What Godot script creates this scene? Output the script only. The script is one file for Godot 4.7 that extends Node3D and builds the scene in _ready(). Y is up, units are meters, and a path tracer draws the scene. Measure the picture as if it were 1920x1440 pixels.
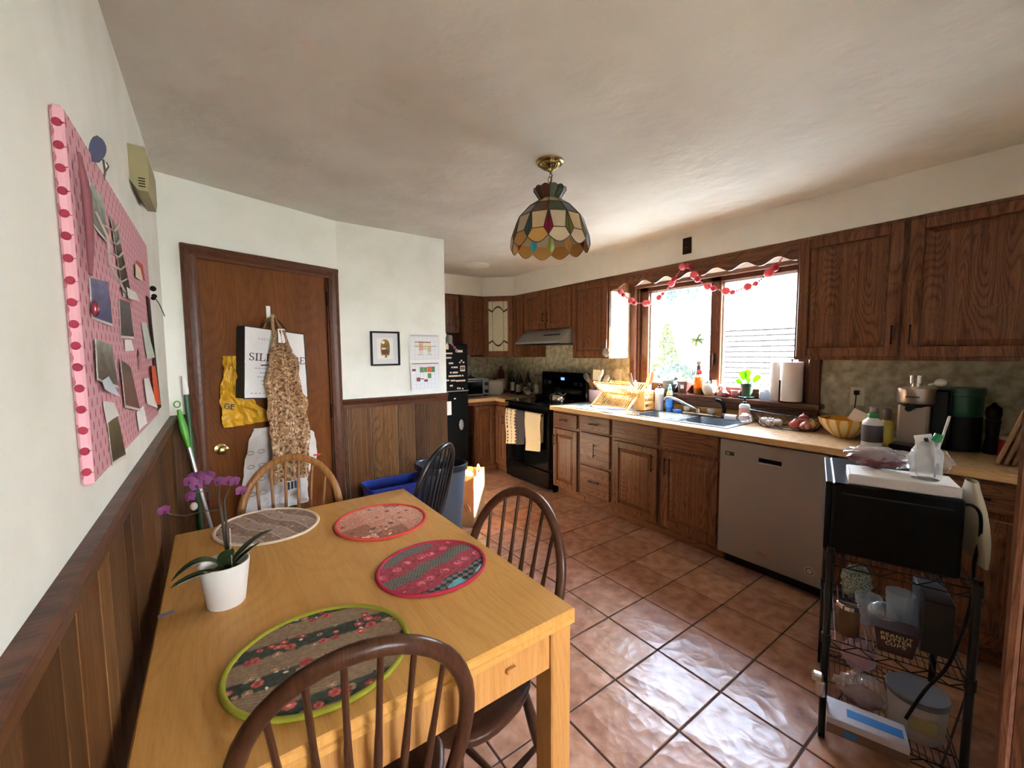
extends Node3D

# ---------------------------------------------------------------- mesh builder
class MB:
	var v := PackedVector3Array()
	var n := PackedVector3Array()
	var t := PackedVector2Array()
	# corners run counter-clockwise seen from outside
	func tri3(a: Vector3, b: Vector3, c: Vector3, na: Vector3, nb: Vector3, nc: Vector3, ta := Vector2.ZERO, tb := Vector2.ZERO, tc := Vector2.ZERO) -> void:
		v.append(a); v.append(c); v.append(b)
		n.append(na); n.append(nc); n.append(nb)
		t.append(ta); t.append(tc); t.append(tb)
	func tri(a: Vector3, b: Vector3, c: Vector3) -> void:
		var k := (b - a).cross(c - a).normalized()
		tri3(a, b, c, k, k, k)
	func quad(a: Vector3, b: Vector3, c: Vector3, d: Vector3) -> void:
		var k := (c - a).cross(d - b).normalized()
		tri3(a, b, c, k, k, k, Vector2(0, 1), Vector2(1, 1), Vector2(1, 0))
		tri3(a, c, d, k, k, k, Vector2(0, 1), Vector2(1, 0), Vector2(0, 0))
	# chamfered box
	func box(c: Vector3, s: Vector3, bev := 0.0, b := Basis.IDENTITY) -> void:
		var h := s * 0.5
		var e: float = minf(bev, minf(h.x, minf(h.y, h.z)) * 0.98)
		var ax := [Vector3(1, 0, 0), Vector3(0, 1, 0), Vector3(0, 0, 1)]
		for k in 3:
			var u: Vector3 = ax[(k + 1) % 3]
			var w: Vector3 = ax[(k + 2) % 3]
			var d: Vector3 = ax[k]
			for sg in [-1.0, 1.0]:
				var m: Vector3 = d * h * sg
				var pu: Vector3 = u * (h.dot(u) - e)
				var pw: Vector3 = w * (h.dot(w) - e)
				if sg > 0:
					quad(c + b * (m - pu - pw), c + b * (m + pu - pw), c + b * (m + pu + pw), c + b * (m - pu + pw))
				else:
					quad(c + b * (m - pu + pw), c + b * (m + pu + pw), c + b * (m + pu - pw), c + b * (m - pu - pw))
		if e <= 0.0:
			return
		for k in 3:
			var u: Vector3 = ax[(k + 1) % 3]
			var w: Vector3 = ax[(k + 2) % 3]
			var d: Vector3 = ax[k]
			var L: Vector3 = d * (h.dot(d) - e)
			for a in [-1.0, 1.0]:
				for q in [-1.0, 1.0]:
					var p1: Vector3 = u * a * h.dot(u) + w * q * (h.dot(w) - e)
					var p2: Vector3 = u * a * (h.dot(u) - e) + w * q * h.dot(w)
					if a * q > 0:
						quad(c + b * (p1 - L), c + b * (p2 - L), c + b * (p2 + L), c + b * (p1 + L))
					else:
						quad(c + b * (p2 - L), c + b * (p1 - L), c + b * (p1 + L), c + b * (p2 + L))
		for x in [-1.0, 1.0]:
			for y in [-1.0, 1.0]:
				for z in [-1.0, 1.0]:
					var A := Vector3(x * h.x, y * (h.y - e), z * (h.z - e))
					var B := Vector3(x * (h.x - e), y * h.y, z * (h.z - e))
					var C := Vector3(x * (h.x - e), y * (h.y - e), z * h.z)
					if x * y * z > 0:
						tri(c + b * A, c + b * B, c + b * C)
					else:
						tri(c + b * A, c + b * C, c + b * B)
	func cyl(a: Vector3, bb: Vector3, r: float, seg := 12, r2 := -1.0) -> void:
		tube([a, bb], [r, r if r2 < 0 else r2], seg, true)
	# smooth grid of points P[i][j]; normal is d/dj x d/di
	func grid(P: Array, wi := false, wj := false, flip := false) -> void:
		var ni := P.size()
		var nj: int = P[0].size()
		var N := []
		for i in ni:
			var row := PackedVector3Array()
			for j in nj:
				var i0 := (i - 1 + ni) % ni if wi else maxi(i - 1, 0)
				var i1 := (i + 1) % ni if wi else mini(i + 1, ni - 1)
				var j0 := (j - 1 + nj) % nj if wj else maxi(j - 1, 0)
				var j1 := (j + 1) % nj if wj else mini(j + 1, nj - 1)
				var k: Vector3 = (P[i][j1] - P[i][j0]).cross(P[i1][j] - P[i0][j])
				row.append((-k if flip else k).normalized() if k.length_squared() > 1e-20 else Vector3.UP)
			N.append(row)
		for i in (ni if wi else ni - 1):
			for j in (nj if wj else nj - 1):
				var i1 := (i + 1) % ni
				var j1 := (j + 1) % nj
				var ua := Vector2(float(j) / nj, float(i) / ni)
				var ub := Vector2(float(j + 1) / nj, float(i) / ni)
				var uc := Vector2(float(j + 1) / nj, float(i + 1) / ni)
				var ud := Vector2(float(j) / nj, float(i + 1) / ni)
				if flip:
					tri3(P[i][j], P[i1][j], P[i1][j1], N[i][j], N[i1][j], N[i1][j1], ua, ud, uc)
					tri3(P[i][j], P[i1][j1], P[i][j1], N[i][j], N[i1][j1], N[i][j1], ua, uc, ub)
				else:
					tri3(P[i][j], P[i][j1], P[i1][j1], N[i][j], N[i][j1], N[i1][j1], ua, ub, uc)
					tri3(P[i][j], P[i1][j1], P[i1][j], N[i][j], N[i1][j1], N[i1][j], ua, uc, ud)
	# a sheet with thickness: front grid, back grid and rims
	func sheet(P: Array, th: float) -> void:
		var ni := P.size()
		var nj: int = P[0].size()
		var Q := []
		for i in ni:
			var row := PackedVector3Array()
			for j in nj:
				var k: Vector3 = (P[i][mini(j + 1, nj - 1)] - P[i][maxi(j - 1, 0)]).cross(P[mini(i + 1, ni - 1)][j] - P[maxi(i - 1, 0)][j])
				row.append(P[i][j] - (k.normalized() if k.length_squared() > 1e-20 else Vector3.UP) * th)
			Q.append(row)
		grid(P)
		grid(Q, false, false, true)
		for i in ni - 1:
			quad(P[i][0], P[i + 1][0], Q[i + 1][0], Q[i][0])
			quad(P[i + 1][nj - 1], P[i][nj - 1], Q[i][nj - 1], Q[i + 1][nj - 1])
		for j in nj - 1:
			quad(P[0][j + 1], P[0][j], Q[0][j], Q[0][j + 1])
			quad(P[ni - 1][j], P[ni - 1][j + 1], Q[ni - 1][j + 1], Q[ni - 1][j])
	# same, for rows that run upwards
	func sheet_flip(P: Array, th: float) -> void:
		sheet(P, th)
	# profile of (radius, height), outside on the right when going up
	func lathe(pr: Array, seg := 20, c := Vector3.ZERO, b := Basis.IDENTITY, squash := 1.0) -> void:
		for i in pr.size() - 1:
			var p: Vector2 = pr[i]
			var q: Vector2 = pr[i + 1]
			var d := (q - p)
			if d.length() < 1e-7:
				continue
			d = d.normalized()
			var nn := Vector2(d.y, -d.x)
			var n0 := nn
			var n1 := nn
			if i > 0:
				var e: Vector2 = (p - pr[i - 1]).normalized()
				var m := Vector2(e.y, -e.x)
				if m.dot(nn) > 0.76:
					n0 = (m + nn).normalized()
			if i < pr.size() - 2:
				var e: Vector2 = (pr[i + 2] - q).normalized()
				var m := Vector2(e.y, -e.x)
				if m.dot(nn) > 0.76:
					n1 = (m + nn).normalized()
			for s in seg:
				var a0 := TAU * s / seg
				var a1 := TAU * (s + 1) / seg
				var c0 := Vector3(cos(a0), 0, sin(a0) * squash)
				var c1 := Vector3(cos(a1), 0, sin(a1) * squash)
				var A := c + b * (c0 * p.x + Vector3.UP * p.y)
				var B := c + b * (c1 * p.x + Vector3.UP * p.y)
				var C := c + b * (c1 * q.x + Vector3.UP * q.y)
				var D := c + b * (c0 * q.x + Vector3.UP * q.y)
				var nA := b * (c0 * n0.x + Vector3.UP * n0.y)
				var nB := b * (c1 * n0.x + Vector3.UP * n0.y)
				var nC := b * (c1 * n1.x + Vector3.UP * n1.y)
				var nD := b * (c0 * n1.x + Vector3.UP * n1.y)
				if p.x > 1e-6:
					tri3(A, C, B, nA, nC, nB)
				if q.x > 1e-6:
					tri3(A, D, C, nA, nD, nC)
	func tube(path: Array, rad: Variant, seg := 8, caps := true, closed := false, flat := 1.0) -> void:
		var m := path.size()
		var P := []
		var up := Vector3.UP
		var d0: Vector3 = (path[1] - path[0]).normalized()
		if absf(d0.dot(up)) > 0.9:
			up = Vector3.RIGHT
		var x := up.cross(d0).normalized()
		for i in m:
			var a: Vector3 = path[(i - 1 + m) % m] if closed else path[maxi(i - 1, 0)]
			var bq: Vector3 = path[(i + 1) % m] if closed else path[mini(i + 1, m - 1)]
			var d := (bq - a).normalized()
			x = (x - d * x.dot(d)).normalized()
			var y := d.cross(x)
			var r: float = rad if rad is float else rad[i]
			var row := PackedVector3Array()
			for s in seg:
				var g := TAU * s / seg
				row.append(path[i] + (x * cos(g) + y * sin(g) * flat) * r)
			P.append(row)
		grid(P, closed, true)
		if caps and not closed:
			for s in range(1, seg - 1):
				tri(P[0][0], P[0][s + 1], P[0][s])
				tri(P[m - 1][0], P[m - 1][s], P[m - 1][s + 1])
	func ball(c: Vector3, r: Vector3, nu := 12, nv := 8, b := Basis.IDENTITY) -> void:
		var P := []
		for i in nv + 1:
			var la := PI * i / nv - PI / 2
			var row := PackedVector3Array()
			for j in nu:
				var lo := -TAU * j / nu
				row.append(c + b * (Vector3(cos(la) * cos(lo), sin(la), cos(la) * sin(lo)) * r))
			P.append(row)
		var at := n.size()
		grid(P, false, true)
		var bi := b.inverse()
		for k in range(at, v.size()):
			n[k] = (b * ((bi * (v[k] - c)) / (r * r))).normalized()
	# polygon in local xy, extruded along local +z by depth
	func ext(poly: PackedVector2Array, depth: float, x := Transform3D.IDENTITY) -> void:
		var pg := poly
		if Geometry2D.is_polygon_clockwise(pg):
			pg = pg.duplicate()
			pg.reverse()
		var from := v.size()
		var id := Geometry2D.triangulate_polygon(pg)
		for k in range(0, id.size(), 3):
			var a := pg[id[k]]
			var b := pg[id[k + 1]]
			var c := pg[id[k + 2]]
			if (b - a).cross(c - a) < 0:
				var s := b
				b = c
				c = s
			tri(x * Vector3(a.x, a.y, depth), x * Vector3(b.x, b.y, depth), x * Vector3(c.x, c.y, depth))
			tri(x * Vector3(a.x, a.y, 0), x * Vector3(c.x, c.y, 0), x * Vector3(b.x, b.y, 0))
		for k in pg.size():
			var a := pg[k]
			var b := pg[(k + 1) % pg.size()]
			quad(x * Vector3(a.x, a.y, 0), x * Vector3(b.x, b.y, 0), x * Vector3(b.x, b.y, depth), x * Vector3(a.x, a.y, depth))
		if x.basis.determinant() < 0:
			for k in range(from, v.size(), 3):
				var s := v[k + 1]
				v[k + 1] = v[k + 2]
				v[k + 2] = s
			for k in range(from, n.size()):
				n[k] = -n[k]
	func mesh() -> ArrayMesh:
		var a := []
		a.resize(Mesh.ARRAY_MAX)
		a[Mesh.ARRAY_VERTEX] = v
		a[Mesh.ARRAY_NORMAL] = n
		a[Mesh.ARRAY_TEX_UV] = t
		var m := ArrayMesh.new()
		m.add_surface_from_arrays(Mesh.PRIMITIVE_TRIANGLES, a)
		return m

# ---------------------------------------------------------------- nodes
var taken := {}
func numbered(called: String) -> String:
	if not taken.has(called):
		taken[called] = 0
		return called
	taken[called] += 1
	return "%s_%03d" % [called, taken[called]]

func part(parent: Node3D, called: String, mb: MB, m: Material, at := Vector3.ZERO) -> MeshInstance3D:
	return place(parent, called, mb.mesh(), m, at)

func place(parent: Node3D, called: String, mesh: Mesh, m: Material, at := Vector3.ZERO) -> MeshInstance3D:
	var o := MeshInstance3D.new()
	o.name = called
	o.mesh = mesh
	o.material_override = m
	o.position = at
	parent.add_child(o, true)
	return o

func tag(o: Node3D, label: String, cat: String, group := "") -> void:
	o.set_meta("label", label)
	o.set_meta("category", cat)
	if group:
		o.set_meta("group", group)

func thing(called: String, label: String, cat: String, at := Vector3.ZERO, turn := 0.0, group := "") -> Node3D:
	var o := Node3D.new()
	o.name = numbered(called)
	o.position = at
	o.rotation_degrees.y = turn
	add_child(o)
	tag(o, label, cat, group)
	return o

func one(called: String, label: String, cat: String, mb: MB, m: Material, at := Vector3.ZERO, turn := 0.0, group := "") -> MeshInstance3D:
	var o := place(self, numbered(called), mb.mesh(), m, at)
	o.rotation_degrees.y = turn
	tag(o, label, cat, group)
	return o

func setting(called: String, label: String) -> Node3D:
	var o := Node3D.new()
	o.name = called
	add_child(o)
	o.set_meta("kind", "structure")
	o.set_meta("label", label)
	return o

func copy(src: Node3D, at: Vector3, turn: float, label := "") -> Node3D:
	var c: Node3D = src.duplicate()
	c.name = numbered(String(src.name).rstrip("0123456789").rstrip("_"))
	add_child(c)
	c.position = at
	c.rotation_degrees.y = turn
	if label:
		c.set_meta("label", label)
	return c

func bx(c: Vector3, s: Vector3, bev := 0.0) -> MB:
	var b := MB.new()
	b.box(c, s, bev)
	return b

func mm(x0: float, x1: float, y0: float, y1: float, z0: float, z1: float, bev := 0.0) -> MB:
	return bx(Vector3((x0 + x1) / 2, (y0 + y1) / 2, (z0 + z1) / 2), Vector3(absf(x1 - x0), absf(y1 - y0), absf(z1 - z0)), bev)

# ---------------------------------------------------------------- materials
var mats := {}
func mat(key: String, c: Color, rough := 0.6, metal := 0.0) -> StandardMaterial3D:
	if mats.has(key):
		return mats[key]
	var m := StandardMaterial3D.new()
	m.resource_name = key
	m.albedo_color = c
	m.roughness = rough
	m.metallic = metal
	mats[key] = m
	return m

func glass(key: String, c: Color, alpha := 0.08, rough := 0.03) -> StandardMaterial3D:
	var fresh := not mats.has(key)
	var m := mat(key, Color(c, alpha), rough)
	if fresh:
		m.transparency = BaseMaterial3D.TRANSPARENCY_ALPHA
	return m

func solid_glass(key: String, c: Color, rough := 0.03, scale := 0.05) -> StandardMaterial3D:
	var fresh := not mats.has(key)
	var m := mat(key, Color(c, 0.0), rough)
	if fresh:
		m.refraction_enabled = true
		m.refraction_scale = scale
	return m

func leafy(key: String, c: Color, back: Color, rough := 0.5) -> StandardMaterial3D:
	var fresh := not mats.has(key)
	var m := mat(key, c, rough)
	if fresh:
		m.backlight_enabled = true
		m.backlight = back
	return m

func noise_image(w: int, h: int, freq: float, sd: int, oct := 3, kind := FastNoiseLite.TYPE_SIMPLEX_SMOOTH) -> Image:
	var f := FastNoiseLite.new()
	f.noise_type = kind
	f.seed = sd
	f.frequency = freq
	f.fractal_octaves = oct
	if oct <= 1:
		f.fractal_type = FastNoiseLite.FRACTAL_NONE
	var im := f.get_seamless_image(w, h, false, false, 0.2)
	im.convert(Image.FORMAT_L8)
	return im

func bytes_of(im: Image, w: int, h: int) -> PackedByteArray:
	if im.get_width() != w or im.get_height() != h:
		im.resize(w, h, Image.INTERPOLATE_CUBIC)
	return im.get_data()

const GW := 512
const GH := 512
var grains := {}
# 0..1 wood figure, grain running along v
func grain(sd: int) -> PackedFloat32Array:
	if grains.has(sd):
		return grains[sd]
	var fine := bytes_of(noise_image(GW, 24, 0.35, sd, 2), GW, GH)
	var mid := bytes_of(noise_image(GW, 32, 0.03, sd + 1, 3), GW, GH)
	var warp := bytes_of(noise_image(128, 64, 0.018, sd + 2, 2), GW, GH)
	var pore := bytes_of(noise_image(GW, 96, 0.5, sd + 3, 1), GW, GH)
	var out := PackedFloat32Array()
	out.resize(GW * GH)
	for i in GW * GH:
		var x := float(i % GW) / GW
		var ring := sin(TAU * (9.0 * x + 7.0 * warp[i] / 255.0))
		ring = pow(absf(ring), 0.6)
		var g := 0.38 * fine[i] / 255.0 + 0.34 * mid[i] / 255.0 + 0.28 * ring
		if pore[i] > 176:
			g -= 0.16
		out[i] = clampf((g - 0.25) * 1.9, 0.0, 1.0)
	grains[sd] = out
	return out

func ramp_image(g: PackedFloat32Array, stops: Array, across := false) -> ImageTexture:
	var lut := []
	for k in 64:
		var f := k / 63.0 * (stops.size() - 1)
		var i := mini(int(f), stops.size() - 2)
		var c: Color = stops[i].lerp(stops[i + 1], f - i)
		lut.append(c)
	var d := PackedByteArray()
	d.resize(GW * GH * 3)
	for i in GW * GH:
		var j := i
		if across:
			j = (i % GW) * GW + i / GW
		var c: Color = lut[int(g[j] * 63.0)]
		d[i * 3] = c.r8
		d[i * 3 + 1] = c.g8
		d[i * 3 + 2] = c.b8
	return ImageTexture.create_from_image(Image.create_from_data(GW, GH, false, Image.FORMAT_RGB8, d))

# wood: figure along "y" on upright faces, or along "z"/"x"
func wood(key: String, sd: int, stops: Array, scale: Vector3, rough := 0.4, across := false, local := false, off := Vector3.ZERO) -> StandardMaterial3D:
	if mats.has(key):
		return mats[key]
	var m := mat(key, Color.WHITE, rough)
	m.metallic_specular = 0.32
	m.albedo_texture = ramp_image(grain(sd), stops, across)
	m.uv1_triplanar = true
	m.uv1_world_triplanar = not local
	m.uv1_scale = scale
	m.uv1_offset = off
	return m

func retone(key: String, src: StandardMaterial3D, tint: Color, off: Vector3) -> StandardMaterial3D:
	if mats.has(key):
		return mats[key]
	var m: StandardMaterial3D = src.duplicate()
	m.resource_name = key
	m.albedo_color = tint
	m.uv1_offset = off
	mats[key] = m
	return m

func mottled(key: String, sd: int, stops: Array, freq: float, scale: float, rough := 0.9, oct := 4) -> StandardMaterial3D:
	if mats.has(key):
		return mats[key]
	var m := mat(key, Color.WHITE, rough)
	var d := bytes_of(noise_image(256, 256, freq, sd, oct), GW, GH)
	var g := PackedFloat32Array()
	g.resize(GW * GH)
	for i in GW * GH:
		g[i] = clampf((d[i] / 255.0 - 0.5) * 1.4 + 0.5, 0, 1)
	m.albedo_texture = ramp_image(g, stops)
	m.uv1_triplanar = true
	m.uv1_world_triplanar = true
	m.uv1_scale = Vector3.ONE * scale
	return m

func relief(m: StandardMaterial3D, sd: int, freq: float, strength: float, kind := FastNoiseLite.TYPE_SIMPLEX_SMOOTH, oct := 4, ridged := false) -> void:
	var f := FastNoiseLite.new()
	f.noise_type = kind
	f.seed = sd
	f.frequency = freq
	f.fractal_octaves = oct
	f.fractal_type = FastNoiseLite.FRACTAL_RIDGED if ridged else FastNoiseLite.FRACTAL_FBM
	var im := f.get_seamless_image(512, 512, false, false, 0.15)
	im.convert(Image.FORMAT_RGBA8)
	im.bump_map_to_normal_map(strength)
	m.normal_enabled = true
	m.normal_texture = ImageTexture.create_from_image(im)

func picture(key: String, im: Image, rough := 0.7) -> StandardMaterial3D:
	var m := mat(key, Color.WHITE, rough)
	m.albedo_texture = ImageTexture.create_from_image(im)
	return m

func hexc(s: String) -> Color:
	return Color.html(s)

# ---------------------------------------------------------------- scene
const CEIL := 2.39
const XW := 3.38      # window wall
const ZB := -4.78     # back wall
const XU := 3.05      # fronts of upper cabinets
const XF := 2.77      # fronts of base cabinets
const CT := 0.92      # worktop height

func _ready() -> void:
	var cam := Camera3D.new()
	cam.name = "camera"
	cam.fov = 85.901
	cam.near = 0.02
	cam.far = 300.0
	cam.transform = Transform3D(Basis(Vector3(0.8100639, -0.0070345, 0.5862994), Vector3(0.0493974, 0.9971920, -0.0562857), Vector3(-0.5842571, 0.0745567, 0.8081367)), Vector3(0, 1.45, 0))
	add_child(cam)
	var env := Environment.new()
	env.background_mode = Environment.BG_SKY
	var sk := Sky.new()
	var sm := ProceduralSkyMaterial.new()
	sm.sky_top_color = Color(0.74, 0.82, 0.93)
	sm.sky_horizon_color = Color(0.96, 0.96, 0.96)
	sm.sky_curve = 0.2
	sm.ground_bottom_color = Color(0.45, 0.46, 0.42)
	sm.ground_horizon_color = Color(0.75, 0.77, 0.76)
	sm.sun_angle_max = 1.0
	sk.sky_material = sm
	env.sky = sk
	env.background_energy_multiplier = 46.0
	env.tonemap_mode = Environment.TONE_MAPPER_LINEAR
	env.tonemap_exposure = 2.25
	env.sdfgi_enabled = true
	env.ssao_enabled = true
	env.ssil_enabled = true
	var we := WorldEnvironment.new()
	we.name = "environment"
	we.environment = env
	add_child(we)
	var sun := DirectionalLight3D.new()
	sun.name = "sun"
	sun.light_color = Color(1.0, 0.94, 0.84)
	sun.light_energy = 24.0
	sun.light_angular_distance = 0.6
	sun.shadow_enabled = true
	sun.look_at_from_position(Vector3(1.0, 0.81, 0.95), Vector3.ZERO, Vector3.UP)
	add_child(sun)
	make_materials()
	shell()
	window_and_valance()
	fitted_kitchen()
	appliances()
	dining_table()
	chairs()
	door_things()
	wall_things()
	lamp()
	sink_things()
	sill_things()
	worktop_things()
	back_counter_things()
	cart()
	outdoors()

var W := {}
func make_materials() -> void:
	var oak := [hexc("3e2416"), hexc("583320"), hexc("6e452c"), hexc("7f563b")]
	W.oak = wood("oak_upright", 11, oak, Vector3(1.7, 0.55, 1.7), 0.36)
	W.oak_h = wood("oak_level", 11, oak, Vector3(0.55, 1.7, 0.55), 0.36, true)
	W.oak_panel = wood("oak_panel", 23, oak, Vector3(2.3, 0.6, 2.3), 0.32)
	var trim := [hexc("341d14"), hexc("492a1c"), hexc("5c3826"), hexc("694531")]
	W.trim = wood("trim_upright", 31, trim, Vector3(3.0, 0.6, 3.0), 0.35)
	W.trim_h = wood("trim_level", 31, trim, Vector3(0.6, 3.0, 0.6), 0.35, true)
	var ply := [hexc("3e2815"), hexc("51351c"), hexc("604224"), hexc("6e4e2e")]
	W.ply = wood("plank_wood", 41, ply, Vector3(1.9, 0.5, 1.9), 0.5)
	for k in 5:
		var tint: Color = [Color(1, 1, 1), Color(0.84, 0.80, 0.76), Color(1.16, 1.14, 1.08), Color(0.76, 0.70, 0.64), Color(1.06, 1.0, 0.92)][k]
		W["ply%d" % k] = retone("plank_wood_%d" % k, W.ply, tint, Vector3(0.31 * k, 0.17 * k, 0.43 * k))
	W.door = wood("door_veneer", 53, [hexc("593013"), hexc("623716"), hexc("6c3e1a"), hexc("74441e")], Vector3(0.9, 0.35, 0.9), 0.38)
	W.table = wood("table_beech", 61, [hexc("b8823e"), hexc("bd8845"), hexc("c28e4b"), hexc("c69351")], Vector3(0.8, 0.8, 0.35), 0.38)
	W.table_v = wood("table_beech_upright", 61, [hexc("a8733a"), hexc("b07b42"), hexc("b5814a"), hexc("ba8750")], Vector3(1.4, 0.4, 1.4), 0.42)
	W.chair = wood("chair_wood", 71, [hexc("2c1810"), hexc("381f14"), hexc("442819"), hexc("4c2f1f")], Vector3(3, 1.0, 3), 0.32, false, true)
	W.chair_pale = wood("chair_wood_pale", 71, [hexc("6b431f"), hexc("84572c"), hexc("96673a"), hexc("a27444")], Vector3(3, 1.0, 3), 0.36, false, true)
	W.chair_black = mat("chair_black", hexc("161414"), 0.28)
	W.top = mottled("worktop_laminate", 81, [hexc("8d6a45"), hexc("a8835a"), hexc("b8946a"), hexc("c6a47a")], 0.05, 1.6, 0.28, 5)
	W.top_edge = wood("worktop_edge", 83, [hexc("a57e50"), hexc("b58e5e"), hexc("c39c6c"), hexc("ceaa7c")], Vector3(1, 5, 1), 0.35, true)
	W.white = mottled("wall_paint", 91, [hexc("e4e5db"), hexc("eaebe2"), hexc("eeefe7")], 0.02, 0.6, 0.85)
	W.ceiling = mottled("ceiling_plaster", 93, [hexc("cbc6ba"), hexc("d1ccc0"), hexc("d6d1c6"), hexc("d9d5ca")], 0.012, 0.5, 0.95)
	relief(W.ceiling, 5, 0.02, 1.2)
	W.soffit = mottled("soffit_paint", 95, [hexc("ebe7dc"), hexc("efece1"), hexc("f2efe5")], 0.02, 0.6, 0.9)
	W.splash = mottled("backsplash_stone_paper", 97, [hexc("8d8266"), hexc("a0957a"), hexc("b0a589"), hexc("bdb398")], 0.03, 1.7, 0.6)
	W.brass = mat("brass", hexc("a8935f"), 0.25, 1.0)
	W.dark_metal = mat("dark_bronze", hexc("2a1a12"), 0.35, 0.8)
	W.steel = mat("brushed_steel", hexc("b8b4ae"), 0.34, 1.0)
	W.chrome = mat("chrome", hexc("d8d8d8"), 0.12, 1.0)
	W.black = mat("black_plastic", hexc("0b0b0c"), 0.4)
	W.black.metallic_specular = 0.3
	W.black_gloss = mat("black_enamel", hexc("08080a"), 0.1)
	W.wire = mat("black_wire", hexc("0e0d0d"), 0.4, 0.3)
	W.whitep = mat("white_plastic", hexc("e8e6e2"), 0.4)
	W.paper = mat("white_paper", hexc("ece9e6"), 0.8)
	W.pane = glass("window_pane", Color(1, 1, 1), 0.04, 0.02)
	for k in 4:
		var st: Array = [[hexc("855741"), hexc("96664e"), hexc("a2735a"), hexc("ac806a")], [hexc("875a45"), hexc("986952"), hexc("a5765f"), hexc("af836e")], [hexc("92644c"), hexc("a5755b"), hexc("b08268"), hexc("ba907a")], [hexc("895d4b"), hexc("9a6c58"), hexc("a67965"), hexc("b08774")]][k]
		var m := mottled("floor_tile_%d" % k, 101 + k, st, 0.03, 1.3, 0.28, 5)
		m.metallic_specular = 0.42
		if k == 0:
			relief(m, 7, 0.006, 7.0, FastNoiseLite.TYPE_SIMPLEX_SMOOTH, 3, true)
		else:
			m.normal_enabled = true
			m.normal_texture = mats.floor_tile_0.normal_texture
		m.normal_scale = 0.33
		m.uv1_offset = Vector3(0.37 * k, 0, 0.21 * k)
		W["tile%d" % k] = m
	W.grout = mat("grout", hexc("3a2a22"), 0.9)

# ---------------------------------------------------------------- room shell
func planks(parent: Node3D, x0: float, x1: float, y0: float, y1: float, z: float, widths: Array, th := 0.008) -> void:
	# upright boards on the local plane z, from x0 to x1
	var x := x0
	var k := 0
	while x < x1 - 0.004:
		var w: float = minf(widths[k % widths.size()], x1 - x)
		part(parent, "plank", bx(Vector3.ZERO, Vector3(w - 0.003, y1 - y0, th), 0.002), W["ply%d" % ((k * 3 + int(widths.size())) % 5)], Vector3(x + w / 2, (y0 + y1) / 2, z + th / 2))
		x += w
		k += 1

func rail_mesh(L: float) -> MB:
	# chair rail along local x, wall at z = 0, foot at y = 0
	var p := PackedVector2Array([Vector2(0, 0), Vector2(0.012, 0.0), Vector2(0.014, 0.03), Vector2(0.022, 0.045), Vector2(0.03, 0.05), Vector2(0.032, 0.062), Vector2(0.026, 0.07), Vector2(0, 0.07)])
	var b := MB.new()
	b.ext(p, L, Transform3D(Basis(Vector3(0, 0, 1), Vector3(0, 1, 0), Vector3(-1, 0, 0)), Vector3(L, 0, 0)))
	return b

func casing_mesh(L: float, w := 0.07) -> MB:
	# upright door casing: width along x from 0, height L, wall at z = 0
	var p := PackedVector2Array([Vector2(0, 0), Vector2(w, 0), Vector2(w, 0.012), Vector2(w * 0.8, 0.015), Vector2(w * 0.62, 0.012), Vector2(w * 0.35, 0.02), Vector2(w * 0.12, 0.022), Vector2(0, 0.017)])
	var b := MB.new()
	b.ext(p, L, Transform3D(Basis(Vector3(1, 0, 0), Vector3(0, 0, 1), Vector3(0, 1, 0)), Vector3.ZERO))
	return b

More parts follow.
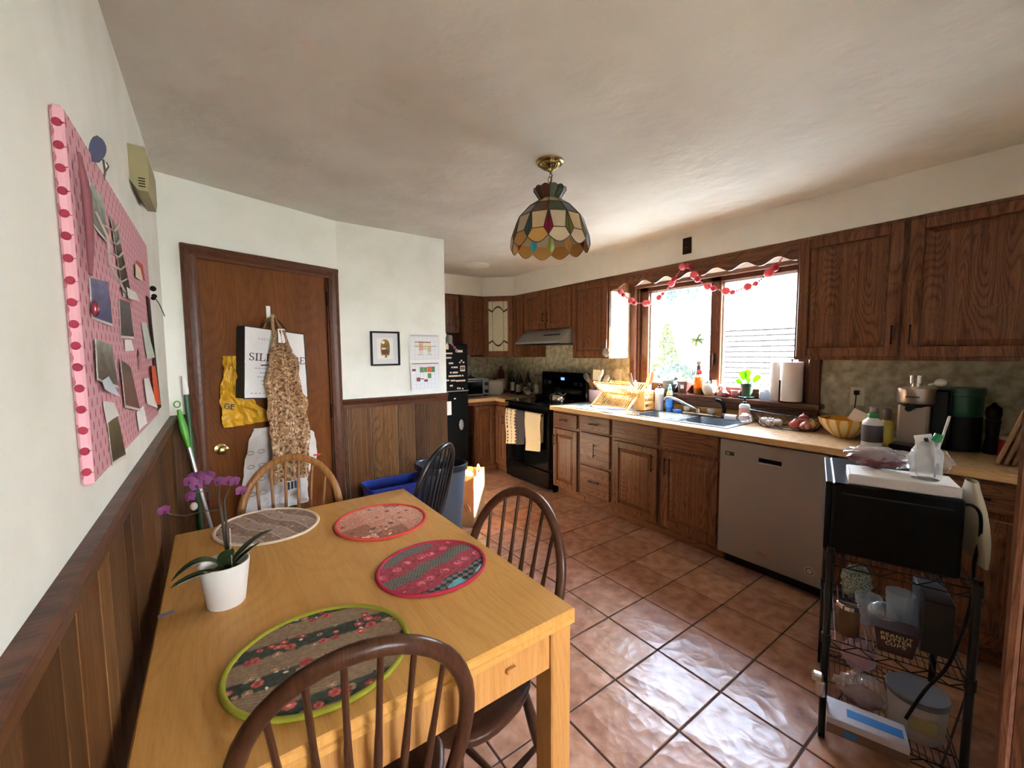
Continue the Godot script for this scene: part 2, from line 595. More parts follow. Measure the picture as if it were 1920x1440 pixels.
func shell() -> void:
	# floor of single tiles on a bed of grout
	var fl := setting("floor", "brown glazed ceramic tile floor with dark grout lines")
	part(fl, "grout_bed", mm(-0.3, 3.6, -0.15, -0.004, -5.0, 3.3), W.grout)
	var s := 0.3094
	var tm := bx(Vector3.ZERO, Vector3(s - 0.007, 0.012, s - 0.007), 0.0025).mesh()
	var rng := RandomNumberGenerator.new()
	rng.seed = 4
	for i in range(-6, 6):
		for j in range(-11, 9):
			var x := 1.688 + s * (i + 0.5)
			var z := -1.4476 + s * (j + 0.5)
			if x < -0.24 or x > 3.2 or z < -4.9 or (x < 1.4 and z < -3.3):
				continue
			if x > 2.95 and z > -4.2 and z < -0.1:
				continue
			place(fl, "tile", tm, W["tile%d" % (rng.randi() % 4)], Vector3(x, -0.006 + rng.randf_range(-0.0006, 0.0006), z))
	var ce := setting("ceiling", "off-white swirled plaster ceiling")
	part(ce, "plaster", mm(-0.3, 3.6, CEIL, CEIL + 0.15, -5.0, 3.3), W.ceiling)
	# left wall with plank wainscot
	var wl := setting("wall_left", "white wall over brown plank wainscot with chair rail")
	part(wl, "plaster", mm(-0.32, -0.2, 0, CEIL, -2.95, 3.3), W.white)
	var wn := Node3D.new()
	wn.name = "wainscot"
	wl.add_child(wn)
	wn.rotation_degrees.y = 90
	wn.position = Vector3(-0.2, 0, 0)
	# local x runs towards -z
	planks(wn, -1.0, 2.83, 0.0, 1.065, 0.0, [0.19, 0.26, 0.15, 0.085, 0.155, 0.09, 0.17, 0.11])
	var rl := part(wl, "chair_rail", rail_mesh(3.85), W.trim_h)
	rl.rotation_degrees.y = 90
	rl.position = Vector3(-0.2, 1.06, 1.02)
	# slanted wall with the door
	var wd := setting("wall_door", "short white wall set at a slant around the wooden door")
	wd.position = Vector3(-0.2, 0, -2.832)
	wd.rotation_degrees.y = 18.57
	part(wd, "plaster", mm(-0.05, 0.15, 0, CEIL, -0.12, 0), W.white)
	part(wd, "plaster", mm(0.15, 0.93, 2.055, CEIL, -0.12, 0), W.white)
	part(wd, "plaster", mm(0.93, 1.0, 0, CEIL, -0.12, 0), W.white)
	part(wd, "backing", mm(0.15, 0.93, 0, 2.055, -0.12, -0.06), W.trim)
	var sw := Node3D.new()
	sw.name = "wainscot"
	wd.add_child(sw)
	planks(sw, 0.0, 0.086, 0.0, 1.065, 0.0, [0.086])
	part(wd, "chair_rail", rail_mesh(0.084), W.trim_h, Vector3(0, 1.06, 0))
	var dt := setting("trim_1", "reddish brown wood casing around the door")
	dt.position = wd.position
	dt.rotation_degrees.y = 18.57
	part(dt, "casing", casing_mesh(2.05, 0.072), W.trim, Vector3(0.087, 0, 0))
	var cr := part(dt, "casing", casing_mesh(2.05, 0.072), W.trim, Vector3(0.995, 0, 0))
	cr.scale.x = -1
	var ct := part(dt, "casing", casing_mesh(0.908, 0.068), W.trim_h, Vector3(0.995, 2.118, 0))
	ct.rotation_degrees.z = 90
	ct.scale.x = -1
	ct.position = Vector3(0.995, 2.05, 0)
	for e in [[0.159, 0.166], [0.914, 0.923]]:
		part(dt, "jamb", mm(e[0], e[1], 0, 2.05, -0.05, 0.0), W.trim)
	part(dt, "jamb", mm(0.159, 0.923, 2.043, 2.055, -0.05, 0.0), W.trim_h)
	var dr := setting("door_1", "plain brown wood veneer door")
	dr.position = wd.position
	dr.rotation_degrees.y = 18.57
	part(dr, "slab", mm(0.168, 0.912, 0.01, 2.041, -0.048, -0.012, 0.002), W.door)
	var kb := MB.new()
	kb.lathe([Vector2(0, 0), Vector2(0.03, 0), Vector2(0.032, 0.004), Vector2(0.02, 0.008), Vector2(0.011, 0.012), Vector2(0.011, 0.028), Vector2(0.02, 0.034), Vector2(0.027, 0.046), Vector2(0.025, 0.056), Vector2(0.014, 0.062), Vector2(0, 0.063)], 20, Vector3.ZERO, Basis(Vector3.RIGHT, PI / 2))
	part(dr, "knob", kb, W.brass, Vector3(0.225, 0.905, -0.012))
	for y in [0.25, 1.05, 1.84]:
		var hb := bx(Vector3(0, 0, -0.004), Vector3(0.012, 0.09, 0.012), 0.002)
		hb.cyl(Vector3(0, -0.05, 0.004), Vector3(0, 0.05, 0.004), 0.006, 10)
		part(dr, "hinge", hb, W.dark_metal, Vector3(0.917, y, -0.002))
	# wall with the small picture, and the return beside the refrigerator
	var wp := setting("wall_picture", "white wall over plank wainscot beside the kitchen passage")
	part(wp, "plaster", mm(0.70, 1.592, 0, CEIL, -3.27, -3.15), W.white)
	var pw := Node3D.new()
	pw.name = "wainscot"
	wp.add_child(pw)
	planks(pw, 0.752, 1.592, 0.0, 1.052, -3.15, [0.03, 0.17, 0.205, 0.145, 0.09, 0.2])
	part(wp, "chair_rail", rail_mesh(0.845), W.trim_h, Vector3(0.75, 1.05, -3.15))
	var wf := setting("wall_return", "white wall behind the refrigerator side")
	part(wf, "plaster", mm(1.47, 1.592, 0, CEIL, -4.9, -3.27), W.white)
	var wb := setting("wall_back", "kitchen back wall with stone-look paper")
	part(wb, "plaster", mm(1.47, 3.55, 0, CEIL, ZB - 0.12, ZB), W.splash)
	# window wall in four pieces round the opening
	var ww := setting("wall_window", "kitchen wall with stone-look paper around the window")
	part(ww, "plaster", mm(XW, XW + 0.16, 0, CEIL, ZB, -2.56), W.splash)
	part(ww, "plaster", mm(XW, XW + 0.16, 0, 1.05, -2.56, -1.13), W.splash)
	part(ww, "plaster", mm(XW, XW + 0.16, 2.09, CEIL, -2.56, -1.13), W.splash)
	part(ww, "plaster", mm(XW, XW + 0.16, 0, CEIL, -1.13, 3.3), W.splash)
	# soffit above the cupboards
	var so := setting("trim_2", "cream boxed soffit above the wall cabinets")
	var sp := PackedVector2Array([Vector2(1.592, ZB), Vector2(XW, ZB), Vector2(XW, -0.06), Vector2(XU, -0.06), Vector2(XU, -4.17), Vector2(2.77, -4.45), Vector2(1.592, -4.45)])
	var sb := MB.new()
	sb.ext(sp, CEIL - 2.16, Transform3D(Basis(Vector3(1, 0, 0), Vector3(0, 0, 1), Vector3(0, 1, 0)), Vector3(0, 2.16, 0)))
	part(so, "box", sb, W.soffit)
	# wall stub with the wood cased opening beside the camera, and the room behind
	var wr := setting("wall_right", "wall end beside the cased opening")
	part(wr, "plaster", mm(1.33, XW, 0, CEIL, -0.042, 0.1), W.white)
	var tr := setting("trim_3", "orange brown wood casing of the room opening")
	part(tr, "jamb", mm(1.305, 1.33, 0, 2.1, -0.044, 0.102, 0.003), W.trim)
	part(tr, "casing", mm(1.30, 1.375, 0, 2.1, -0.064, -0.042, 0.006), W.trim)
	part(tr, "casing", mm(1.30, 1.375, 0, 2.1, 0.1, 0.12, 0.006), W.trim)
	var wk := setting("wall_rear", "white wall of the room behind with an added window")
	var ox := [0.4, 1.7]
	var oy := [0.95, 2.05]
	part(wk, "plaster", mm(-0.32, ox[0], 0, CEIL, 3.1, 3.25), W.white)
	part(wk, "plaster", mm(ox[1], 3.54, 0, CEIL, 3.1, 3.25), W.white)
	part(wk, "plaster", mm(ox[0], ox[1], oy[1], CEIL, 3.1, 3.25), W.white)
	part(wk, "plaster", mm(ox[0], ox[1], 0, oy[0], 3.1, 3.25), W.white)
	var wi := setting("window_2", "unseen window added behind the camera for fill light")  # unseen window, added to let fill light in from behind
	part(wi, "pane", mm(ox[0], ox[1], oy[0], oy[1], 3.17, 3.176), W.pane)
	for x in [ox[0] + 0.03, (ox[0] + ox[1]) / 2, ox[1] - 0.03]:
		part(wi, "frame", mm(x - 0.03, x + 0.03, oy[0], oy[1], 3.14, 3.2), W.whitep)
	for y in [oy[0] + 0.03, oy[1] - 0.03]:
		part(wi, "frame", mm(ox[0], ox[1], y - 0.03, y + 0.03, 3.14, 3.2), W.whitep)

# ---------------------------------------------------------------- window, valance
func window_and_valance() -> void:
	var w := setting("window_1", "two-pane wooden kitchen window with white daylight outside")
	for f in [[-2.56, -2.475], [-1.861, -1.772], [-1.205, -1.13]]:
		part(w, "frame", mm(3.41, 3.475, 1.07, 2.09, f[0], f[1], 0.006), W.trim)
	for f in [[1.07, 1.16], [2.025, 2.09]]:
		part(w, "frame", mm(3.41, 3.475, f[0], f[1], -2.56, -1.13, 0.006), W.trim_h)
	# sashes with pale vinyl edges
	for p in [[-2.475, -1.861], [-1.772, -1.205]]:
		part(w, "pane", mm(3.444, 3.45, 1.16, 2.025, p[0], p[1]), W.pane)
		var e := MB.new()
		for z in [p[0] + 0.006, p[1] - 0.006]:
			e.box(Vector3(3.455, 1.5925, z), Vector3(0.02, 0.865, 0.012))
		for y in [1.166, 2.019]:
			e.box(Vector3(3.455, y, (p[0] + p[1]) / 2), Vector3(0.02, 0.012, p[1] - p[0] - 0.024))
		part(w, "sash", e, mat("vinyl", hexc("c9d3da"), 0.4))
	# crank locks on the mullion and screen lines
	part(w, "latch", mm(3.395, 3.41, 1.34, 1.44, -1.825, -1.808, 0.004), W.dark_metal)
	# jamb lining (reveal)
	for z in [-2.565, -1.125]:
		part(w, "jamb", mm(3.375, 3.53, 1.05, 2.09, z - 0.008, z + 0.008), W.trim)
	part(w, "jamb", mm(3.38, 3.53, 2.078, 2.09, -2.56, -1.13), W.trim_h)
	var t := setting("trim_4", "brown wood casing and stool of the kitchen window")
	part(t, "casing", mm(3.34, 3.38, 1.03, 2.12, -2.635, -2.573, 0.006), W.trim)
	part(t, "casing", mm(3.35, 3.38, 1.0, 2.12, -1.117, -1.045, 0.006), W.trim)
	part(t, "casing", mm(3.345, 3.38, 2.06, 2.094, -2.63, -1.05, 0.006), W.trim_h)
	part(t, "head_board", mm(3.372, 3.38, 2.094, 2.16, -2.63, -1.05), W.soffit)
	part(t, "stool", mm(3.285, 3.53, 1.05, 1.085, -2.66, -1.02, 0.005), W.trim_h)
	part(t, "apron", mm(3.355, 3.38, 0.985, 1.05, -2.63, -1.05, 0.005), W.trim_h)
	part(t, "backsplash_board", mm(3.36, 3.38, CT, 0.984, -2.66, -0.9, 0.003), wood("splash_oak", 41, [hexc("8a6434"), hexc("a17a45"), hexc("b28a54"), hexc("bd9660")], Vector3(0.6, 3, 0.6), 0.4, true))
	# scalloped valance
	var pg := PackedVector2Array()
	pg.append(Vector2(-2.64, 2.158))
	pg.append(Vector2(-2.64, 2.02))
	pg.append(Vector2(-2.60, 2.035))
	for k in 121:
		var z := -2.57 + (2.57 - 1.105) * k / 120.0
		pg.append(Vector2(z, 2.052 + 0.02 * cos(TAU * (z + 2.261) / 0.2085)))
	pg.append(Vector2(-1.10, 2.02))
	pg.append(Vector2(-1.10, 2.158))
	var b := MB.new()
	b.ext(pg, 0.02, Transform3D(Basis(Vector3(0, 0, 1), Vector3(0, 1, 0), Vector3(-1, 0, 0)), Vector3(XU + 0.02, 0, 0)))
	var va := one("window_valance", "dark brown scalloped wood valance above the kitchen window", "valance", b, W.oak_h)
	va.set_meta("kind", "thing")
	# bead garland
	var pts := [Vector2(-2.609, 2.155), Vector2(-2.495, 1.999), Vector2(-2.464, 1.967), Vector2(-2.375, 1.905), Vector2(-2.34, 1.883), Vector2(-2.224, 1.867), Vector2(-2.19, 1.87), Vector2(-2.094, 1.902), Vector2(-2.059, 1.928), Vector2(-1.983, 2.0), Vector2(-1.96, 2.031), Vector2(-1.888, 2.119), Vector2(-1.858, 2.145), Vector2(-1.84, 2.115), Vector2(-1.788, 2.038), Vector2(-1.761, 2.002), Vector2(-1.679, 1.938), Vector2(-1.634, 1.917), Vector2(-1.542, 1.886), Vector2(-1.493, 1.872), Vector2(-1.392, 1.897), Vector2(-1.34, 1.911), Vector2(-1.259, 1.97), Vector2(-1.224, 1.999), Vector2(-1.173, 2.065), Vector2(-1.093, 2.156)]
	var g := thing("bead_garland", "pink and red bead garland strung across the window valance", "garland", Vector3(3.028, 0, 0))
	var path := []
	for q in pts:
		path.append(Vector3(0, q.y, q.x))
	var st := MB.new()
	st.tube(path, 0.0018, 5)
	part(g, "string", st, mat("garland_string", hexc("5c3a3c"), 0.7))
	var pink := leafy("bead_pink", hexc("e07880"), hexc("c85a64"), 0.35)
	var red := leafy("bead_red", hexc("b82440"), hexc("8a1a30"), 0.3)
	var bm := MB.new()
	bm.ball(Vector3.ZERO, Vector3.ONE, 14, 10)
	var bmesh := bm.mesh()
	for q in [[1, 0.021, 0], [2, 0.016, 1], [3, 0.024, 0], [4, 0.018, 1], [5, 0.023, 0], [6, 0.016, 0], [7, 0.021, 0], [8, 0.013, 0], [9, 0.023, 0], [10, 0.017, 1], [11, 0.024, 0], [13, 0.017, 1], [14, 0.025, 0], [15, 0.019, 1], [16, 0.022, 0], [17, 0.018, 1], [18, 0.024, 0], [19, 0.015, 0], [20, 0.022, 0], [21, 0.014, 0], [22, 0.025, 0], [23, 0.021, 1]]:
		var o := place(g, "bead", bmesh, red if q[2] else pink, path[q[0]])
		o.scale = Vector3.ONE * float(q[1]) * 1.2
	# tiny beads between
	for k in range(2, path.size() - 2):
		for j in 4:
			var o := place(g, "bead", bmesh, red if k % 2 else pink, path[k].lerp(path[k + 1], 0.28 + 0.16 * j))
			o.scale = Vector3.ONE * 0.006
	# outlet box on the soffit
	var ob := thing("outlet_plate", "dark brown blank electrical plate on cream soffit", "outlet", Vector3(XU - 0.001, 2.215, -1.865))
	part(ob, "plate", mm(-0.006, 0, 0, 0.125, -0.037, 0.037, 0.003), W.dark_metal)
	for y in [0.03, 0.062, 0.095]:
		part(ob, "socket", mm(-0.009, -0.005, y - 0.01, y + 0.01, -0.012, 0.012, 0.002), W.black)

# ---------------------------------------------------------------- cabinets
# raised panel door, front towards +z, centred on x, foot at y = 0
func panel_door(parent: Node3D, called: String, w: float, h: float, at: Vector3, arch := false) -> MeshInstance3D:
	var f := MB.new()
	var sw := minf(0.055, w * 0.24)
	f.box(Vector3(-w / 2 + sw / 2, h / 2, 0.01), Vector3(sw, h, 0.02), 0.003)
	f.box(Vector3(w / 2 - sw / 2, h / 2, 0.01), Vector3(sw, h, 0.02), 0.003)
	f.box(Vector3(0, sw / 2, 0.01), Vector3(w - 2 * sw, sw, 0.02), 0.003)
	f.box(Vector3(0, h - sw / 2, 0.01), Vector3(w - 2 * sw, sw, 0.02), 0.003)
	var d := part(parent, called, f, W.oak, at)
	var iw := w - 2 * sw
	var ih := h - 2 * sw
	var p := MB.new()
	# sloped raised field
	var o := [Vector3(-iw / 2, sw, 0.007), Vector3(iw / 2, sw, 0.007), Vector3(iw / 2, h - sw, 0.007), Vector3(-iw / 2, h - sw, 0.007)]
	var e := minf(0.032, iw * 0.25)
	var q := [Vector3(-iw / 2 + e, sw + e, 0.017), Vector3(iw / 2 - e, sw + e, 0.017), Vector3(iw / 2 - e, h - sw - e, 0.017), Vector3(-iw / 2 + e, h - sw - e, 0.017)]
	for k in 4:
		p.quad(o[k], o[(k + 1) % 4], q[(k + 1) % 4], q[k])
	p.quad(q[0], q[1], q[2], q[3])
	p.quad(o[3], o[2], o[1], o[0])
	part(d, "panel", p, W.oak_panel)
	return d

func pull(parent: Node3D, at: Vector3, upright: bool, L := 0.1, m: Material = null) -> void:
	var b := MB.new()
	var u := Vector3.UP if upright else Vector3.RIGHT
	b.cyl(u * -L / 2 + Vector3(0, 0, 0.024), u * L / 2 + Vector3(0, 0, 0.024), 0.0045, 8)
	for s in [-0.38, 0.38]:
		b.cyl(u * L * s, u * L * s + Vector3(0, 0, 0.024), 0.004, 6)
		b.ball(u * L * s * 1.25 + Vector3(0, 0, 0.024), Vector3.ONE * 0.0065, 8, 6)
	part(parent, "handle", b, m if m else W.dark_metal, at)

func drawer(parent: Node3D, w: float, h: float, at: Vector3) -> MeshInstance3D:
	return part(parent, "drawer", bx(Vector3(0, h / 2, 0.01), Vector3(w, h, 0.02), 0.006), W.oak_h, at)

# carcass with face frame; node stands on the floor, front at local z = 0
func carcass(o: Node3D, w: float, d: float, y0: float, y1: float) -> void:
	part(o, "body", mm(-w / 2, w / 2, y0, y1, -d, -0.0), W.oak)

func fitted_kitchen() -> void:
	# ---- base run under the window (fronts face -x); local x = +z, local z = -x
	var T := -90.0
	var c1 := thing("base_cabinet", "oak base cabinet with one drawer and one door beside the black range", "cabinet", Vector3(XF, 0, -2.935), T)
	carcass(c1, 0.37, 0.58, 0.1, 0.878)
	part(c1, "toe_kick", mm(-0.185, 0.185, 0, 0.1, -0.1, -0.07), W.oak_h)
	var d := drawer(c1, 0.335, 0.13, Vector3(0, 0.727, 0))
	pull(d, Vector3(0, 0.065, 0.02), false, 0.09)
	d = panel_door(c1, "door", 0.335, 0.58, Vector3(0, 0.12, 0))
	pull(d, Vector3(-0.14, 0.46, 0.02), true, 0.11)
	var c2 := thing("base_cabinet", "oak base cabinet with three stacked drawers, middle one with upright handle", "cabinet", Vector3(XF, 0, -2.545), T)
	carcass(c2, 0.40, 0.58, 0.1, 0.878)
	part(c2, "toe_kick", mm(-0.2, 0.2, 0, 0.1, -0.1, -0.07), W.oak_h)
	d = drawer(c2, 0.355, 0.14, Vector3(0, 0.735, 0))
	pull(d, Vector3(0, 0.07, 0.02), false, 0.09)
	d = drawer(c2, 0.355, 0.29, Vector3(0, 0.428, 0))
	pull(d, Vector3(0.01, 0.14, 0.02), true, 0.12)
	d = drawer(c2, 0.355, 0.272, Vector3(0, 0.137, 0))
	pull(d, Vector3(0.01, 0.14, 0.02), false, 0.12)
	var c3 := thing("sink_cabinet", "wide oak sink base cabinet with two raised panel doors beside dishwasher", "cabinet", Vector3(XF, 0, -1.875), T)
	# hollow body so that the sink bowls hang inside
	var hb := MB.new()
	hb.box(Vector3(-0.4615, 0.489, -0.29), Vector3(0.017, 0.778, 0.58))
	hb.box(Vector3(0.4615, 0.489, -0.29), Vector3(0.017, 0.778, 0.58))
	hb.box(Vector3(0, 0.489, -0.009), Vector3(0.906, 0.778, 0.018))
	hb.box(Vector3(0, 0.109, -0.29), Vector3(0.906, 0.018, 0.544))
	part(c3, "body", hb, W.oak)
	part(c3, "toe_kick", mm(-0.47, 0.47, 0, 0.1, -0.1, -0.07), W.oak_h)
	for s in [[-0.235, 0.43, 1], [0.242, 0.43, -1]]:
		drawer(c3, s[1], 0.155, Vector3(s[0], 0.722, 0))
		var dd := panel_door(c3, "door", s[1], 0.585, Vector3(s[0], 0.115, 0))
		pull(dd, Vector3(s[2] * 0.18, 0.47, 0.02), true, 0.13)
	var c4 := thing("base_cabinet", "oak base cabinet behind the microwave cart, right of dishwasher", "cabinet", Vector3(XF, 0, -0.42), T)
	carcass(c4, 0.70, 0.58, 0.1, 0.878)
	part(c4, "toe_kick", mm(-0.35, 0.35, 0, 0.1, -0.1, -0.07), W.oak_h)
	for s in [-0.17, 0.17]:
		var dd := drawer(c4, 0.31, 0.13, Vector3(s, 0.73, 0))
		pull(dd, Vector3(0, 0.065, 0.02), false, 0.09)
		dd = panel_door(c4, "door", 0.31, 0.58, Vector3(s, 0.12, 0))
		pull(dd, Vector3(-0.11 if s > 0 else 0.11, 0.47, 0.02), true, 0.12)
	# ---- corner base left of the range
	var c5 := thing("corner_cabinet", "oak corner base cabinet with two doors meeting at inner corner beside black range", "cabinet", Vector3.ZERO)
	var cb := MB.new()
	cb.ext(PackedVector2Array([Vector2(2.46, ZB + 0.01), Vector2(XW - 0.01, ZB + 0.01), Vector2(XW - 0.01, -3.92), Vector2(XF, -3.92), Vector2(XF, -4.17), Vector2(2.46, -4.17)]), 0.778, Transform3D(Basis(Vector3(1, 0, 0), Vector3(0, 0, 1), Vector3(0, 1, 0)), Vector3(0, 0.1, 0)))
	part(c5, "body", cb, W.oak)
	part(c5, "toe_kick", mm(2.36, 2.84, 0, 0.1, -4.27, -4.24), W.oak_h)
	part(c5, "toe_kick", mm(2.84, 2.87, 0, 0.1, -4.24, -3.93), W.oak_h)
	part(c5, "side_panel", mm(2.345, 2.365, 0.0, 0.878, -4.75, -4.165), W.oak)
	part(c5, "top_rail", mm(2.365, 2.46, 0.84, 0.878, -4.19, -4.17), W.oak_h)
	part(c5, "shelf", mm(2.365, 2.46, 0.45, 0.465, -4.7, -4.2), W.oak_h)
	part(c5, "bottom", mm(2.365, 2.46, 0.1, 0.115, -4.7, -4.2), W.oak_h)
	panel_door(c5, "door", 0.265, 0.70, Vector3(2.60, 0.12, -4.168))
	d = panel_door(c5, "door", 0.215, 0.70, Vector3(XF - 0.002, 0.12, -4.045))
	d.rotation_degrees.y = -90
	pull(d, Vector3(0.07, 0.55, 0.02), true, 0.1)
	# ---- worktops
	var w1 := thing("worktop", "tan laminate worktop running under the window from range to wall end", "worktop", Vector3.ZERO)
	# slab in pieces round the sink hole (x 2.86..3.30, z -2.24..-1.44)
	var tb := MB.new()
	for q in [[2.735, XW - 0.001, -3.125, -2.255], [2.735, XW - 0.001, -1.425, -0.065], [2.735, 2.862, -2.255, -1.425], [3.305, XW - 0.001, -2.255, -1.425]]:
		tb.box(Vector3((q[0] + q[1]) / 2, CT - 0.019, (q[2] + q[3]) / 2), Vector3(q[1] - q[0], 0.038, q[3] - q[2]))
	part(w1, "slab", tb, W.top)
	part(w1, "edge", mm(2.722, 2.736, CT - 0.04, CT + 0.0005, -3.125, -0.065, 0.004), W.top_edge)
	var w2 := thing("worktop", "tan laminate corner worktop between refrigerator and range", "worktop", Vector3.ZERO)
	var t2 := MB.new()
	t2.ext(PackedVector2Array([Vector2(2.34, ZB + 0.001), Vector2(XW - 0.001, ZB + 0.001), Vector2(XW - 0.001, -3.915), Vector2(2.735, -3.915), Vector2(2.735, -4.135), Vector2(2.34, -4.135)]), 0.038, Transform3D(Basis(Vector3(1, 0, 0), Vector3(0, 0, 1), Vector3(0, 1, 0)), Vector3(0, CT - 0.038, 0)))
	part(w2, "slab", t2, W.top)
	part(w2, "edge", mm(2.34, 2.736, CT - 0.04, CT + 0.0005, -4.136, -4.122, 0.004), W.top_edge)
	part(w2, "edge", mm(2.722, 2.736, CT - 0.04, CT + 0.0005, -4.136, -3.915, 0.004), W.top_edge)
	# ---- wall cabinets along the window wall
	var specs := [
		[-4.055, 0.225, 1.40, 1, "narrow oak wall cabinet beside the glass-door corner cabinet"],
		[-3.535, 0.81, 1.705, 2, "short oak wall cabinet with two doors above the range hood"],
		[-2.885, 0.485, 1.395, 1, "tall oak wall cabinet with cream side panel left of the window"],
		[-0.585, 1.03, 1.395, 2, "wide dark oak wall cabinet right of the window"]]
	for s in specs:
		var u := thing("wall_cabinet", s[4], "cabinet", Vector3(XU, s[2], s[0]), T)
		var h: float = 2.158 - s[2]
		part(u, "body", mm(-s[1] / 2, s[1] / 2, 0, h, -0.325, 0), W.oak)
		if s[3] == 1:
			var ud := panel_door(u, "door", s[1] - 0.03, h - 0.04, Vector3(0, 0.02, 0))
			if s[0] > -3:
				part(u, "side_panel", mm(s[1] / 2, s[1] / 2 + 0.004, 0.002, h - 0.13, -0.325, -0.02), mat("cream_panel", hexc("cbbfa8"), 0.5))
		else:
			var dw: float = s[1] / 2 - 0.028
			for k in [-1, 1]:
				var ud := panel_door(u, "door", dw, h - 0.04, Vector3(k * (dw / 2 + 0.012), 0.02, 0))
				pull(ud, Vector3(-k * (dw / 2 - 0.025), 0.12, 0.02), true, 0.1)
	# ---- back wall cabinets
	for s in [[2.61, 0.31, 1.43, "oak wall cabinet between refrigerator and glass-door corner cabinet"], [2.03, 0.82, 1.70, "oak wall cabinet above the refrigerator"]]:
		var u := thing("wall_cabinet", s[3], "cabinet", Vector3(s[0], s[2], -4.45))
		var h: float = 2.158 - s[2]
		part(u, "body", mm(-s[1] / 2, s[1] / 2, 0, h, -0.325, 0), W.oak)
		if s[1] < 0.5:
			panel_door(u, "door", s[1] - 0.02, h - 0.04, Vector3(0, 0.02, 0))
		else:
			for k in [-1, 1]:
				panel_door(u, "door", s[1] / 2 - 0.02, h - 0.04, Vector3(k * 0.205, 0.02, 0))
	# ---- diagonal corner cabinet with leaded glass door
	var g := thing("glass_cabinet", "diagonal corner wall cabinet with leaded cream glass door", "cabinet", Vector3(2.91, 1.405, -4.31), -45)
	var gb := MB.new()
	gb.ext(PackedVector2Array([Vector2(-0.198, 0), Vector2(0.198, 0), Vector2(0.42, -0.225), Vector2(0.0, -0.64), Vector2(-0.42, -0.225)]), 0.753, Transform3D(Basis(Vector3(1, 0, 0), Vector3(0, 0, 1), Vector3(0, 1, 0)), Vector3.ZERO))
	part(g, "body", gb, W.oak)
	var dw := 0.37
	var dh := 0.735
	var fr := MB.new()
	for s in [-1, 1]:
		fr.box(Vector3(s * (dw / 2 - 0.032), 0.38, 0.01), Vector3(0.064, dh, 0.02), 0.003)
	for y in [0.042, 0.718]:
		fr.box(Vector3(0, y, 0.01), Vector3(dw - 0.128, 0.06, 0.02), 0.003)
	var gd := part(g, "door", fr, W.oak)
	var cream := mottled("leaded_cream_glass", 131, [hexc("b8ae90"), hexc("cbc2a4"), hexc("d8d0b4")], 0.05, 4.0, 0.25)
	var brown := mat("leaded_brown_glass", hexc("3a2216"), 0.2)
	var gw := dw - 0.128
	# band edges as cosine waves
	var y_lo := 0.072
	var y_hi := 0.688
	var xs := [-gw / 2, -gw / 2 + 0.052, gw / 2 - 0.052, gw / 2]
	var curve := func(x: float, top: bool) -> float:
		var tt := absf(x) / (gw / 2)
		var cusp := 1.0 - absf(tt - 0.57) / 0.57
		var y := 0.05 - 0.03 * (1.0 - tt) if tt > 0.57 else 0.012 + 0.062 * pow(tt / 0.57, 2.0)
		if tt > 0.57:
			y = 0.074 - 0.03 * (tt - 0.57) / 0.43
		return y_hi - 0.055 - y if top else y_lo + 0.055 + y
	for side in 3:
		var n := 10
		var mid := PackedVector2Array()
		for k in n + 1:
			mid.append(Vector2(lerpf(xs[side], xs[side + 1], k / float(n)), 0))
		var lo_p := PackedVector2Array()
		var hi_p := PackedVector2Array()
		for q in mid:
			lo_p.append(Vector2(q.x, curve.call(q.x, false) + 0.011))
			hi_p.append(Vector2(q.x, curve.call(q.x, true) - 0.011))
		hi_p.reverse()
		var pm := lo_p.duplicate()
		pm.append_array(hi_p)
		var mb := MB.new()
		mb.ext(pm, 0.003, Transform3D(Basis.IDENTITY, Vector3(0, 0, 0.006)))
		part(gd, "pane", mb, cream)
		for top in [false, true]:
			var bl := PackedVector2Array()
			var ob := PackedVector2Array()
			for q in mid:
				bl.append(Vector2(q.x, curve.call(q.x, top) - 0.011))
			for k in range(n, -1, -1):
				bl.append(Vector2(mid[k].x, curve.call(mid[k].x, top) + 0.011))
			mb = MB.new()
			mb.ext(bl, 0.003, Transform3D(Basis.IDENTITY, Vector3(0, 0, 0.006)))
			part(gd, "pane", mb, brown)
			ob.append(Vector2(xs[side], y_hi if top else y_lo))
			for q in mid:
				ob.append(Vector2(q.x, curve.call(q.x, top) + (0.011 if top else -0.011)))
			ob.append(Vector2(xs[side + 1], y_hi if top else y_lo))
			mb = MB.new()
			mb.ext(ob, 0.003, Transform3D(Basis.IDENTITY, Vector3(0, 0, 0.006)))
			part(gd, "pane", mb, cream)
	var cm := MB.new()
	for x in [xs[1], xs[2]]:
		cm.box(Vector3(x, (y_lo + y_hi) / 2, 0.0085), Vector3(0.004, y_hi - y_lo, 0.005))
	part(gd, "lead_came", cm, mat("lead", hexc("2a2420"), 0.5, 0.6))

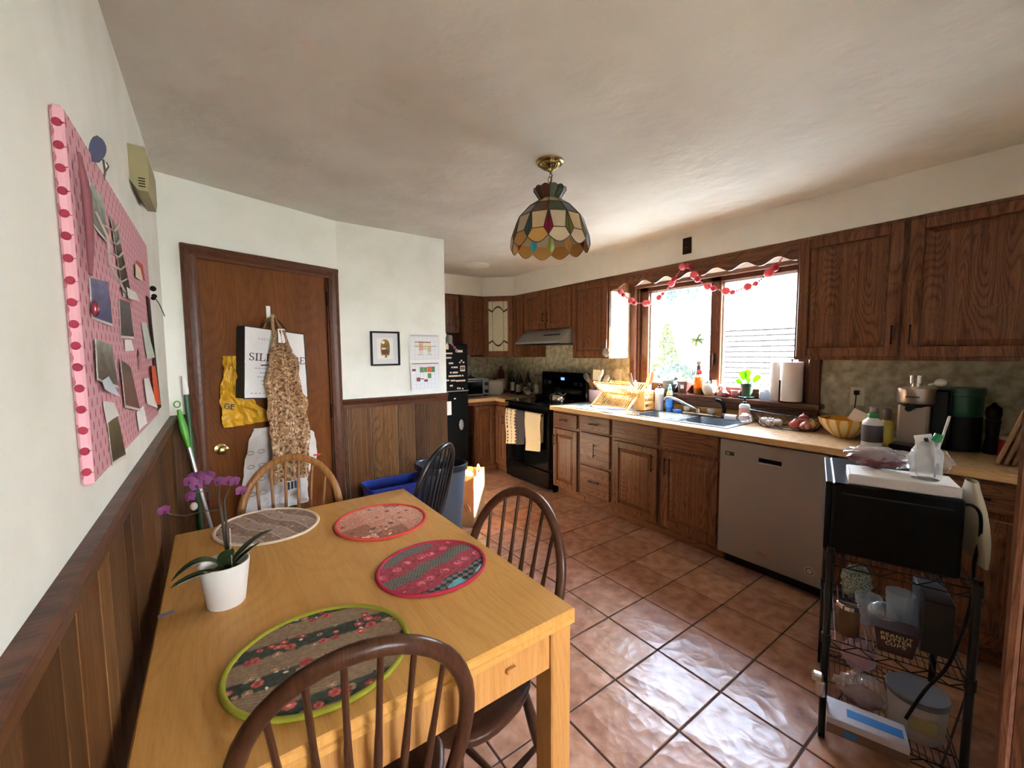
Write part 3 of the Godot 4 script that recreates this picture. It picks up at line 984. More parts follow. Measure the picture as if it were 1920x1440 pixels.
# ---------------------------------------------------------------- appliances
func appliances() -> void:
	# black range, local x = +z, local z = -x (front)
	var r := thing("range", "black electric range with glass door and tall control panel", "range", Vector3(2.735, 0, -3.52), -90)
	part(r, "body", mm(-0.378, 0.378, 0.03, 0.895, -0.6, -0.03, 0.004), W.black)
	part(r, "cooktop", mm(-0.38, 0.38, 0.895, 0.915, -0.6, 0.02, 0.006), W.black_gloss)
	var od := part(r, "oven_door", mm(-0.376, 0.376, 0.235, 0.845, -0.03, 0.012, 0.006), W.black_gloss)
	part(od, "window", mm(-0.26, 0.26, 0.42, 0.7, 0.012, 0.0135), mat("oven_glass", hexc("101012"), 0.05))
	var hd := MB.new()
	hd.cyl(Vector3(-0.33, 0.812, 0.052), Vector3(0.33, 0.812, 0.052), 0.011, 12)
	for x in [-0.31, 0.31]:
		hd.cyl(Vector3(x, 0.812, 0.01), Vector3(x, 0.812, 0.052), 0.009, 8)
	part(od, "handle", hd, W.black)
	part(r, "drawer", mm(-0.376, 0.376, 0.04, 0.225, -0.03, 0.01, 0.006), W.black_gloss)
	part(r, "toe_kick", mm(-0.37, 0.37, 0, 0.03, -0.5, -0.06), W.black)
	var bg := part(r, "control_panel", mm(-0.38, 0.38, 0.915, 1.225, -0.6, -0.535, 0.012), W.black_gloss)
	for x in [-0.3, -0.22, 0.22, 0.3]:
		var k := MB.new()
		k.lathe([Vector2(0, 0.022), Vector2(0.0, 0.022)], 4)
		k = MB.new()
		k.lathe([Vector2(0.021, 0), Vector2(0.02, 0.016), Vector2(0.017, 0.02), Vector2(0, 0.02)], 16, Vector3.ZERO, Basis(Vector3.RIGHT, PI / 2))
		part(bg, "knob", k, mat("knob_black", hexc("1a1a1c"), 0.3), Vector3(x, 1.10, -0.535))
	var disp := mat("range_display", hexc("30405a"), 0.2)
	disp.emission_enabled = true
	disp.emission = hexc("5f86d8")
	disp.emission_energy_multiplier = 1.4
	part(bg, "clock_display", mm(-0.03, 0.03, 1.135, 1.165, -0.5355, -0.534), disp)
	for e in [[-0.19, -0.42, 0.1], [0.19, -0.42, 0.075], [-0.19, -0.16, 0.075], [0.19, -0.16, 0.1]]:
		var rb := MB.new()
		rb.lathe([Vector2(e[2], 0), Vector2(e[2], 0.0012), Vector2(e[2] - 0.004, 0.0012), Vector2(e[2] - 0.004, 0)], 28)
		part(r, "burner_ring", rb, mat("burner_ring", hexc("38383a"), 0.3), Vector3(e[0], 0.915, e[1]))
	# hood under the short cabinet
	var h := thing("range_hood", "stainless and black range hood under the short cabinets", "hood", Vector3(XU, 1.545, -3.535), -90)
	var hb := MB.new()
	hb.ext(PackedVector2Array([Vector2(-0.3, 0), Vector2(0.16, 0), Vector2(0.165, 0.03), Vector2(0.05, 0.125), Vector2(0.0, 0.158), Vector2(-0.3, 0.158)]), 0.76, Transform3D(Basis(Vector3(0, 0, 1), Vector3(0, 1, 0), Vector3(-1, 0, 0)), Vector3(0.38, 0, 0)))
	part(h, "canopy", hb, mat("hood_metal", hexc("8d8a86"), 0.4, 0.3))
	part(h, "lip", mm(-0.38, 0.38, -0.006, 0.006, -0.29, 0.165, 0.002), W.black)
	var hs := Basis(Vector3.RIGHT, atan2(0.095, 0.115) - PI / 2 + PI / 2)
	for k in 5:
		var sm := MB.new()
		sm.box(Vector3(0.06 + 0.055 * k, 0.098, 0.086), Vector3(0.042, 0.012, 0.006), 0.0, Basis(Vector3.RIGHT, -0.88))
		part(h, "switch", sm, W.black)
	# dishwasher
	var d := thing("dishwasher", "stainless steel dishwasher with recessed handle below the worktop", "dishwasher", Vector3(2.745, 0, -1.093), -90)
	part(d, "body", mm(-0.3, 0.3, 0.11, 0.87, -0.58, -0.03), W.black)
	part(d, "toe_kick", mm(-0.3, 0.3, 0.0, 0.11, -0.4, -0.09), W.black)
	var fb := MB.new()
	# door front with a pocket left open for the handle
	for q in [[-0.306, 0.306, 0.095, 0.755], [-0.306, 0.306, 0.785, 0.868], [-0.306, -0.065, 0.755, 0.785], [0.065, 0.306, 0.755, 0.785]]:
		fb.box(Vector3((q[0] + q[1]) / 2, (q[2] + q[3]) / 2, -0.012), Vector3(q[1] - q[0], q[3] - q[2], 0.03), 0.0)
	var dd := part(d, "door", fb, mat("dishwasher_steel", hexc("a09a93"), 0.42, 0.85))
	part(dd, "handle_pocket", mm(-0.065, 0.065, 0.755, 0.785, -0.028, -0.02), W.black)
	part(dd, "handle_lip", mm(-0.068, 0.068, 0.748, 0.756, 0.0, 0.006, 0.002), W.steel)
	part(dd, "badge", mm(-0.272, -0.215, 0.765, 0.79, 0.003, 0.0045), mat("badge_dark", hexc("2c2b2b"), 0.3))
	var tm := TextMesh.new()
	tm.text = "10"
	tm.font_size = 24
	tm.pixel_size = 0.0008
	tm.depth = 0.0006
	place(dd, "badge_lettering", tm, W.whitep, Vector3(-0.256, 0.7775, 0.0048))
	part(dd, "name_plate", mm(-0.055, 0.015, 0.168, 0.186, 0.003, 0.0045), W.chrome)
	var sk := MB.new()
	sk.lathe([Vector2(0.027, 0), Vector2(0.027, 0.0008), Vector2(0, 0.0008)], 24, Vector3.ZERO, Basis(Vector3.RIGHT, PI / 2))
	part(dd, "sticker", sk, mat("sticker_grey", hexc("b9b4ae"), 0.6), Vector3(0.232, 0.175, 0.003))
	sk = MB.new()
	sk.lathe([Vector2(0.02, 0), Vector2(0.02, 0.0006), Vector2(0.016, 0.0006), Vector2(0.016, 0)], 24, Vector3.ZERO, Basis(Vector3.RIGHT, PI / 2))
	part(dd, "sticker_ring", sk, mat("badge_dark", hexc("2c2b2b"), 0.3), Vector3(0.232, 0.175, 0.0038))
	# refrigerator
	var f := thing("refrigerator", "black top-freezer refrigerator covered with word magnets", "refrigerator", Vector3(1.965, 0, -4.03))
	part(f, "body", mm(-0.345, 0.345, 0.02, 1.555, -0.72, -0.065, 0.006), W.black)
	var fbk := mat("fridge_black", hexc("070708"), 0.6)
	fbk.metallic_specular = 0.2
	part(f, "freezer_door", mm(-0.345, 0.345, 1.045, 1.555, -0.06, 0, 0.012), fbk)
	part(f, "door", mm(-0.345, 0.345, 0.06, 1.03, -0.06, 0, 0.012), mats.fridge_black)
	part(f, "grille", mm(-0.33, 0.33, 0.0, 0.055, -0.3, -0.05), W.black)
	part(f, "divider", mm(-0.34, 0.345, 1.031, 1.044, -0.055, 0.004, 0.002), mat("grey_trim", hexc("77797c"), 0.3, 0.7))

# ---------------------------------------------------------------- table and chairs
func dining_table() -> void:
	var t := thing("dining_table", "beech wood dining table with square legs along the wainscot wall", "table", Vector3(0.31, 0, -1.4125))
	var hx := 0.465
	var hz := 0.6325
	part(t, "top", mm(-hx, hx, 0.727, 0.75, -hz, hz, 0.004), W.table)
	part(t, "leaf", mm(-hx + 0.004, hx + 0.004, 0.703, 0.724, -hz + 0.004, hz - 0.004, 0.004), W.table)
	for sx in [-1, 1]:
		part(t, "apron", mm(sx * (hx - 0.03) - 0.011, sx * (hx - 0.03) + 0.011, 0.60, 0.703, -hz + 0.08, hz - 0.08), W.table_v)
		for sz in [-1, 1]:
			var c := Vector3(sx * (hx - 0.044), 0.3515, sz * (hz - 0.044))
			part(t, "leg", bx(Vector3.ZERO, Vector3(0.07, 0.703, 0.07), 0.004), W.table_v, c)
	for sz in [-1, 1]:
		part(t, "apron", mm(-hx + 0.08, hx - 0.08, 0.60, 0.703, sz * (hz - 0.03) - 0.011, sz * (hz - 0.03) + 0.011), W.table_v)
	part(t, "leaf_stop", mm(0.24, 0.27, 0.655, 0.667, hz - 0.019, hz - 0.006, 0.003), W.table_v)
	one("tape_strip", "short grey tape strip stuck on table beside the wainscot", "tape", bx(Vector3(0, 0.0004, 0), Vector3(0.035, 0.0006, 0.02)), mat("grey_tape", hexc("7d7488"), 0.7), Vector3(-0.137, 0.75, -1.42), 12)
	# placemats
	var specs := [
		["cream", 0.149, -1.919, 0.205, 0.182, -60.0, "d1bda0", 1, "oval placemat with brown floral print and cream rim by the orchid"],
		["red", 0.539, -1.686, 0.185, 0.188, 0.0, "c43a30", 2, "salmon patchwork oval placemat with bright red rim"],
		["crimson", 0.553, -1.219, 0.186, 0.170, 17.0, "9c1533", 3, "placemat with red rose and grey bands and crimson rim"],
		["olive", 0.172, -1.004, 0.200, 0.182, -15.0, "8f8c1e", 4, "olive-rimmed placemat with red flowers in front of the near chair"]]
	for s in specs:
		var o := thing("placemat", s[8], "placemat", Vector3(s[1], 0.75, s[2]), s[5], "oval placemats on the dining table")
		var a: float = s[3] - 0.008
		var b: float = s[4] - 0.008
		var d := MB.new()
		var f := FastNoiseLite.new()
		f.seed = 3 + int(s[7])
		f.frequency = 9.0
		var rows := []
		for i in 13:
			var row := PackedVector3Array()
			for j in 48:
				var g := -TAU * j / 48.0
				var r := i / 12.0
				var p := Vector3(a * r * cos(g), 0, b * r * sin(g))
				p.y = 0.0055 + 0.0016 * f.get_noise_2d(p.x * 3, p.z * 3)
				row.append(p)
			rows.append(row)
		for i in 12:
			for j in 48:
				var j1 := (j + 1) % 48
				var q := [rows[i][j], rows[i + 1][j], rows[i + 1][j1], rows[i][j1]]
				var u := []
				for p in q:
					u.append(Vector2(p.x / (2 * a) + 0.5, p.z / (2 * b) + 0.5))
				var k: Vector3 = (q[1] - q[0]).cross(q[2] - q[1])
				k = k.normalized() if k.length_squared() > 1e-18 else Vector3.UP
				if k.y < 0:
					k = -k
				d.tri3(q[0], q[1], q[2], k, k, k, u[0], u[1], u[2])
				d.tri3(q[0], q[2], q[3], k, k, k, u[0], u[2], u[3])
		var bot := MB.new()
		part(o, "fabric", d, picture("placemat_print_%s" % s[0], mat_print(int(s[7])), 0.9))
		var rim := []
		for j in 56:
			var g := TAU * j / 56.0
			rim.append(Vector3((a + 0.001) * cos(g), 0.0052, (b + 0.001) * sin(g)))
		var rb := MB.new()
		rb.tube(rim, 0.0072, 8, false, true, 0.72)
		part(o, "rim", rb, mat("placemat_rim_%s" % s[0], hexc(s[6]), 0.9))
	orchid()

func blob(im: Image, x: float, y: float, r: float, c: Color, rag := 0.0, ry := -1.0) -> void:
	var n := im.get_width()
	var r2 := r if ry < 0 else ry
	for py in range(maxi(0, int(y - r2 - 1)), mini(n, int(y + r2 + 2))):
		for px in range(maxi(0, int(x - r - 1)), mini(n, int(x + r + 2))):
			var d := Vector2((px - x) / r, (py - y) / r2).length()
			if d < 1.0 - rag * absf(sin(px * 1.7 + py * 2.3)):
				im.set_pixel(px, py, c)

func flower(im: Image, x: float, y: float, r: float, petal: Color, heart: Color, pn := 6, ph := 0.0) -> void:
	for k in pn:
		var a := TAU * k / pn + ph
		blob(im, x + cos(a) * r * 0.58, y + sin(a) * r * 0.58, r * 0.42, petal.darkened(0.12 * (k % 3)), 0.2)
	blob(im, x, y, r * 0.33, heart)

func mat_print(k: int) -> Image:
	var n := 384
	var im := Image.create(n, n, false, Image.FORMAT_RGB8)
	var rng := RandomNumberGenerator.new()
	rng.seed = 40 + k
	var nz := bytes_of(noise_image(n, n, 0.06, 60 + k, 3), n, n)
	if k == 1:
		for y in n:
			for x in n:
				var v := nz[y * n + x] / 255.0
				var band := int((y + 10 * sin(x * 0.03)) / 62.0) % 2
				var c := hexc("8b7263").lerp(hexc("b79f8c"), v) if band else hexc("6f5244").lerp(hexc("a88a78"), v)
				if (y + int(10 * sin(x * 0.03))) % 62 < 4:
					c = hexc("c9b59a")
				im.set_pixel(x, y, c)
		for q in 90:
			var x := rng.randf() * n
			var y := rng.randf() * n
			blob(im, x, y, 4 + rng.randf() * 7, hexc(["9a6a58", "5e4438", "c2a893"][q % 3]), 0.5)
	elif k == 2:
		for y in n:
			for x in n:
				var v := nz[y * n + x] / 255.0
				var cell := (int(x / 128.0) * 3 + int((y + x * 0.2) / 110.0) * 5) % 4
				var c: Color = [hexc("d8997c"), hexc("cf8a70"), hexc("a5694d"), hexc("dda287")][cell]
				im.set_pixel(x, y, c.lerp(c.darkened(0.35), v * v))
		for q in 26:
			flower(im, rng.randf() * n, rng.randf() * n, 8 + rng.randf() * 8, hexc(["6d5a4a", "b0593f", "e6b59a"][q % 3]), hexc("5a4436"), 5, rng.randf())
		for q in 60:
			blob(im, rng.randf() * n * 0.45 + n * 0.05, n * 0.72 + rng.randf() * n * 0.22, 4 + rng.randf() * 5, hexc(["e9c7a4", "7a4f38", "c07a5a"][q % 3]), 0.4)
	elif k == 3:
		for y in n:
			for x in n:
				var v := nz[y * n + x] / 255.0
				var yy := y + 7.0 * sin(x * 0.045)
				var c := hexc("b8424e").lerp(hexc("7c2431"), v)
				var b := yy / n
				if b < 0.17 or (b > 0.40 and b < 0.56):
					var chk := (int(x / 7.0) + int(y / 7.0)) % 2
					c = hexc("6d675a") if chk else hexc("3f3b34")
					c = c.lerp(hexc("8a8474"), v * 0.4)
				elif b > 0.80:
					c = hexc("6b675e") if (int((x + y) / 26.0) + int((x - y + 400) / 26.0)) % 2 else hexc("23221f")
					if b > 0.9 and sin(x * 0.05) > -0.1:
						c = hexc("3f8f9c").lerp(hexc("8fc4c8"), v)
				im.set_pixel(x, y, c)
		for r in [0.285, 0.68]:
			for q in 7:
				var x: float = (q + 0.3 + 0.4 * rng.randf()) * n / 7.0
				var y: float = n * r + rng.randf_range(-8, 8)
				for e in 5:
					blob(im, x + rng.randf_range(-5, 5), y + rng.randf_range(-4, 4), 24 - e * 4.4, [hexc("8f2a38"), hexc("c75560"), hexc("a93843"), hexc("d98086"), hexc("9a2f3c")][e], 0.15)
				blob(im, x + 26, y + 12, 7, hexc("4a4034"), 0.3)
	else:
		for y in n:
			for x in n:
				var v := nz[y * n + x] / 255.0
				var b := (y + 0.15 * x) / n
				var wave := sin(TAU * b * 3.3)
				var c := hexc("7d6449").lerp(hexc("9a8163"), v)
				if wave > 0.35:
					c = hexc("1f2a20").lerp(hexc("4a4634"), v)
				elif wave > 0.1:
					c = hexc("5d4d39").lerp(hexc("8d7456"), v)
				if fmod(y + 4 * sin(x * 0.05), 9.0) < 1.5 and wave < 0.1:
					c = c.darkened(0.25)
				im.set_pixel(x, y, c)
		for q in 130:
			var x := rng.randf() * n
			var y := rng.randf() * n
			if sin(TAU * (y + 0.15 * x) / n * 3.3) > 0.0:
				blob(im, x, y, 3 + rng.randf() * 5, hexc(["d8cfae", "12241a", "8f8a6c", "2c4430"][q % 4]), 0.3, 3 + rng.randf() * 3)
		for q in 150:
			var x := rng.randf() * n
			var y := rng.randf() * n
			if sin(TAU * (y + 0.15 * x) / n * 3.3) > -0.35:
				flower(im, x, y, 7 + rng.randf() * 8, hexc(["b0463f", "c65a50", "a98a66"][q % 3]), hexc(["d99a86", "8c2f2c"][q % 2]), 6 + q % 3, rng.randf())
	return im

func petal(mb: MB, c: Vector3, b: Basis, L: float, wd: float, curl: float) -> void:
	var P := []
	for i in 5:
		var v := i / 4.0
		var row := PackedVector3Array()
		var w := wd * sin(PI * (0.12 + 0.82 * v)) * (1.0 if v > 0.01 else 0.4)
		for j in 5:
			var u := (j - 2) / 2.0
			row.append(c + b * Vector3(u * w, v * L, -curl * v * v * L - 0.18 * w * u * u))
		P.append(row)
	mb.grid(P)
	mb.grid(P, false, false, true)

func leaf_mesh(mb: MB, path: Array, wd: float, side: Vector3, fold := 0.25, tip := 1.0) -> void:
	var P := []
	var n := path.size()
	for i in n:
		var v := float(i) / (n - 1)
		var w := wd * pow(sin(PI * clampf(0.1 + 0.9 * v, 0, 1)), 0.6) * (1.0 if i < n - 1 else 0.05)
		var row := PackedVector3Array()
		var d: Vector3 = (path[mini(i + 1, n - 1)] - path[maxi(i - 1, 0)]).normalized()
		var up := side.cross(d).normalized()
		for j in 5:
			var u := (j - 2) / 2.0
			row.append(path[i] + side * u * w + up * fold * w * absf(u))
		P.append(row)
	mb.sheet(P, 0.0018)

func smooth(pts: Array, n := 5) -> Array:
	var out := []
	for i in pts.size() - 1:
		var a: Vector3 = pts[maxi(i - 1, 0)]
		var d: Vector3 = pts[mini(i + 2, pts.size() - 1)]
		for k in n:
			out.append(pts[i].cubic_interpolate(pts[i + 1], a, d, float(k) / n))
	out.append(pts[-1])
	return out

func arc(a: Vector3, b: Vector3, c: Vector3, n := 8) -> Array:
	var out := []
	for i in n + 1:
		var t := float(i) / n
		out.append(a.lerp(b, t).lerp(b.lerp(c, t), t))
	return out

func orchid() -> void:
	var pot := Vector3(-0.002, 0.75, -1.387)
	var o := thing("flower_pot", "white ceramic flower pot holding the purple orchid", "pot", pot)
	var b := MB.new()
	b.lathe([Vector2(0, 0), Vector2(0.044, 0), Vector2(0.046, 0.003), Vector2(0.061, 0.118), Vector2(0.0605, 0.121), Vector2(0.057, 0.121), Vector2(0.053, 0.085), Vector2(0, 0.085)], 36)
	part(o, "wall", b, mat("pot_white", hexc("e4e0d8"), 0.35))
	var so := MB.new()
	so.lathe([Vector2(0.0545, 0.086), Vector2(0.03, 0.1), Vector2(0, 0.103)], 18)
	part(o, "bark", so, mottled("bark", 141, [hexc("2a1a10"), hexc("4a3422"), hexc("6a5038")], 0.2, 12.0))
	var p := thing("orchid", "purple moth orchid with dark strappy leaves in white pot", "plant", pot + Vector3(0, 0.1, 0))
	var lm := mat("orchid_leaf", hexc("2a3a1c"), 0.4)
	for l in [
		[Vector3(0.0, 0, 0), Vector3(-0.045, 0.075, 0.01), Vector3(-0.115, 0.012, 0.02), 0.019],
		[Vector3(-0.005, 0, 0.015), Vector3(-0.05, 0.035, 0.05), Vector3(-0.115, 0.016, 0.075), 0.016],
		[Vector3(0.01, 0, 0), Vector3(0.05, 0.06, 0.0), Vector3(0.12, 0.075, -0.02), 0.016],
		[Vector3(0.008, 0, 0.01), Vector3(0.04, 0.03, 0.02), Vector3(0.085, 0.06, 0.02), 0.013],
		[Vector3(0.0, 0, 0.0), Vector3(0.004, 0.05, 0.02), Vector3(0.012, 0.07, 0.045), 0.02]]:
		var path := arc(l[0], l[1], l[2], 9)
		var d: Vector3 = (l[2] - l[0]).normalized()
		var lb := MB.new()
		leaf_mesh(lb, path, l[3], d.cross(Vector3.UP).normalized(), 0.3)
		part(p, "leaf", lb, lm)
	var sm := mat("orchid_stem", hexc("33291c"), 0.5)
	var st := MB.new()
	var k := 0.00151
	var P := func(px: float, py: float, dz: float) -> Vector3:
		return Vector3((px - 425.0) * k, (1128.0 - py) * k - 0.1, dz)
	st.tube([P.call(432, 1062, 0), P.call(428, 1010, 0.0), P.call(425, 960, 0.0), P.call(422, 925, 0.0), P.call(424, 895, 0.005), P.call(432, 880, 0.01)], [0.0045, 0.004, 0.0035, 0.003, 0.002, 0.0015], 8)
	st.tube([P.call(431, 1055, 0.008), P.call(432, 1000, 0.01), P.call(430, 930, 0.01), P.call(440, 905, 0.015), P.call(452, 900, 0.02), P.call(462, 912, 0.025)], [0.0042, 0.0035, 0.003, 0.002, 0.0018, 0.0012], 8)
	st.tube([P.call(424, 950, 0), P.call(400, 948, -0.01), P.call(372, 952, -0.015), P.call(352, 945, -0.02), P.call(342, 932, -0.02)], [0.002, 0.0016, 0.0015, 0.0014, 0.001], 6)
	st.tube([P.call(423, 925, 0), P.call(405, 908, 0.01), P.call(385, 906, 0.02)], 0.0013, 6)
	st.tube([P.call(424, 905, 0), P.call(408, 888, 0.01), P.call(392, 880, 0.02)], 0.0013, 6)
	part(p, "stem", st, sm)
	var stake := MB.new()
	stake.cyl(P.call(436, 1060, 0.012), P.call(436, 985, 0.012), 0.0016, 6)
	part(p, "stake", stake, mat("stake_pale", hexc("b7ab98"), 0.6))
	var pur := leafy("orchid_petal", hexc("8a4a7e"), hexc("5a2a52"), 0.6)
	var lip := mat("orchid_lip", hexc("5e1246"), 0.5)
	var rng := RandomNumberGenerator.new()
	rng.seed = 12
	for q in [[250, 190], [310, 160], [372, 186], [290, 235], [242, 312], [435, 240], [505, 248], [548, 252], [590, 340], [70, 430], [345, 200], [275, 175]]:
		var c: Vector3 = P.call(330 + q[0] / 4.647, 840 + q[1] / 4.647, rng.randf_range(0.0, 0.03) + (0.02 if q[0] > 200 else -0.02))
		var bs := Basis(Vector3.UP, rng.randf_range(-0.7, 0.7)) * Basis(Vector3.RIGHT, rng.randf_range(-0.35, 0.25)) * Basis(Vector3.BACK, rng.randf_range(-0.3, 0.3))
		var fb := MB.new()
		for e in [[62.0, 0.016, 0.0105], [-62.0, 0.016, 0.0105], [0.0, 0.015, 0.0065], [128.0, 0.015, 0.006], [-128.0, 0.015, 0.006]]:
			petal(fb, c, bs * Basis(Vector3.BACK, deg_to_rad(e[0])), e[1], e[2], 0.15)
		var fl := part(p, "flower", fb, pur)
		var lb := MB.new()
		lb.ball(c + bs * Vector3(0, -0.002, 0.003), Vector3(0.0035, 0.005, 0.004), 8, 6, bs)
		part(fl, "lip", lb, lip)
	var bud := MB.new()
	bud.ball(P.call(386, 932, 0.01), Vector3(0.0085, 0.011, 0.0085), 10, 8)
	part(p, "bud", bud, mat("bud_pale", hexc("a08c86"), 0.6))

# bow-back Windsor chair, seat centre at origin, front towards +z
func windsor(label: String, wm: Material, at: Vector3, turn: float, oval := 1.0, slats := 6) -> Node3D:
	var c := thing("windsor_chair", label, "chair", at, turn)
	var sy := 0.44
	# saddle seat
	var top := []
	var n := 36
	for i in 8:
		var r := [0.0, 0.3, 0.55, 0.78, 0.92, 0.985, 1.0, 0.97][i] as float
		var row := PackedVector3Array()
		for j in n:
			var a := -TAU * j / n
			var sx: float = 0.215 * (1.0 + 0.06 * sin(a))
			var p := Vector3(signf(cos(a)) * pow(absf(cos(a)), 0.8) * sx * r, 0, signf(sin(a)) * pow(absf(sin(a)), 0.8) * 0.205 * r)
			var dish := 0.012 * exp(-8.0 * (Vector2(p.x / 0.2, (p.z + 0.03) / 0.2).length() - 0.45) ** 2)
			p.y = sy - dish - [0.0, 0.0, 0.0, 0.0, 0.001, 0.006, 0.016, 0.034][i]
			row.append(p)
		top.append(row)
	var sb := MB.new()
	sb.grid(top, false, true, true)
	var bot := []
	for i in 2:
		var row := PackedVector3Array()
		for j in n:
			row.append(Vector3(top[7][j].x * i, sy - 0.034, top[7][j].z * i))
		bot.append(row)
	sb.grid(bot, false, true)
	part(c, "seat", sb, wm)
	# bow
	var lean := 0.24
	var bow := []
	var hw := 0.212 * oval
	var H := 0.505
	var at_y := func(x: float, y: float) -> Vector3:
		return Vector3(x, sy + y, -0.175 - lean * y - 0.02 * (1.0 - pow(x / hw, 2.0)))
	for k in 41:
		var t := k / 40.0
		var x: float
		var y: float
		if t < 0.25:
			var q := t / 0.25
			x = -lerpf(0.155 * oval, hw, sin(q * PI / 2))
			y = -0.02 + q * 0.27
		elif t > 0.75:
			var q := (1.0 - t) / 0.25
			x = lerpf(0.155 * oval, hw, sin(q * PI / 2))
			y = -0.02 + q * 0.27
		else:
			var q := (t - 0.25) / 0.5 * PI
			x = -cos(q) * hw
			y = 0.25 + sin(q) * (H - 0.25)
		bow.append(at_y.call(x, y))
	var bb := MB.new()
	bb.tube(bow, 0.0155, 10, true, false, 1.12)
	part(c, "bow", bb, wm)
	# spindles fanning upwards to the bow
	for k in slats:
		var u := (k + 0.5) / slats * 2.0 - 1.0
		var xb := u * 0.135 * oval
		var xt := u * 0.182 * oval
		var yt := 0.25 + (H - 0.25) * sqrt(maxf(0.0, 1.0 - pow(xt / hw, 2.0)))
		var A: Vector3 = at_y.call(xb, -0.01)
		var B: Vector3 = at_y.call(xt, yt)
		var pts := []
		var rr := []
		for e in 9:
			pts.append(A.lerp(B, e / 8.0))
			rr.append(0.0062 + 0.0035 * sin(PI * minf(1.0, e / 8.0 * 1.5)))
		var s := MB.new()
		s.tube(pts, rr, 8)
		part(c, "spindle", s, wm)
	# legs and stretchers
	var feet := {}
	for sx in [-1, 1]:
		for sz in [-1, 1]:
			var A := Vector3(sx * 0.135, sy - 0.03, sz * 0.13)
			var B := Vector3(sx * 0.205, 0.0, sz * (0.185 if sz > 0 else 0.215))
			feet[[sx, sz]] = A.lerp(B, 0.55)
			var pts := []
			var rr := []
			for e in 11:
				pts.append(A.lerp(B, e / 10.0))
				rr.append([0.013, 0.014, 0.016, 0.018, 0.0195, 0.02, 0.019, 0.017, 0.0155, 0.014, 0.0125][e])
			var l := MB.new()
			l.tube(pts, rr, 12)
			part(c, "leg", l, wm)
	for sx in [-1, 1]:
		var l := MB.new()
		var m: Vector3 = (feet[[sx, -1]] + feet[[sx, 1]]) / 2
		l.tube([feet[[sx, -1]], m, feet[[sx, 1]]], [0.008, 0.012, 0.008], 10)
		part(c, "stretcher", l, wm)
		feet[sx] = m
	var l2 := MB.new()
	l2.tube([feet[-1], (feet[-1] + feet[1]) / 2, feet[1]], [0.008, 0.012, 0.008], 10)
	part(c, "stretcher", l2, wm)
	return c

func chairs() -> void:
	windsor("brown bow-back wooden chair at the table end facing the door", W.chair, Vector3(0.24, 0, -1.005), 169.5)
	windsor("brown bow-back chair tucked in at table side facing the wainscot wall", W.chair, Vector3(0.59, 0, -1.10), -78.5)
	windsor("lighter brown bow-back chair at table end nearest the door", W.chair_pale, Vector3(0.211, 0, -1.964), -15.0)
	windsor("black bow-back chair beside the blue bin and grey trash can", W.chair_black, Vector3(0.83, 0, -2.295), -144.0, 0.92)
	# bins and paper bag by the wall
	var r := thing("recycling_bin", "open blue plastic recycling bin against plank wainscot", "bin", Vector3(1.07, 0, -2.985))
	var shape := func(w: float, d: float, rc: float, y: float, n := 6) -> PackedVector3Array:
		var row := PackedVector3Array()
		for q in 4:
			var cx: float = (w / 2 - rc) * [1, -1, -1, 1][q]
			var cz: float = (d / 2 - rc) * [1, 1, -1, -1][q]
			for k in n + 1:
				var a := PI / 2 * (q + k / float(n))
				row.append(Vector3(cx + rc * cos(a), y, cz + rc * sin(a)))
		return row
	var loft := func(spec: Array) -> MB:
		var P := []
		for s in spec:
			P.append(shape.call(s[0], s[1], s[2], s[3]))
		var m := MB.new()
		m.grid(P, false, true, true)
		return m
	var blue := mat("bin_blue", hexc("16318f"), 0.4)
	part(r, "tub", loft.call([[0.001, 0.001, 0.0005, 0.0], [0.37, 0.19, 0.03, 0.0], [0.44, 0.245, 0.04, 0.47], [0.46, 0.262, 0.045, 0.472], [0.462, 0.264, 0.045, 0.495], [0.452, 0.254, 0.043, 0.5], [0.432, 0.236, 0.038, 0.49], [0.36, 0.18, 0.03, 0.01], [0.001, 0.001, 0.0005, 0.01]]), blue)
	var tc := thing("trash_can", "grey plastic trash can with bag liner behind the black chair", "bin", Vector3(1.37, 0, -2.83))
	var grey := mat("bin_grey", hexc("444a52"), 0.5)
	part(tc, "can", loft.call([[0.001, 0.001, 0.0005, 0.0], [0.25, 0.25, 0.08, 0.0], [0.34, 0.34, 0.12, 0.585], [0.36, 0.36, 0.125, 0.588], [0.362, 0.362, 0.126, 0.615], [0.35, 0.35, 0.12, 0.62], [0.328, 0.328, 0.115, 0.61], [0.24, 0.24, 0.07, 0.01], [0.001, 0.001, 0.0005, 0.01]]), grey)
	part(tc, "liner", loft.call([[0.352, 0.352, 0.122, 0.575], [0.364, 0.364, 0.127, 0.585], [0.367, 0.367, 0.127, 0.622], [0.35, 0.35, 0.12, 0.626], [0.325, 0.325, 0.114, 0.612], [0.3, 0.3, 0.1, 0.4]]), mat("liner_dark", hexc("22252b"), 0.3))
	paper_bag()

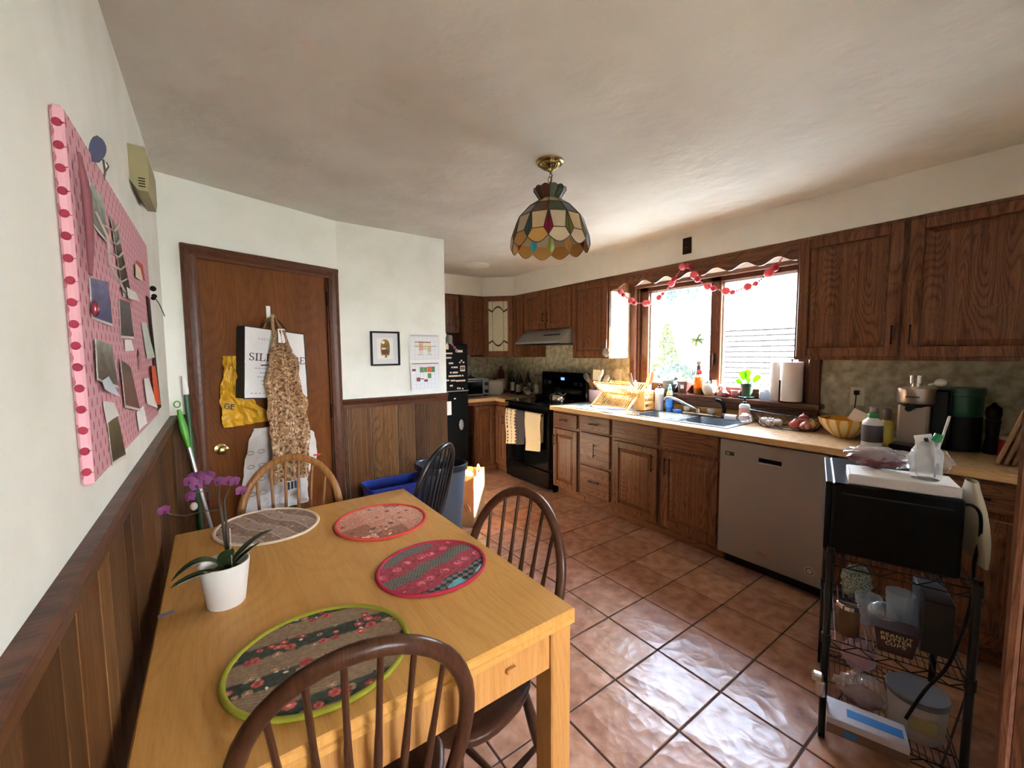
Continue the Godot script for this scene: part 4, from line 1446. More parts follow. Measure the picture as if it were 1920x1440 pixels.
func paper_bag() -> void:
	var b := thing("paper_bag", "sunlit brown paper grocery bag standing on the tile floor", "bag", Vector3(1.71, 0, -2.90), 43.0)
	# local x = along the sunlit face, local z = out of it
	var L := 0.30
	var D := 0.17
	var Hh := 0.43
	var f := FastNoiseLite.new()
	f.seed = 9
	f.frequency = 7.0
	var P := []
	for i in 15:
		var y := Hh * i / 14.0
		var row := PackedVector3Array()
		for s in 4:
			for k in 10:
				var t := k / 10.0
				var p: Vector3 = [Vector3(L * t, y, 0), Vector3(L, y, -D * t), Vector3(L * (1 - t), y, -D), Vector3(0, y, -D * (1 - t))][s]
				var am := 0.012 * sin(PI * t) * (0.3 + y / Hh)
				var nn: Vector3 = [Vector3.BACK, Vector3.RIGHT, Vector3.FORWARD, Vector3.LEFT][s]
				row.append(p + nn * am * (f.get_noise_3d(p.x * 3, p.y * 3, p.z * 3 + s * 5.0) - (0.9 if s % 2 else 0.0) * sin(PI * t)))
		P.append(row)
	var m := MB.new()
	m.grid(P, false, true)
	m.grid(P, false, true, true)
	m.quad(Vector3(0, 0.002, 0), Vector3(L, 0.002, 0), Vector3(L, 0.002, -D), Vector3(0, 0.002, -D))
	var kraft := mat("kraft_paper", hexc("c9a777"), 0.8)
	part(b, "paper", m, kraft)
	var h := MB.new()
	for z in [-0.01, -D + 0.01]:
		h.tube(arc(Vector3(0.09, Hh - 0.03, z), Vector3(0.15, Hh + 0.16, z - 0.01), Vector3(0.21, Hh - 0.03, z), 10), 0.0045, 6)
	part(b, "handle", h, mat("kraft_handle", hexc("d8c6a4"), 0.8))
	var ink := mat("bag_ink", hexc("4a3a2c"), 0.8)
	var rng := RandomNumberGenerator.new()
	rng.seed = 5
	for k in 9:
		var t := MB.new()
		var z0 := -0.04 - 0.011 * k
		var y0 := 0.13 + 0.02 * (k % 3)
		t.tube([Vector3(-0.0035, y0, z0), Vector3(-0.0035, y0 + 0.03 + 0.02 * rng.randf(), z0 - 0.006), Vector3(-0.0035, y0 - 0.01 + 0.03 * rng.randf(), z0 - 0.012)], 0.0012, 4)
		part(b, "print_mark", t, ink)
	# folded things on top
	var g := one("bread_bag", "loose olive plastic bag stuffed in top of paper bag", "bag", crumple(Vector3(0.07, 0.05, 0.06), 21), mat("olive_plastic", hexc("6d6247"), 0.3), Vector3(1.70, 0.42, -3.02))

func crumple(r: Vector3, sd: int, amp := 0.3, nu := 22, nv := 14, fq := 1.6) -> MB:
	var f := FastNoiseLite.new()
	f.seed = sd
	f.frequency = fq
	f.fractal_type = FastNoiseLite.FRACTAL_RIDGED
	f.fractal_octaves = 2
	var P := []
	for i in nv + 1:
		var la := PI * i / nv - PI / 2
		var row := PackedVector3Array()
		for j in nu:
			var lo := -TAU * j / nu
			var d := Vector3(cos(la) * cos(lo), sin(la), cos(la) * sin(lo))
			row.append(d * r * (1.0 - amp * (0.5 + 0.5 * f.get_noise_3dv(d * 1.3))))
		P.append(row)
	var m := MB.new()
	m.grid(P, false, true)
	return m

# ---------------------------------------------------------------- things on the door
const DOOR_AT := Vector3(-0.2, 0, -2.832)
const DOOR_TURN := 18.57

func fabric_print(key: String, base: Array, dots: Array, n := 256, count := 240, sz := 7.0) -> StandardMaterial3D:
	if mats.has(key):
		return mats[key]
	var im := Image.create(n, n, false, Image.FORMAT_RGB8)
	var nz := bytes_of(noise_image(n, n, 0.05, key.length() + 7, 3), n, n)
	for i in n * n:
		im.set_pixel(i % n, i / n, hexc(base[0]).lerp(hexc(base[1]), nz[i] / 255.0))
	var rng := RandomNumberGenerator.new()
	rng.seed = key.length()
	for q in count:
		blob(im, rng.randf() * n, rng.randf() * n, sz * (0.4 + rng.randf()), hexc(dots[q % dots.size()]), 0.35, sz * (0.3 + 0.8 * rng.randf()))
	var m := picture(key, im, 0.9)
	return m

# upright cloth sheet between left and right outlines, with folds; z is the distance from the door
func drape(rows: Array, z0: float, fold: float, waves: float, nj := 25, th := 0.003, sd := 1) -> MB:
	# rows: [y, xl, xr]
	var P := []
	var f := FastNoiseLite.new()
	f.seed = sd
	f.frequency = 2.2
	var ni := 30
	for i in ni + 1:
		var t := float(i) / ni * (rows.size() - 1)
		var k := mini(int(t), rows.size() - 2)
		var e := t - k
		e = e * e * (3 - 2 * e) if rows.size() > 3 else e
		var y := lerpf(rows[k][0], rows[k + 1][0], t - k)
		var xl := lerpf(rows[k][1], rows[k + 1][1], e)
		var xr := lerpf(rows[k][2], rows[k + 1][2], e)
		var row := PackedVector3Array()
		for j in nj:
			var u := float(j) / (nj - 1)
			var z := z0 + fold * (0.5 + 0.5 * sin(TAU * waves * u + 2.5 * f.get_noise_2d(u, y * 2.0))) + fold * 0.6 * f.get_noise_2d(u * 3, y * 5)
			row.append(Vector3(lerpf(xl, xr, u) + 0.006 * f.get_noise_2d(y * 9.0, u * 2.0), y, z))
		P.append(row)
	P.reverse()
	var m := MB.new()
	var ni2 := P.size()
	m.sheet_flip(P, th)
	return m

func door_things() -> void:
	# adhesive hook
	var h := thing("wall_hook", "white plastic adhesive hook on the brown door", "hook", DOOR_AT, DOOR_TURN)
	var hb := mm(0.512, 0.538, 1.66, 1.755, -0.012, -0.006, 0.003)
	hb.tube(arc(Vector3(0.525, 1.675, -0.006), Vector3(0.525, 1.64, 0.05), Vector3(0.525, 1.695, 0.05), 8), 0.007, 8)
	part(h, "hook", hb, W.whitep)
	# tote bag with lettering
	var t := thing("tote_bag", "white tote bag with dark sides and purple lettering hanging on door", "bag", DOOR_AT, DOOR_TURN)
	var body := MB.new()
	var front := [Vector3(0.352, 1.62, 0.075), Vector3(0.700, 1.582, 0.075), Vector3(0.703, 1.170, 0.085), Vector3(0.325, 1.197, 0.085)]
	var back := []
	for p in front:
		back.append(Vector3(p.x - 0.012, p.y, 0.002))
	for k in 4:
		var k1 := (k + 1) % 4
		if k != 0:
			body.quad(front[k1], front[k], back[k], back[k1])
	body.quad(back[0], back[1], back[2], back[3])
	part(t, "gusset", body, mat("tote_black", hexc("1b1a1c"), 0.6))
	var fp := []
	var f := FastNoiseLite.new()
	f.seed = 77
	f.frequency = 4.0
	for i in 13:
		var row := PackedVector3Array()
		for j in 13:
			var u := j / 12.0
			var v := i / 12.0
			var p: Vector3 = front[3].lerp(front[2], u).lerp(front[0].lerp(front[1], u), v)
			p.z += 0.006 * f.get_noise_2d(u * 2, v * 2)
			row.append(p)
		fp.append(row)
	var fm := MB.new()
	fm.sheet_flip(fp, 0.002)
	part(t, "front", fm, mat("tote_white", hexc("dcdad9"), 0.55))
	var fr := MB.new()
	for k in 4:
		fr.tube([front[k], front[(k + 1) % 4]], 0.0035, 6)
	part(t, "piping", fr, mats.tote_black)
	var purple := mat("tote_ink", hexc("54243a"), 0.6)
	var grey_ink := mat("tote_ink_grey", hexc("8f8a8e"), 0.6)
	var tl := func(s: String, size: float, at: Vector3, m: Material, nm := "lettering") -> void:
		var tm := TextMesh.new()
		tm.text = s
		tm.font_size = 64
		tm.pixel_size = size / 64.0
		tm.depth = 0.001
		var fo := SystemFont.new()
		fo.font_names = PackedStringArray(["Droid Serif"])
		tm.font = fo
		var o := place(t, nm, tm, m, at)
		o.rotation_degrees = Vector3(0, 0, -5.0)
	tl.call("SILK", 0.062, Vector3(0.43, 1.435, 0.0865), purple)
	tl.call("RE", 0.062, Vector3(0.655, 1.411, 0.0865), purple)
	tl.call("C A L L", 0.018, Vector3(0.45, 1.545, 0.0855), grey_ink)
	for q in [[1.372, 0.39, 0.48], [1.345, 0.415, 0.48], [1.32, 0.40, 0.48], [1.297, 0.42, 0.48], [1.274, 0.425, 0.48], [1.222, 0.36, 0.47]]:
		for k in 5:
			var x0 := lerpf(q[1], q[2], k / 5.0)
			part(t, "print_line", bx(Vector3(x0 + 0.007, q[0] - 0.08 * (x0 - 0.39), 0.0875), Vector3(0.012, 0.0045, 0.001)), grey_ink)
	part(t, "print_line", bx(Vector3(0.455, 1.388, 0.0875), Vector3(0.06, 0.008, 0.001)), purple)
	var st := MB.new()
	for q in [[0.44, 0.60, 0.06], [0.455, 0.585, 0.03]]:
		st.tube(arc(Vector3(q[0], 1.60, q[2]), Vector3(0.525, 1.76, 0.045), Vector3(q[1], 1.59, q[2]), 10), 0.008, 6, true, false, 0.4)
	part(t, "strap", st, mats.tote_black)
	# yellow bag
	var y := thing("yellow_bag", "yellow plastic bag hanging crookedly behind the white tote bag", "bag", DOOR_AT, DOOR_TURN)
	var yel := mat("yellow_plastic", hexc("c9971a"), 0.4)
	var ym := drape([[1.445, 0.258, 0.332], [1.36, 0.25, 0.33], [1.25, 0.232, 0.34], [1.16, 0.228, 0.42], [1.08, 0.228, 0.5], [1.035, 0.232, 0.52]], -0.004, 0.045, 0.9, 20, 0.003, 8)
	part(y, "bag", ym, yel)
	var ys := MB.new()
	for q in [[0.462, 0.61], [0.48, 0.60]]:
		ys.tube(arc(Vector3(q[0], 1.60, 0.012), Vector3(0.53, 1.78, 0.03), Vector3(q[1], 1.58, 0.012), 10), 0.011, 6, true, false, 0.3)
	part(y, "handle", ys, mat("yellow_strap", hexc("b98522"), 0.6))
	var yt := TextMesh.new()
	yt.text = "GE"
	yt.font_size = 48
	yt.pixel_size = 0.0009
	yt.depth = 0.001
	var yo := place(y, "lettering", yt, mats.tote_black, Vector3(0.262, 1.155, 0.046))
	yo.rotation_degrees.z = -10
	# white printed bag below
	var w := thing("printed_bag", "crumpled white shopping bag with small line drawings hanging low on door", "bag", DOOR_AT, DOOR_TURN)
	var wm := drape([[1.0, 0.40, 0.62], [0.92, 0.36, 0.765], [0.77, 0.33, 0.785], [0.62, 0.31, 0.72], [0.50, 0.30, 0.71], [0.455, 0.33, 0.705]], -0.004, 0.03, 1.4, 22, 0.003, 15)
	part(w, "bag", wm, mat("bag_offwhite", hexc("cfc8c2"), 0.7))
	var ink := mat("line_ink", hexc("4d403c"), 0.8)
	for k in 8:
		var c := Vector3(0.36 + 0.06 * (k % 2), 0.86 - 0.085 * int(k / 2.0), 0.042)
		var e := []
		for a in 14:
			e.append(c + Vector3(0.019 * cos(TAU * a / 14), 0.011 * sin(TAU * a / 14), 0))
		var em := MB.new()
		em.tube(e, 0.0012, 4, false, true)
		part(w, "print_mark", em, ink)
	for k in 3:
		part(w, "print_mark", bx(Vector3(0.575 + 0.022 * k, 0.60, 0.04), Vector3(0.014, 0.05, 0.001)), mats.tote_black)
	part(w, "red_edge", bx(Vector3(0.775, 0.765, 0.036), Vector3(0.05, 0.012, 0.002)), mat("bag_red", hexc("c23a34"), 0.6))
	# floral apron
	var a := thing("apron", "brown and cream floral apron gathered on the door hook", "apron", DOOR_AT, DOOR_TURN)
	var am := drape([[1.60, 0.495, 0.55], [1.50, 0.47, 0.585], [1.40, 0.445, 0.63], [1.28, 0.43, 0.65], [1.10, 0.435, 0.685], [0.90, 0.445, 0.69], [0.66, 0.435, 0.67]], 0.098, 0.045, 2.6, 34, 0.003, 31)
	var apm := fabric_print("apron_print", ["b8946e", "94704e"], ["6a4228", "cfb48e", "7a5034", "8c6a46", "d8c4a4", "5a3624"], 256, 700, 7.0)
	apm.uv1_scale = Vector3(1.2, 3.0, 1)
	part(a, "cloth", am, apm)
	var sp := MB.new()
	sp.tube([Vector3(0.522, 1.70, 0.045), Vector3(0.505, 1.62, 0.085), Vector3(0.500, 1.52, 0.125)], 0.009, 6, true, false, 0.35)
	sp.tube([Vector3(0.528, 1.70, 0.045), Vector3(0.555, 1.60, 0.085), Vector3(0.595, 1.47, 0.125)], 0.009, 6, true, false, 0.35)
	part(a, "neck_strap", sp, mats.apron_print)
	part(a, "care_label", bx(Vector3(0.53, 1.565, 0.135), Vector3(0.04, 0.085, 0.002), 0.0), W.paper)
	# broom and mop handles in the corner
	var g1 := thing("mop", "mop with silver pole and bright green grip leaning in the corner", "mop", Vector3.ZERO)
	var top := Vector3(-0.165, 1.235, -2.70)
	var low := Vector3(0.03, 0.03, -2.62)
	var P := func(s: float) -> Vector3: return top.lerp(low, s)
	var g := MB.new()
	g.tube([P.call(0.05), P.call(0.09), P.call(0.13), P.call(0.17), P.call(0.215)], [0.008, 0.014, 0.018, 0.015, 0.010], 12)
	var green := mat("grip_green", hexc("4a9a2a"), 0.4)
	var gp := part(g1, "grip", g, green)
	var lo := []
	for k in 12:
		lo.append(P.call(0.028) + Vector3(0.013 * cos(TAU * k / 12), 0.016 * sin(TAU * k / 12), 0))
	var lb := MB.new()
	lb.tube(lo, 0.0035, 6, false, true)
	part(gp, "hanging_loop", lb, green)
	g = MB.new()
	g.cyl(P.call(0.21), P.call(0.95), 0.0095, 12)
	part(g1, "pole", g, mat("pole_silver", hexc("c0c2c4"), 0.3, 0.9))
	g = MB.new()
	g.box(P.call(0.975), Vector3(0.24, 0.035, 0.09), 0.012)
	part(g1, "head", g, mat("mop_grey", hexc("6a7078"), 0.8))
	var g2 := thing("broom", "broom with dark green pole and white tip behind the mop", "broom", Vector3.ZERO)
	top = Vector3(-0.128, 1.34, -2.79)
	low = Vector3(-0.085, 0.05, -2.73)
	g = MB.new()
	g.cyl(P.call(0.0) if false else top, top.lerp(low, 0.045), 0.012, 12)
	g.cyl(top.lerp(low, 0.045), top.lerp(low, 0.075), 0.0135, 12)
	part(g2, "tip", g, W.whitep)
	g = MB.new()
	g.cyl(top.lerp(low, 0.075), top.lerp(low, 0.9), 0.0115, 12)
	part(g2, "pole", g, mat("pole_green", hexc("1c4a24"), 0.4))
	g = MB.new()
	g.box(low + Vector3(0, 0.04, 0.01), Vector3(0.2, 0.18, 0.05), 0.02)
	part(g2, "bristles", g, mat("bristle", hexc("3a5a3c"), 0.9))

# ---------------------------------------------------------------- things on the walls
func rect_on(x: float, a: Vector2, b: Vector2, c: Vector2, d: Vector2, lift := 0.002) -> MB:
	# quad on the plane x, given (z, y), slightly curled
	var m := MB.new()
	var P := []
	for i in 5:
		var row := PackedVector3Array()
		for j in 5:
			var u := j / 4.0
			var v := i / 4.0
			var p := d.lerp(c, u).lerp(a.lerp(b, u), v)
			row.append(Vector3(x + lift + 0.006 * (1.0 - v) * u * u, p.y, p.x))
		P.append(row)
	m.sheet(P, 0.0008)
	return m

# points measured on the face of the pin board: (z, y) and (lift, y, z)
func bz(z: float, y: float) -> Vector2:
	return Vector2(z * 1.174, 1.45 + (y - 1.45) * 1.174)

func b3(d: float, y: float, z: float) -> Vector3:
	return Vector3(-0.182 + d * 1.1, 1.45 + (y - 1.45) * 1.174, z * 1.174)

func wall_things() -> void:
	# strawberry pin board
	var n := 128
	var im := Image.create(n, n, false, Image.FORMAT_RGB8)
	im.fill(hexc("cf9aa3"))
	for q in [[32, 32], [96, 96]]:
		blob(im, q[0], q[1] + 2, 11, hexc("9c2a46"), 0.0, 22)
		blob(im, q[0], q[1] - 20, 9, hexc("5c3a38"), 0.2, 5)
	var fab := picture("strawberry_cloth", im, 0.9)
	fab.uv1_triplanar = true
	fab.uv1_world_triplanar = true
	fab.uv1_scale = Vector3(24, 24, 24)
	var z0 := -1.019
	var z1 := -2.10
	var b := thing("pin_board", "pink strawberry fabric pin board crowded with photos on left wall", "board", Vector3(-0.199, 1.221, (z0 + z1) / 2))
	part(b, "panel", mm(0, 0.017, 0, 0.646, (z1 - z0) / 2, (z0 - z1) / 2, 0.004), fab)
	# larger strawberries printed round the edge
	var sm := MB.new()
	sm.ball(Vector3.ZERO, Vector3(0.0065, 0.0072, 0.0008), 10, 8)
	sm.tube([Vector3(0.004, 0, 0), Vector3(0.0105, 0.001, 0.0004)], [0.005, 0.0006], 6, true, false, 0.15)
	var smesh := sm.mesh()
	for k in 17:
		var s := place(b, "printed_strawberry", smesh, mat("strawberry_red", hexc("8e2038"), 0.8), Vector3(0.0085, 0.025 + 0.037 * k, (z0 - z1) / 2))
		s.rotation_degrees.z = -15 + 15 * (k % 3)
	var X := -0.155
	var K := 1.174
	var note := func(called: String, label: String, cat: String, m: Material, a: Array, lift := 0.002, grp := "keepsakes pinned on the strawberry board") -> void:
		one(called, label, cat, rect_on(-0.182, bz(a[0], a[1]), bz(a[2], a[3]), bz(a[4], a[5]), bz(a[6], a[7]), lift), m, Vector3.ZERO, 0.0, grp)
	var photo := func(key: String, top: String, bot: String, sd: int) -> Material:
		var p := Image.create(64, 64, false, Image.FORMAT_RGB8)
		var nz := bytes_of(noise_image(64, 64, 0.05, sd, 3), 64, 64)
		for i in 64 * 64:
			var v := nz[i] / 255.0
			var c := hexc(bot).lerp(hexc(top), clampf(i / 4096.0 * 1.4 - 0.2 + (v - 0.5) * 0.9, 0, 1))
			if i % 64 < 3 or i % 64 > 60 or i < 192 or i > 3900:
				c = hexc("d9d6d0")
			p.set_pixel(i % 64, i / 64, c)
		return picture(key, p, 0.35)
	note.call("pinned_photo", "pinned photo of grey sky over dark hillside near board top", "photo", photo.call("photo_sky", "9aa49c", "3c3a30", 201), [-0.995, 1.745, -1.105, 1.748, -1.1, 1.66, -0.99, 1.672])
	note.call("pinned_photo", "pinned photo of dark forest on strawberry board", "photo", photo.call("photo_forest", "5a5a50", "25241f", 202), [-1.15, 1.73, -1.23, 1.72, -1.315, 1.587, -1.235, 1.578], 0.004)
	note.call("pinned_photo", "pinned bluish violet photo of flowers on strawberry board", "photo", photo.call("photo_blue", "8a8fb0", "3a3f6a", 203), [-0.935, 1.575, -1.09, 1.59, -1.065, 1.505, -0.93, 1.51])
	note.call("pinned_photo", "pinned grey green photo of people on strawberry board", "photo", photo.call("photo_people", "8e9a8c", "4a4038", 204), [-0.925, 1.478, -1.06, 1.47, -1.055, 1.39, -0.918, 1.412], 0.005)
	note.call("pinned_photo", "pinned olive photo at the lower edge of strawberry board", "photo", photo.call("photo_olive", "6e6a52", "3a3526", 205), [-0.98, 1.355, -1.07, 1.352, -1.10, 1.25, -0.995, 1.256])
	note.call("pinned_photo", "pinned photo of brown bird on strawberry board", "photo", photo.call("photo_bird", "5a5248", "6a3a38", 206), [-1.125, 1.445, -1.25, 1.425, -1.3, 1.32, -1.14, 1.345], 0.006)
	note.call("pinned_photo", "pinned dark grey photo of a street on strawberry board", "photo", photo.call("photo_street", "6a6a70", "3a3838", 207), [-1.19, 1.57, -1.335, 1.575, -1.315, 1.49, -1.175, 1.488])
	note.call("pinned_note", "small white paper tag under the dark street photo", "note", W.paper, [-1.215, 1.485, -1.3, 1.487, -1.29, 1.462, -1.21, 1.46], 0.004)
	note.call("pinned_note", "pale blue paper slip across the photo of people", "note", mat("slip_blue", hexc("c4cfd8"), 0.8), [-0.935, 1.41, -0.985, 1.415, -1.04, 1.375, -0.95, 1.395], 0.009)
	note.call("pinned_note", "small white card with a sketch beside the olive photo", "note", mat("card_white", hexc("d8d6d2"), 0.8), [-0.955, 1.375, -1.04, 1.365, -1.045, 1.34, -0.97, 1.335], 0.004)
	note.call("pinned_note", "red and white ticket near the board's far edge", "note", mat("ticket_red", hexc("b8342c"), 0.7), [-1.50, 1.705, -1.62, 1.715, -1.60, 1.665, -1.48, 1.66], 0.003)
	note.call("pinned_note", "cream square stub overlapping the red ticket", "note", mat("stub_cream", hexc("d6cbb4"), 0.8), [-1.45, 1.69, -1.54, 1.69, -1.53, 1.655, -1.44, 1.652], 0.006)
	note.call("pinned_note", "pale green printed receipt strip on strawberry board", "note", mat("strip_pale", hexc("c4cec4"), 0.7), [-1.50, 1.54, -1.6, 1.545, -1.70, 1.445, -1.57, 1.44], 0.004)
	note.call("pinned_note", "white curled receipt beside the orange tag", "note", W.paper, [-1.45, 1.39, -1.55, 1.387, -1.66, 1.29, -1.48, 1.32], 0.006)
	note.call("pinned_note", "small white card at the lower far corner of strawberry board", "note", W.paper, [-1.30, 1.318, -1.42, 1.322, -1.42, 1.275, -1.32, 1.27], 0.004)
	note.call("pinned_note", "white folded slip lying over the dark forest photo", "note", mats.card_white, [-1.235, 1.60, -1.37, 1.605, -1.38, 1.585, -1.25, 1.578], 0.012)
	note.call("pinned_tag", "bright orange paddle shaped tag on strawberry board", "tag", mat("tag_orange", hexc("d84a22"), 0.4), [-1.60, 1.42, -1.69, 1.42, -1.71, 1.295, -1.62, 1.305], 0.01)
	var bl := one("pinned_ribbon", "black lanyard hanging down the board's far side", "ribbon", rect_on(-0.182, bz(-1.66, 1.63), bz(-1.72, 1.63), bz(-1.78, 1.28), bz(-1.74, 1.27), 0.004), W.black, Vector3.ZERO, 0.0, "keepsakes pinned on the strawberry board")
	var rb := MB.new()
	rb.tube([b3(+0.008, 1.755, -0.90), b3(+0.012, 1.70, -0.905), b3(+0.01, 1.63, -0.915), b3(+0.01, 1.575, -0.90)], [0.004, 0.014, 0.012, 0.006], 8, true, false, 0.5)
	one("dried_flower", "dried dusky pink flower stem hanging near board's edge", "flower", rb, mat("dried_pink", hexc("7d4a50"), 0.9), Vector3.ZERO, 0.0, "keepsakes pinned on the strawberry board")
	var tw := MB.new()
	tw.tube([b3(+0.01, 1.69, -0.975), b3(+0.022, 1.65, -0.985), b3(+0.018, 1.61, -1.005), b3(+0.03, 1.57, -1.06)], 0.0022, 6)
	for k in 5:
		tw.tube([b3(+0.018, 1.67 - 0.02 * k, -0.98 - 0.006 * k), b3(+0.03, 1.665 - 0.02 * k, -0.995 - 0.01 * k), b3(+0.036, 1.68 - 0.022 * k, -1.005 - 0.01 * k)], 0.0018, 5)
	one("twig_wreath", "pale twisted dried twigs pinned over photos", "twig", tw, mat("twig_pale", hexc("a89a90"), 0.8), Vector3.ZERO, 0.0, "keepsakes pinned on the strawberry board")
	var ft := MB.new()
	leaf_mesh(ft, arc(b3(+0.004, 1.79, -1.035), b3(+0.012, 1.82, -1.045), b3(+0.004, 1.852, -1.078), 8), 0.013, Vector3(1, 0, 0), 0.1)
	one("feather", "blue grey feather standing above the pin board edge", "feather", ft, mat("feather_blue", hexc("4a4c66"), 0.8), Vector3.ZERO, 0.0, "keepsakes pinned on the strawberry board")
	var fs := MB.new()
	fs.tube([b3(-0.005, 1.785, -1.155), b3(+0.004, 1.805, -1.13), b3(+0.006, 1.82, -1.108)], 0.002, 6)
	fs.tube([b3(+0.004, 1.805, -1.13), b3(+0.012, 1.812, -1.115), b3(+0.008, 1.822, -1.125)], 0.0015, 5)
	one("twig", "thin bare twig at the top of the pin board", "twig", fs, mat("twig_grey", hexc("6a6058"), 0.8), Vector3.ZERO, 0.0, "keepsakes pinned on the strawberry board")
	var hb := MB.new()
	hb.ball(b3(+0.012, 1.523, -0.9), Vector3(0.006, 0.014, 0.006), 10, 8)
	one("pinned_charm", "glossy red and silver bead charm on strawberry board", "charm", hb, mat("charm_red", hexc("8a3a48"), 0.15, 0.4), Vector3.ZERO, 0.0, "keepsakes pinned on the strawberry board")
	var fl := MB.new()
	for k in 5:
		petal(fl, b3(+0.006, 1.44, -1.42), Basis(Vector3.UP, PI / 2) * Basis(Vector3.BACK, TAU * k / 5), 0.035, 0.016, 0.1)
	one("paper_flower", "pale pink paper flower pinned beside the receipt strip", "flower", fl, mat("flower_pink", hexc("cf9c9c"), 0.8), Vector3.ZERO, 0.0, "keepsakes pinned on the strawberry board")
	var bw := MB.new()
	for k in [[0.0, 0.02, 0.012], [0.02, 0.0, 0.014], [-0.01, -0.012, 0.01]]:
		bw.ball(b3(+0.02, 1.632 + k[0], -1.66 - k[1]), Vector3.ONE * float(k[2]) * 0.7, 8, 6)
	bw.tube([b3(+0.02, 1.63, -1.67), b3(+0.03, 1.61, -1.70), b3(+0.04, 1.575, -1.72)], 0.0015, 5)
	one("dark_brooch", "black beaded brooch with stray thread on board's far edge", "brooch", bw, W.black, Vector3.ZERO, 0.0, "keepsakes pinned on the strawberry board")
	# door chime
	var c := thing("door_chime", "beige plastic door chime box with vent slots high on wall", "chime", Vector3(-0.2, 2.02, -1.94))
	var cm := MB.new()
	cm.ext(PackedVector2Array([Vector2(0, 0.03), Vector2(0.02, 0), Vector2(0.046, 0.0), Vector2(0.05, 0.03), Vector2(0.05, 0.12), Vector2(0.046, 0.148), Vector2(0, 0.15)]), 0.26, Transform3D(Basis.IDENTITY, Vector3(0, 0, -0.26)))
	part(c, "case", cm, mat("beige_plastic", hexc("9a9068"), 0.5))
	for k in 4:
		part(c, "slot", mm(0.022, 0.04, 0.012 + 0.009 * k, 0.0155 + 0.009 * k, -0.001, 0.0008), W.black)
	# framed picture
	var f := thing("picture_frame", "small black framed gold bread-like artwork on white wall", "picture", Vector3(1.074, 1.361, -3.15))
	for q in [[-0.112, -0.099, 0, 0.261], [0.099, 0.112, 0, 0.261]]:
		part(f, "frame", mm(q[0], q[1], q[2], q[3], 0, 0.024, 0.002), W.black)
	for q in [[0.0, 0.013], [0.248, 0.261]]:
		part(f, "frame", mm(-0.099, 0.099, q[0], q[1], 0, 0.024, 0.002), W.black)
	part(f, "mat_board", mm(-0.1, 0.1, 0.012, 0.25, 0.002, 0.008), mat("mat_board", hexc("d9d8db"), 0.8))
	part(f, "print", mm(-0.062, 0.062, 0.05, 0.212, 0.008, 0.0088), mat("print_white", hexc("e6e6e4"), 0.8))
	var gold := mat("gold_foil", hexc("8a6a34"), 0.3, 0.7)
	var oc := PackedVector2Array()
	for k in 28:
		var a := TAU * k / 28
		oc.append(Vector2(0.036 * signf(cos(a)) * pow(absf(cos(a)), 0.75), 0.131 + 0.07 * signf(sin(a)) * pow(absf(sin(a)), 0.8)))
	var gm := MB.new()
	gm.ext(oc, 0.0012, Transform3D(Basis.IDENTITY, Vector3(0, 0, 0.0088)))
	part(f, "foil_shape", gm, gold)
	for q in [[-0.016, 0.178, 0.013, 0.012, "e8e4d8"], [-0.012, 0.13, 0.018, 0.007, "e8e4d8"], [0.0, 0.106, 0.028, 0.02, "5a3420"], [-0.014, 0.072, 0.012, 0.01, "e8e4d8"], [0.018, 0.07, 0.006, 0.011, "e8e4d8"], [0.0, 0.15, 0.026, 0.012, "6a5426"]]:
		var e := PackedVector2Array()
		for k in 16:
			e.append(Vector2(q[0] + q[2] * cos(TAU * k / 16), q[1] + q[3] * sin(TAU * k / 16)))
		var em := MB.new()
		em.ext(e, 0.0006, Transform3D(Basis.IDENTITY, Vector3(0, 0, 0.01)))
		part(f, "foil_patch", em, mat("foil_" + q[4], hexc(q[4]), 0.6))
	# calendars
	for s in 2:
		var ci := Image.create(256, 256, false, Image.FORMAT_RGB8)
		ci.fill(hexc("dfe0e4"))
		for k in 8:
			ci.fill_rect(Rect2i(12 + 33 * k, 24, 1, 222), hexc("9aa0ae"))
		for k in 6:
			ci.fill_rect(Rect2i(12, 30 + 43 * k, 232, 1), hexc("a8adb8"))
		if s == 0:
			ci.fill_rect(Rect2i(12, 14, 232, 6), hexc("8d8378"))
			for q in [[45, 72, 66, 16, "b0a694"], [78, 76, 100, 12, "a06a58"], [45, 104, 30, 26, "d3cda6"], [78, 92, 33, 70, "cf9d92"], [112, 100, 66, 20, "e3cfa0"], [112, 124, 34, 30, "ccc7a0"], [150, 122, 30, 50, "bcb694"], [45, 118, 180, 5, "9a9184"], [78, 166, 30, 26, "d8c4bc"], [150, 172, 30, 22, "cfd0b8"], [70, 198, 42, 8, "b3b0a8"], [150, 198, 34, 8, "b3b0a8"]]:
				ci.fill_rect(Rect2i(q[0], q[1], q[2], q[3]), hexc(q[4]))
		else:
			ci.fill_rect(Rect2i(12, 10, 232, 7), hexc("9a3a34"))
			for q in [[14, 62, 30, 20, "7a3232"], [80, 46, 31, 50, "5d8450"], [113, 48, 30, 46, "64874f"], [146, 44, 31, 52, "d2562c"], [179, 44, 31, 52, "4f7a48"], [146, 106, 31, 46, "5d8450"], [48, 142, 31, 36, "7d3c3a"], [80, 152, 31, 8, "6a3030"], [113, 162, 31, 22, "6f3a38"]]:
				ci.fill_rect(Rect2i(q[0], q[1], q[2], q[3]), hexc(q[4]))
		var cal := one("calendar_page", ["faded calendar page with pale pastel blocks, upper sheet on wall", "calendar page with green and orange blocks, lower sheet on wall"][s], "calendar", calendar_sheet(s), picture("calendar_%d" % s, ci, 0.8), Vector3(1.402, 1.398 if s == 0 else 1.16, -3.148))

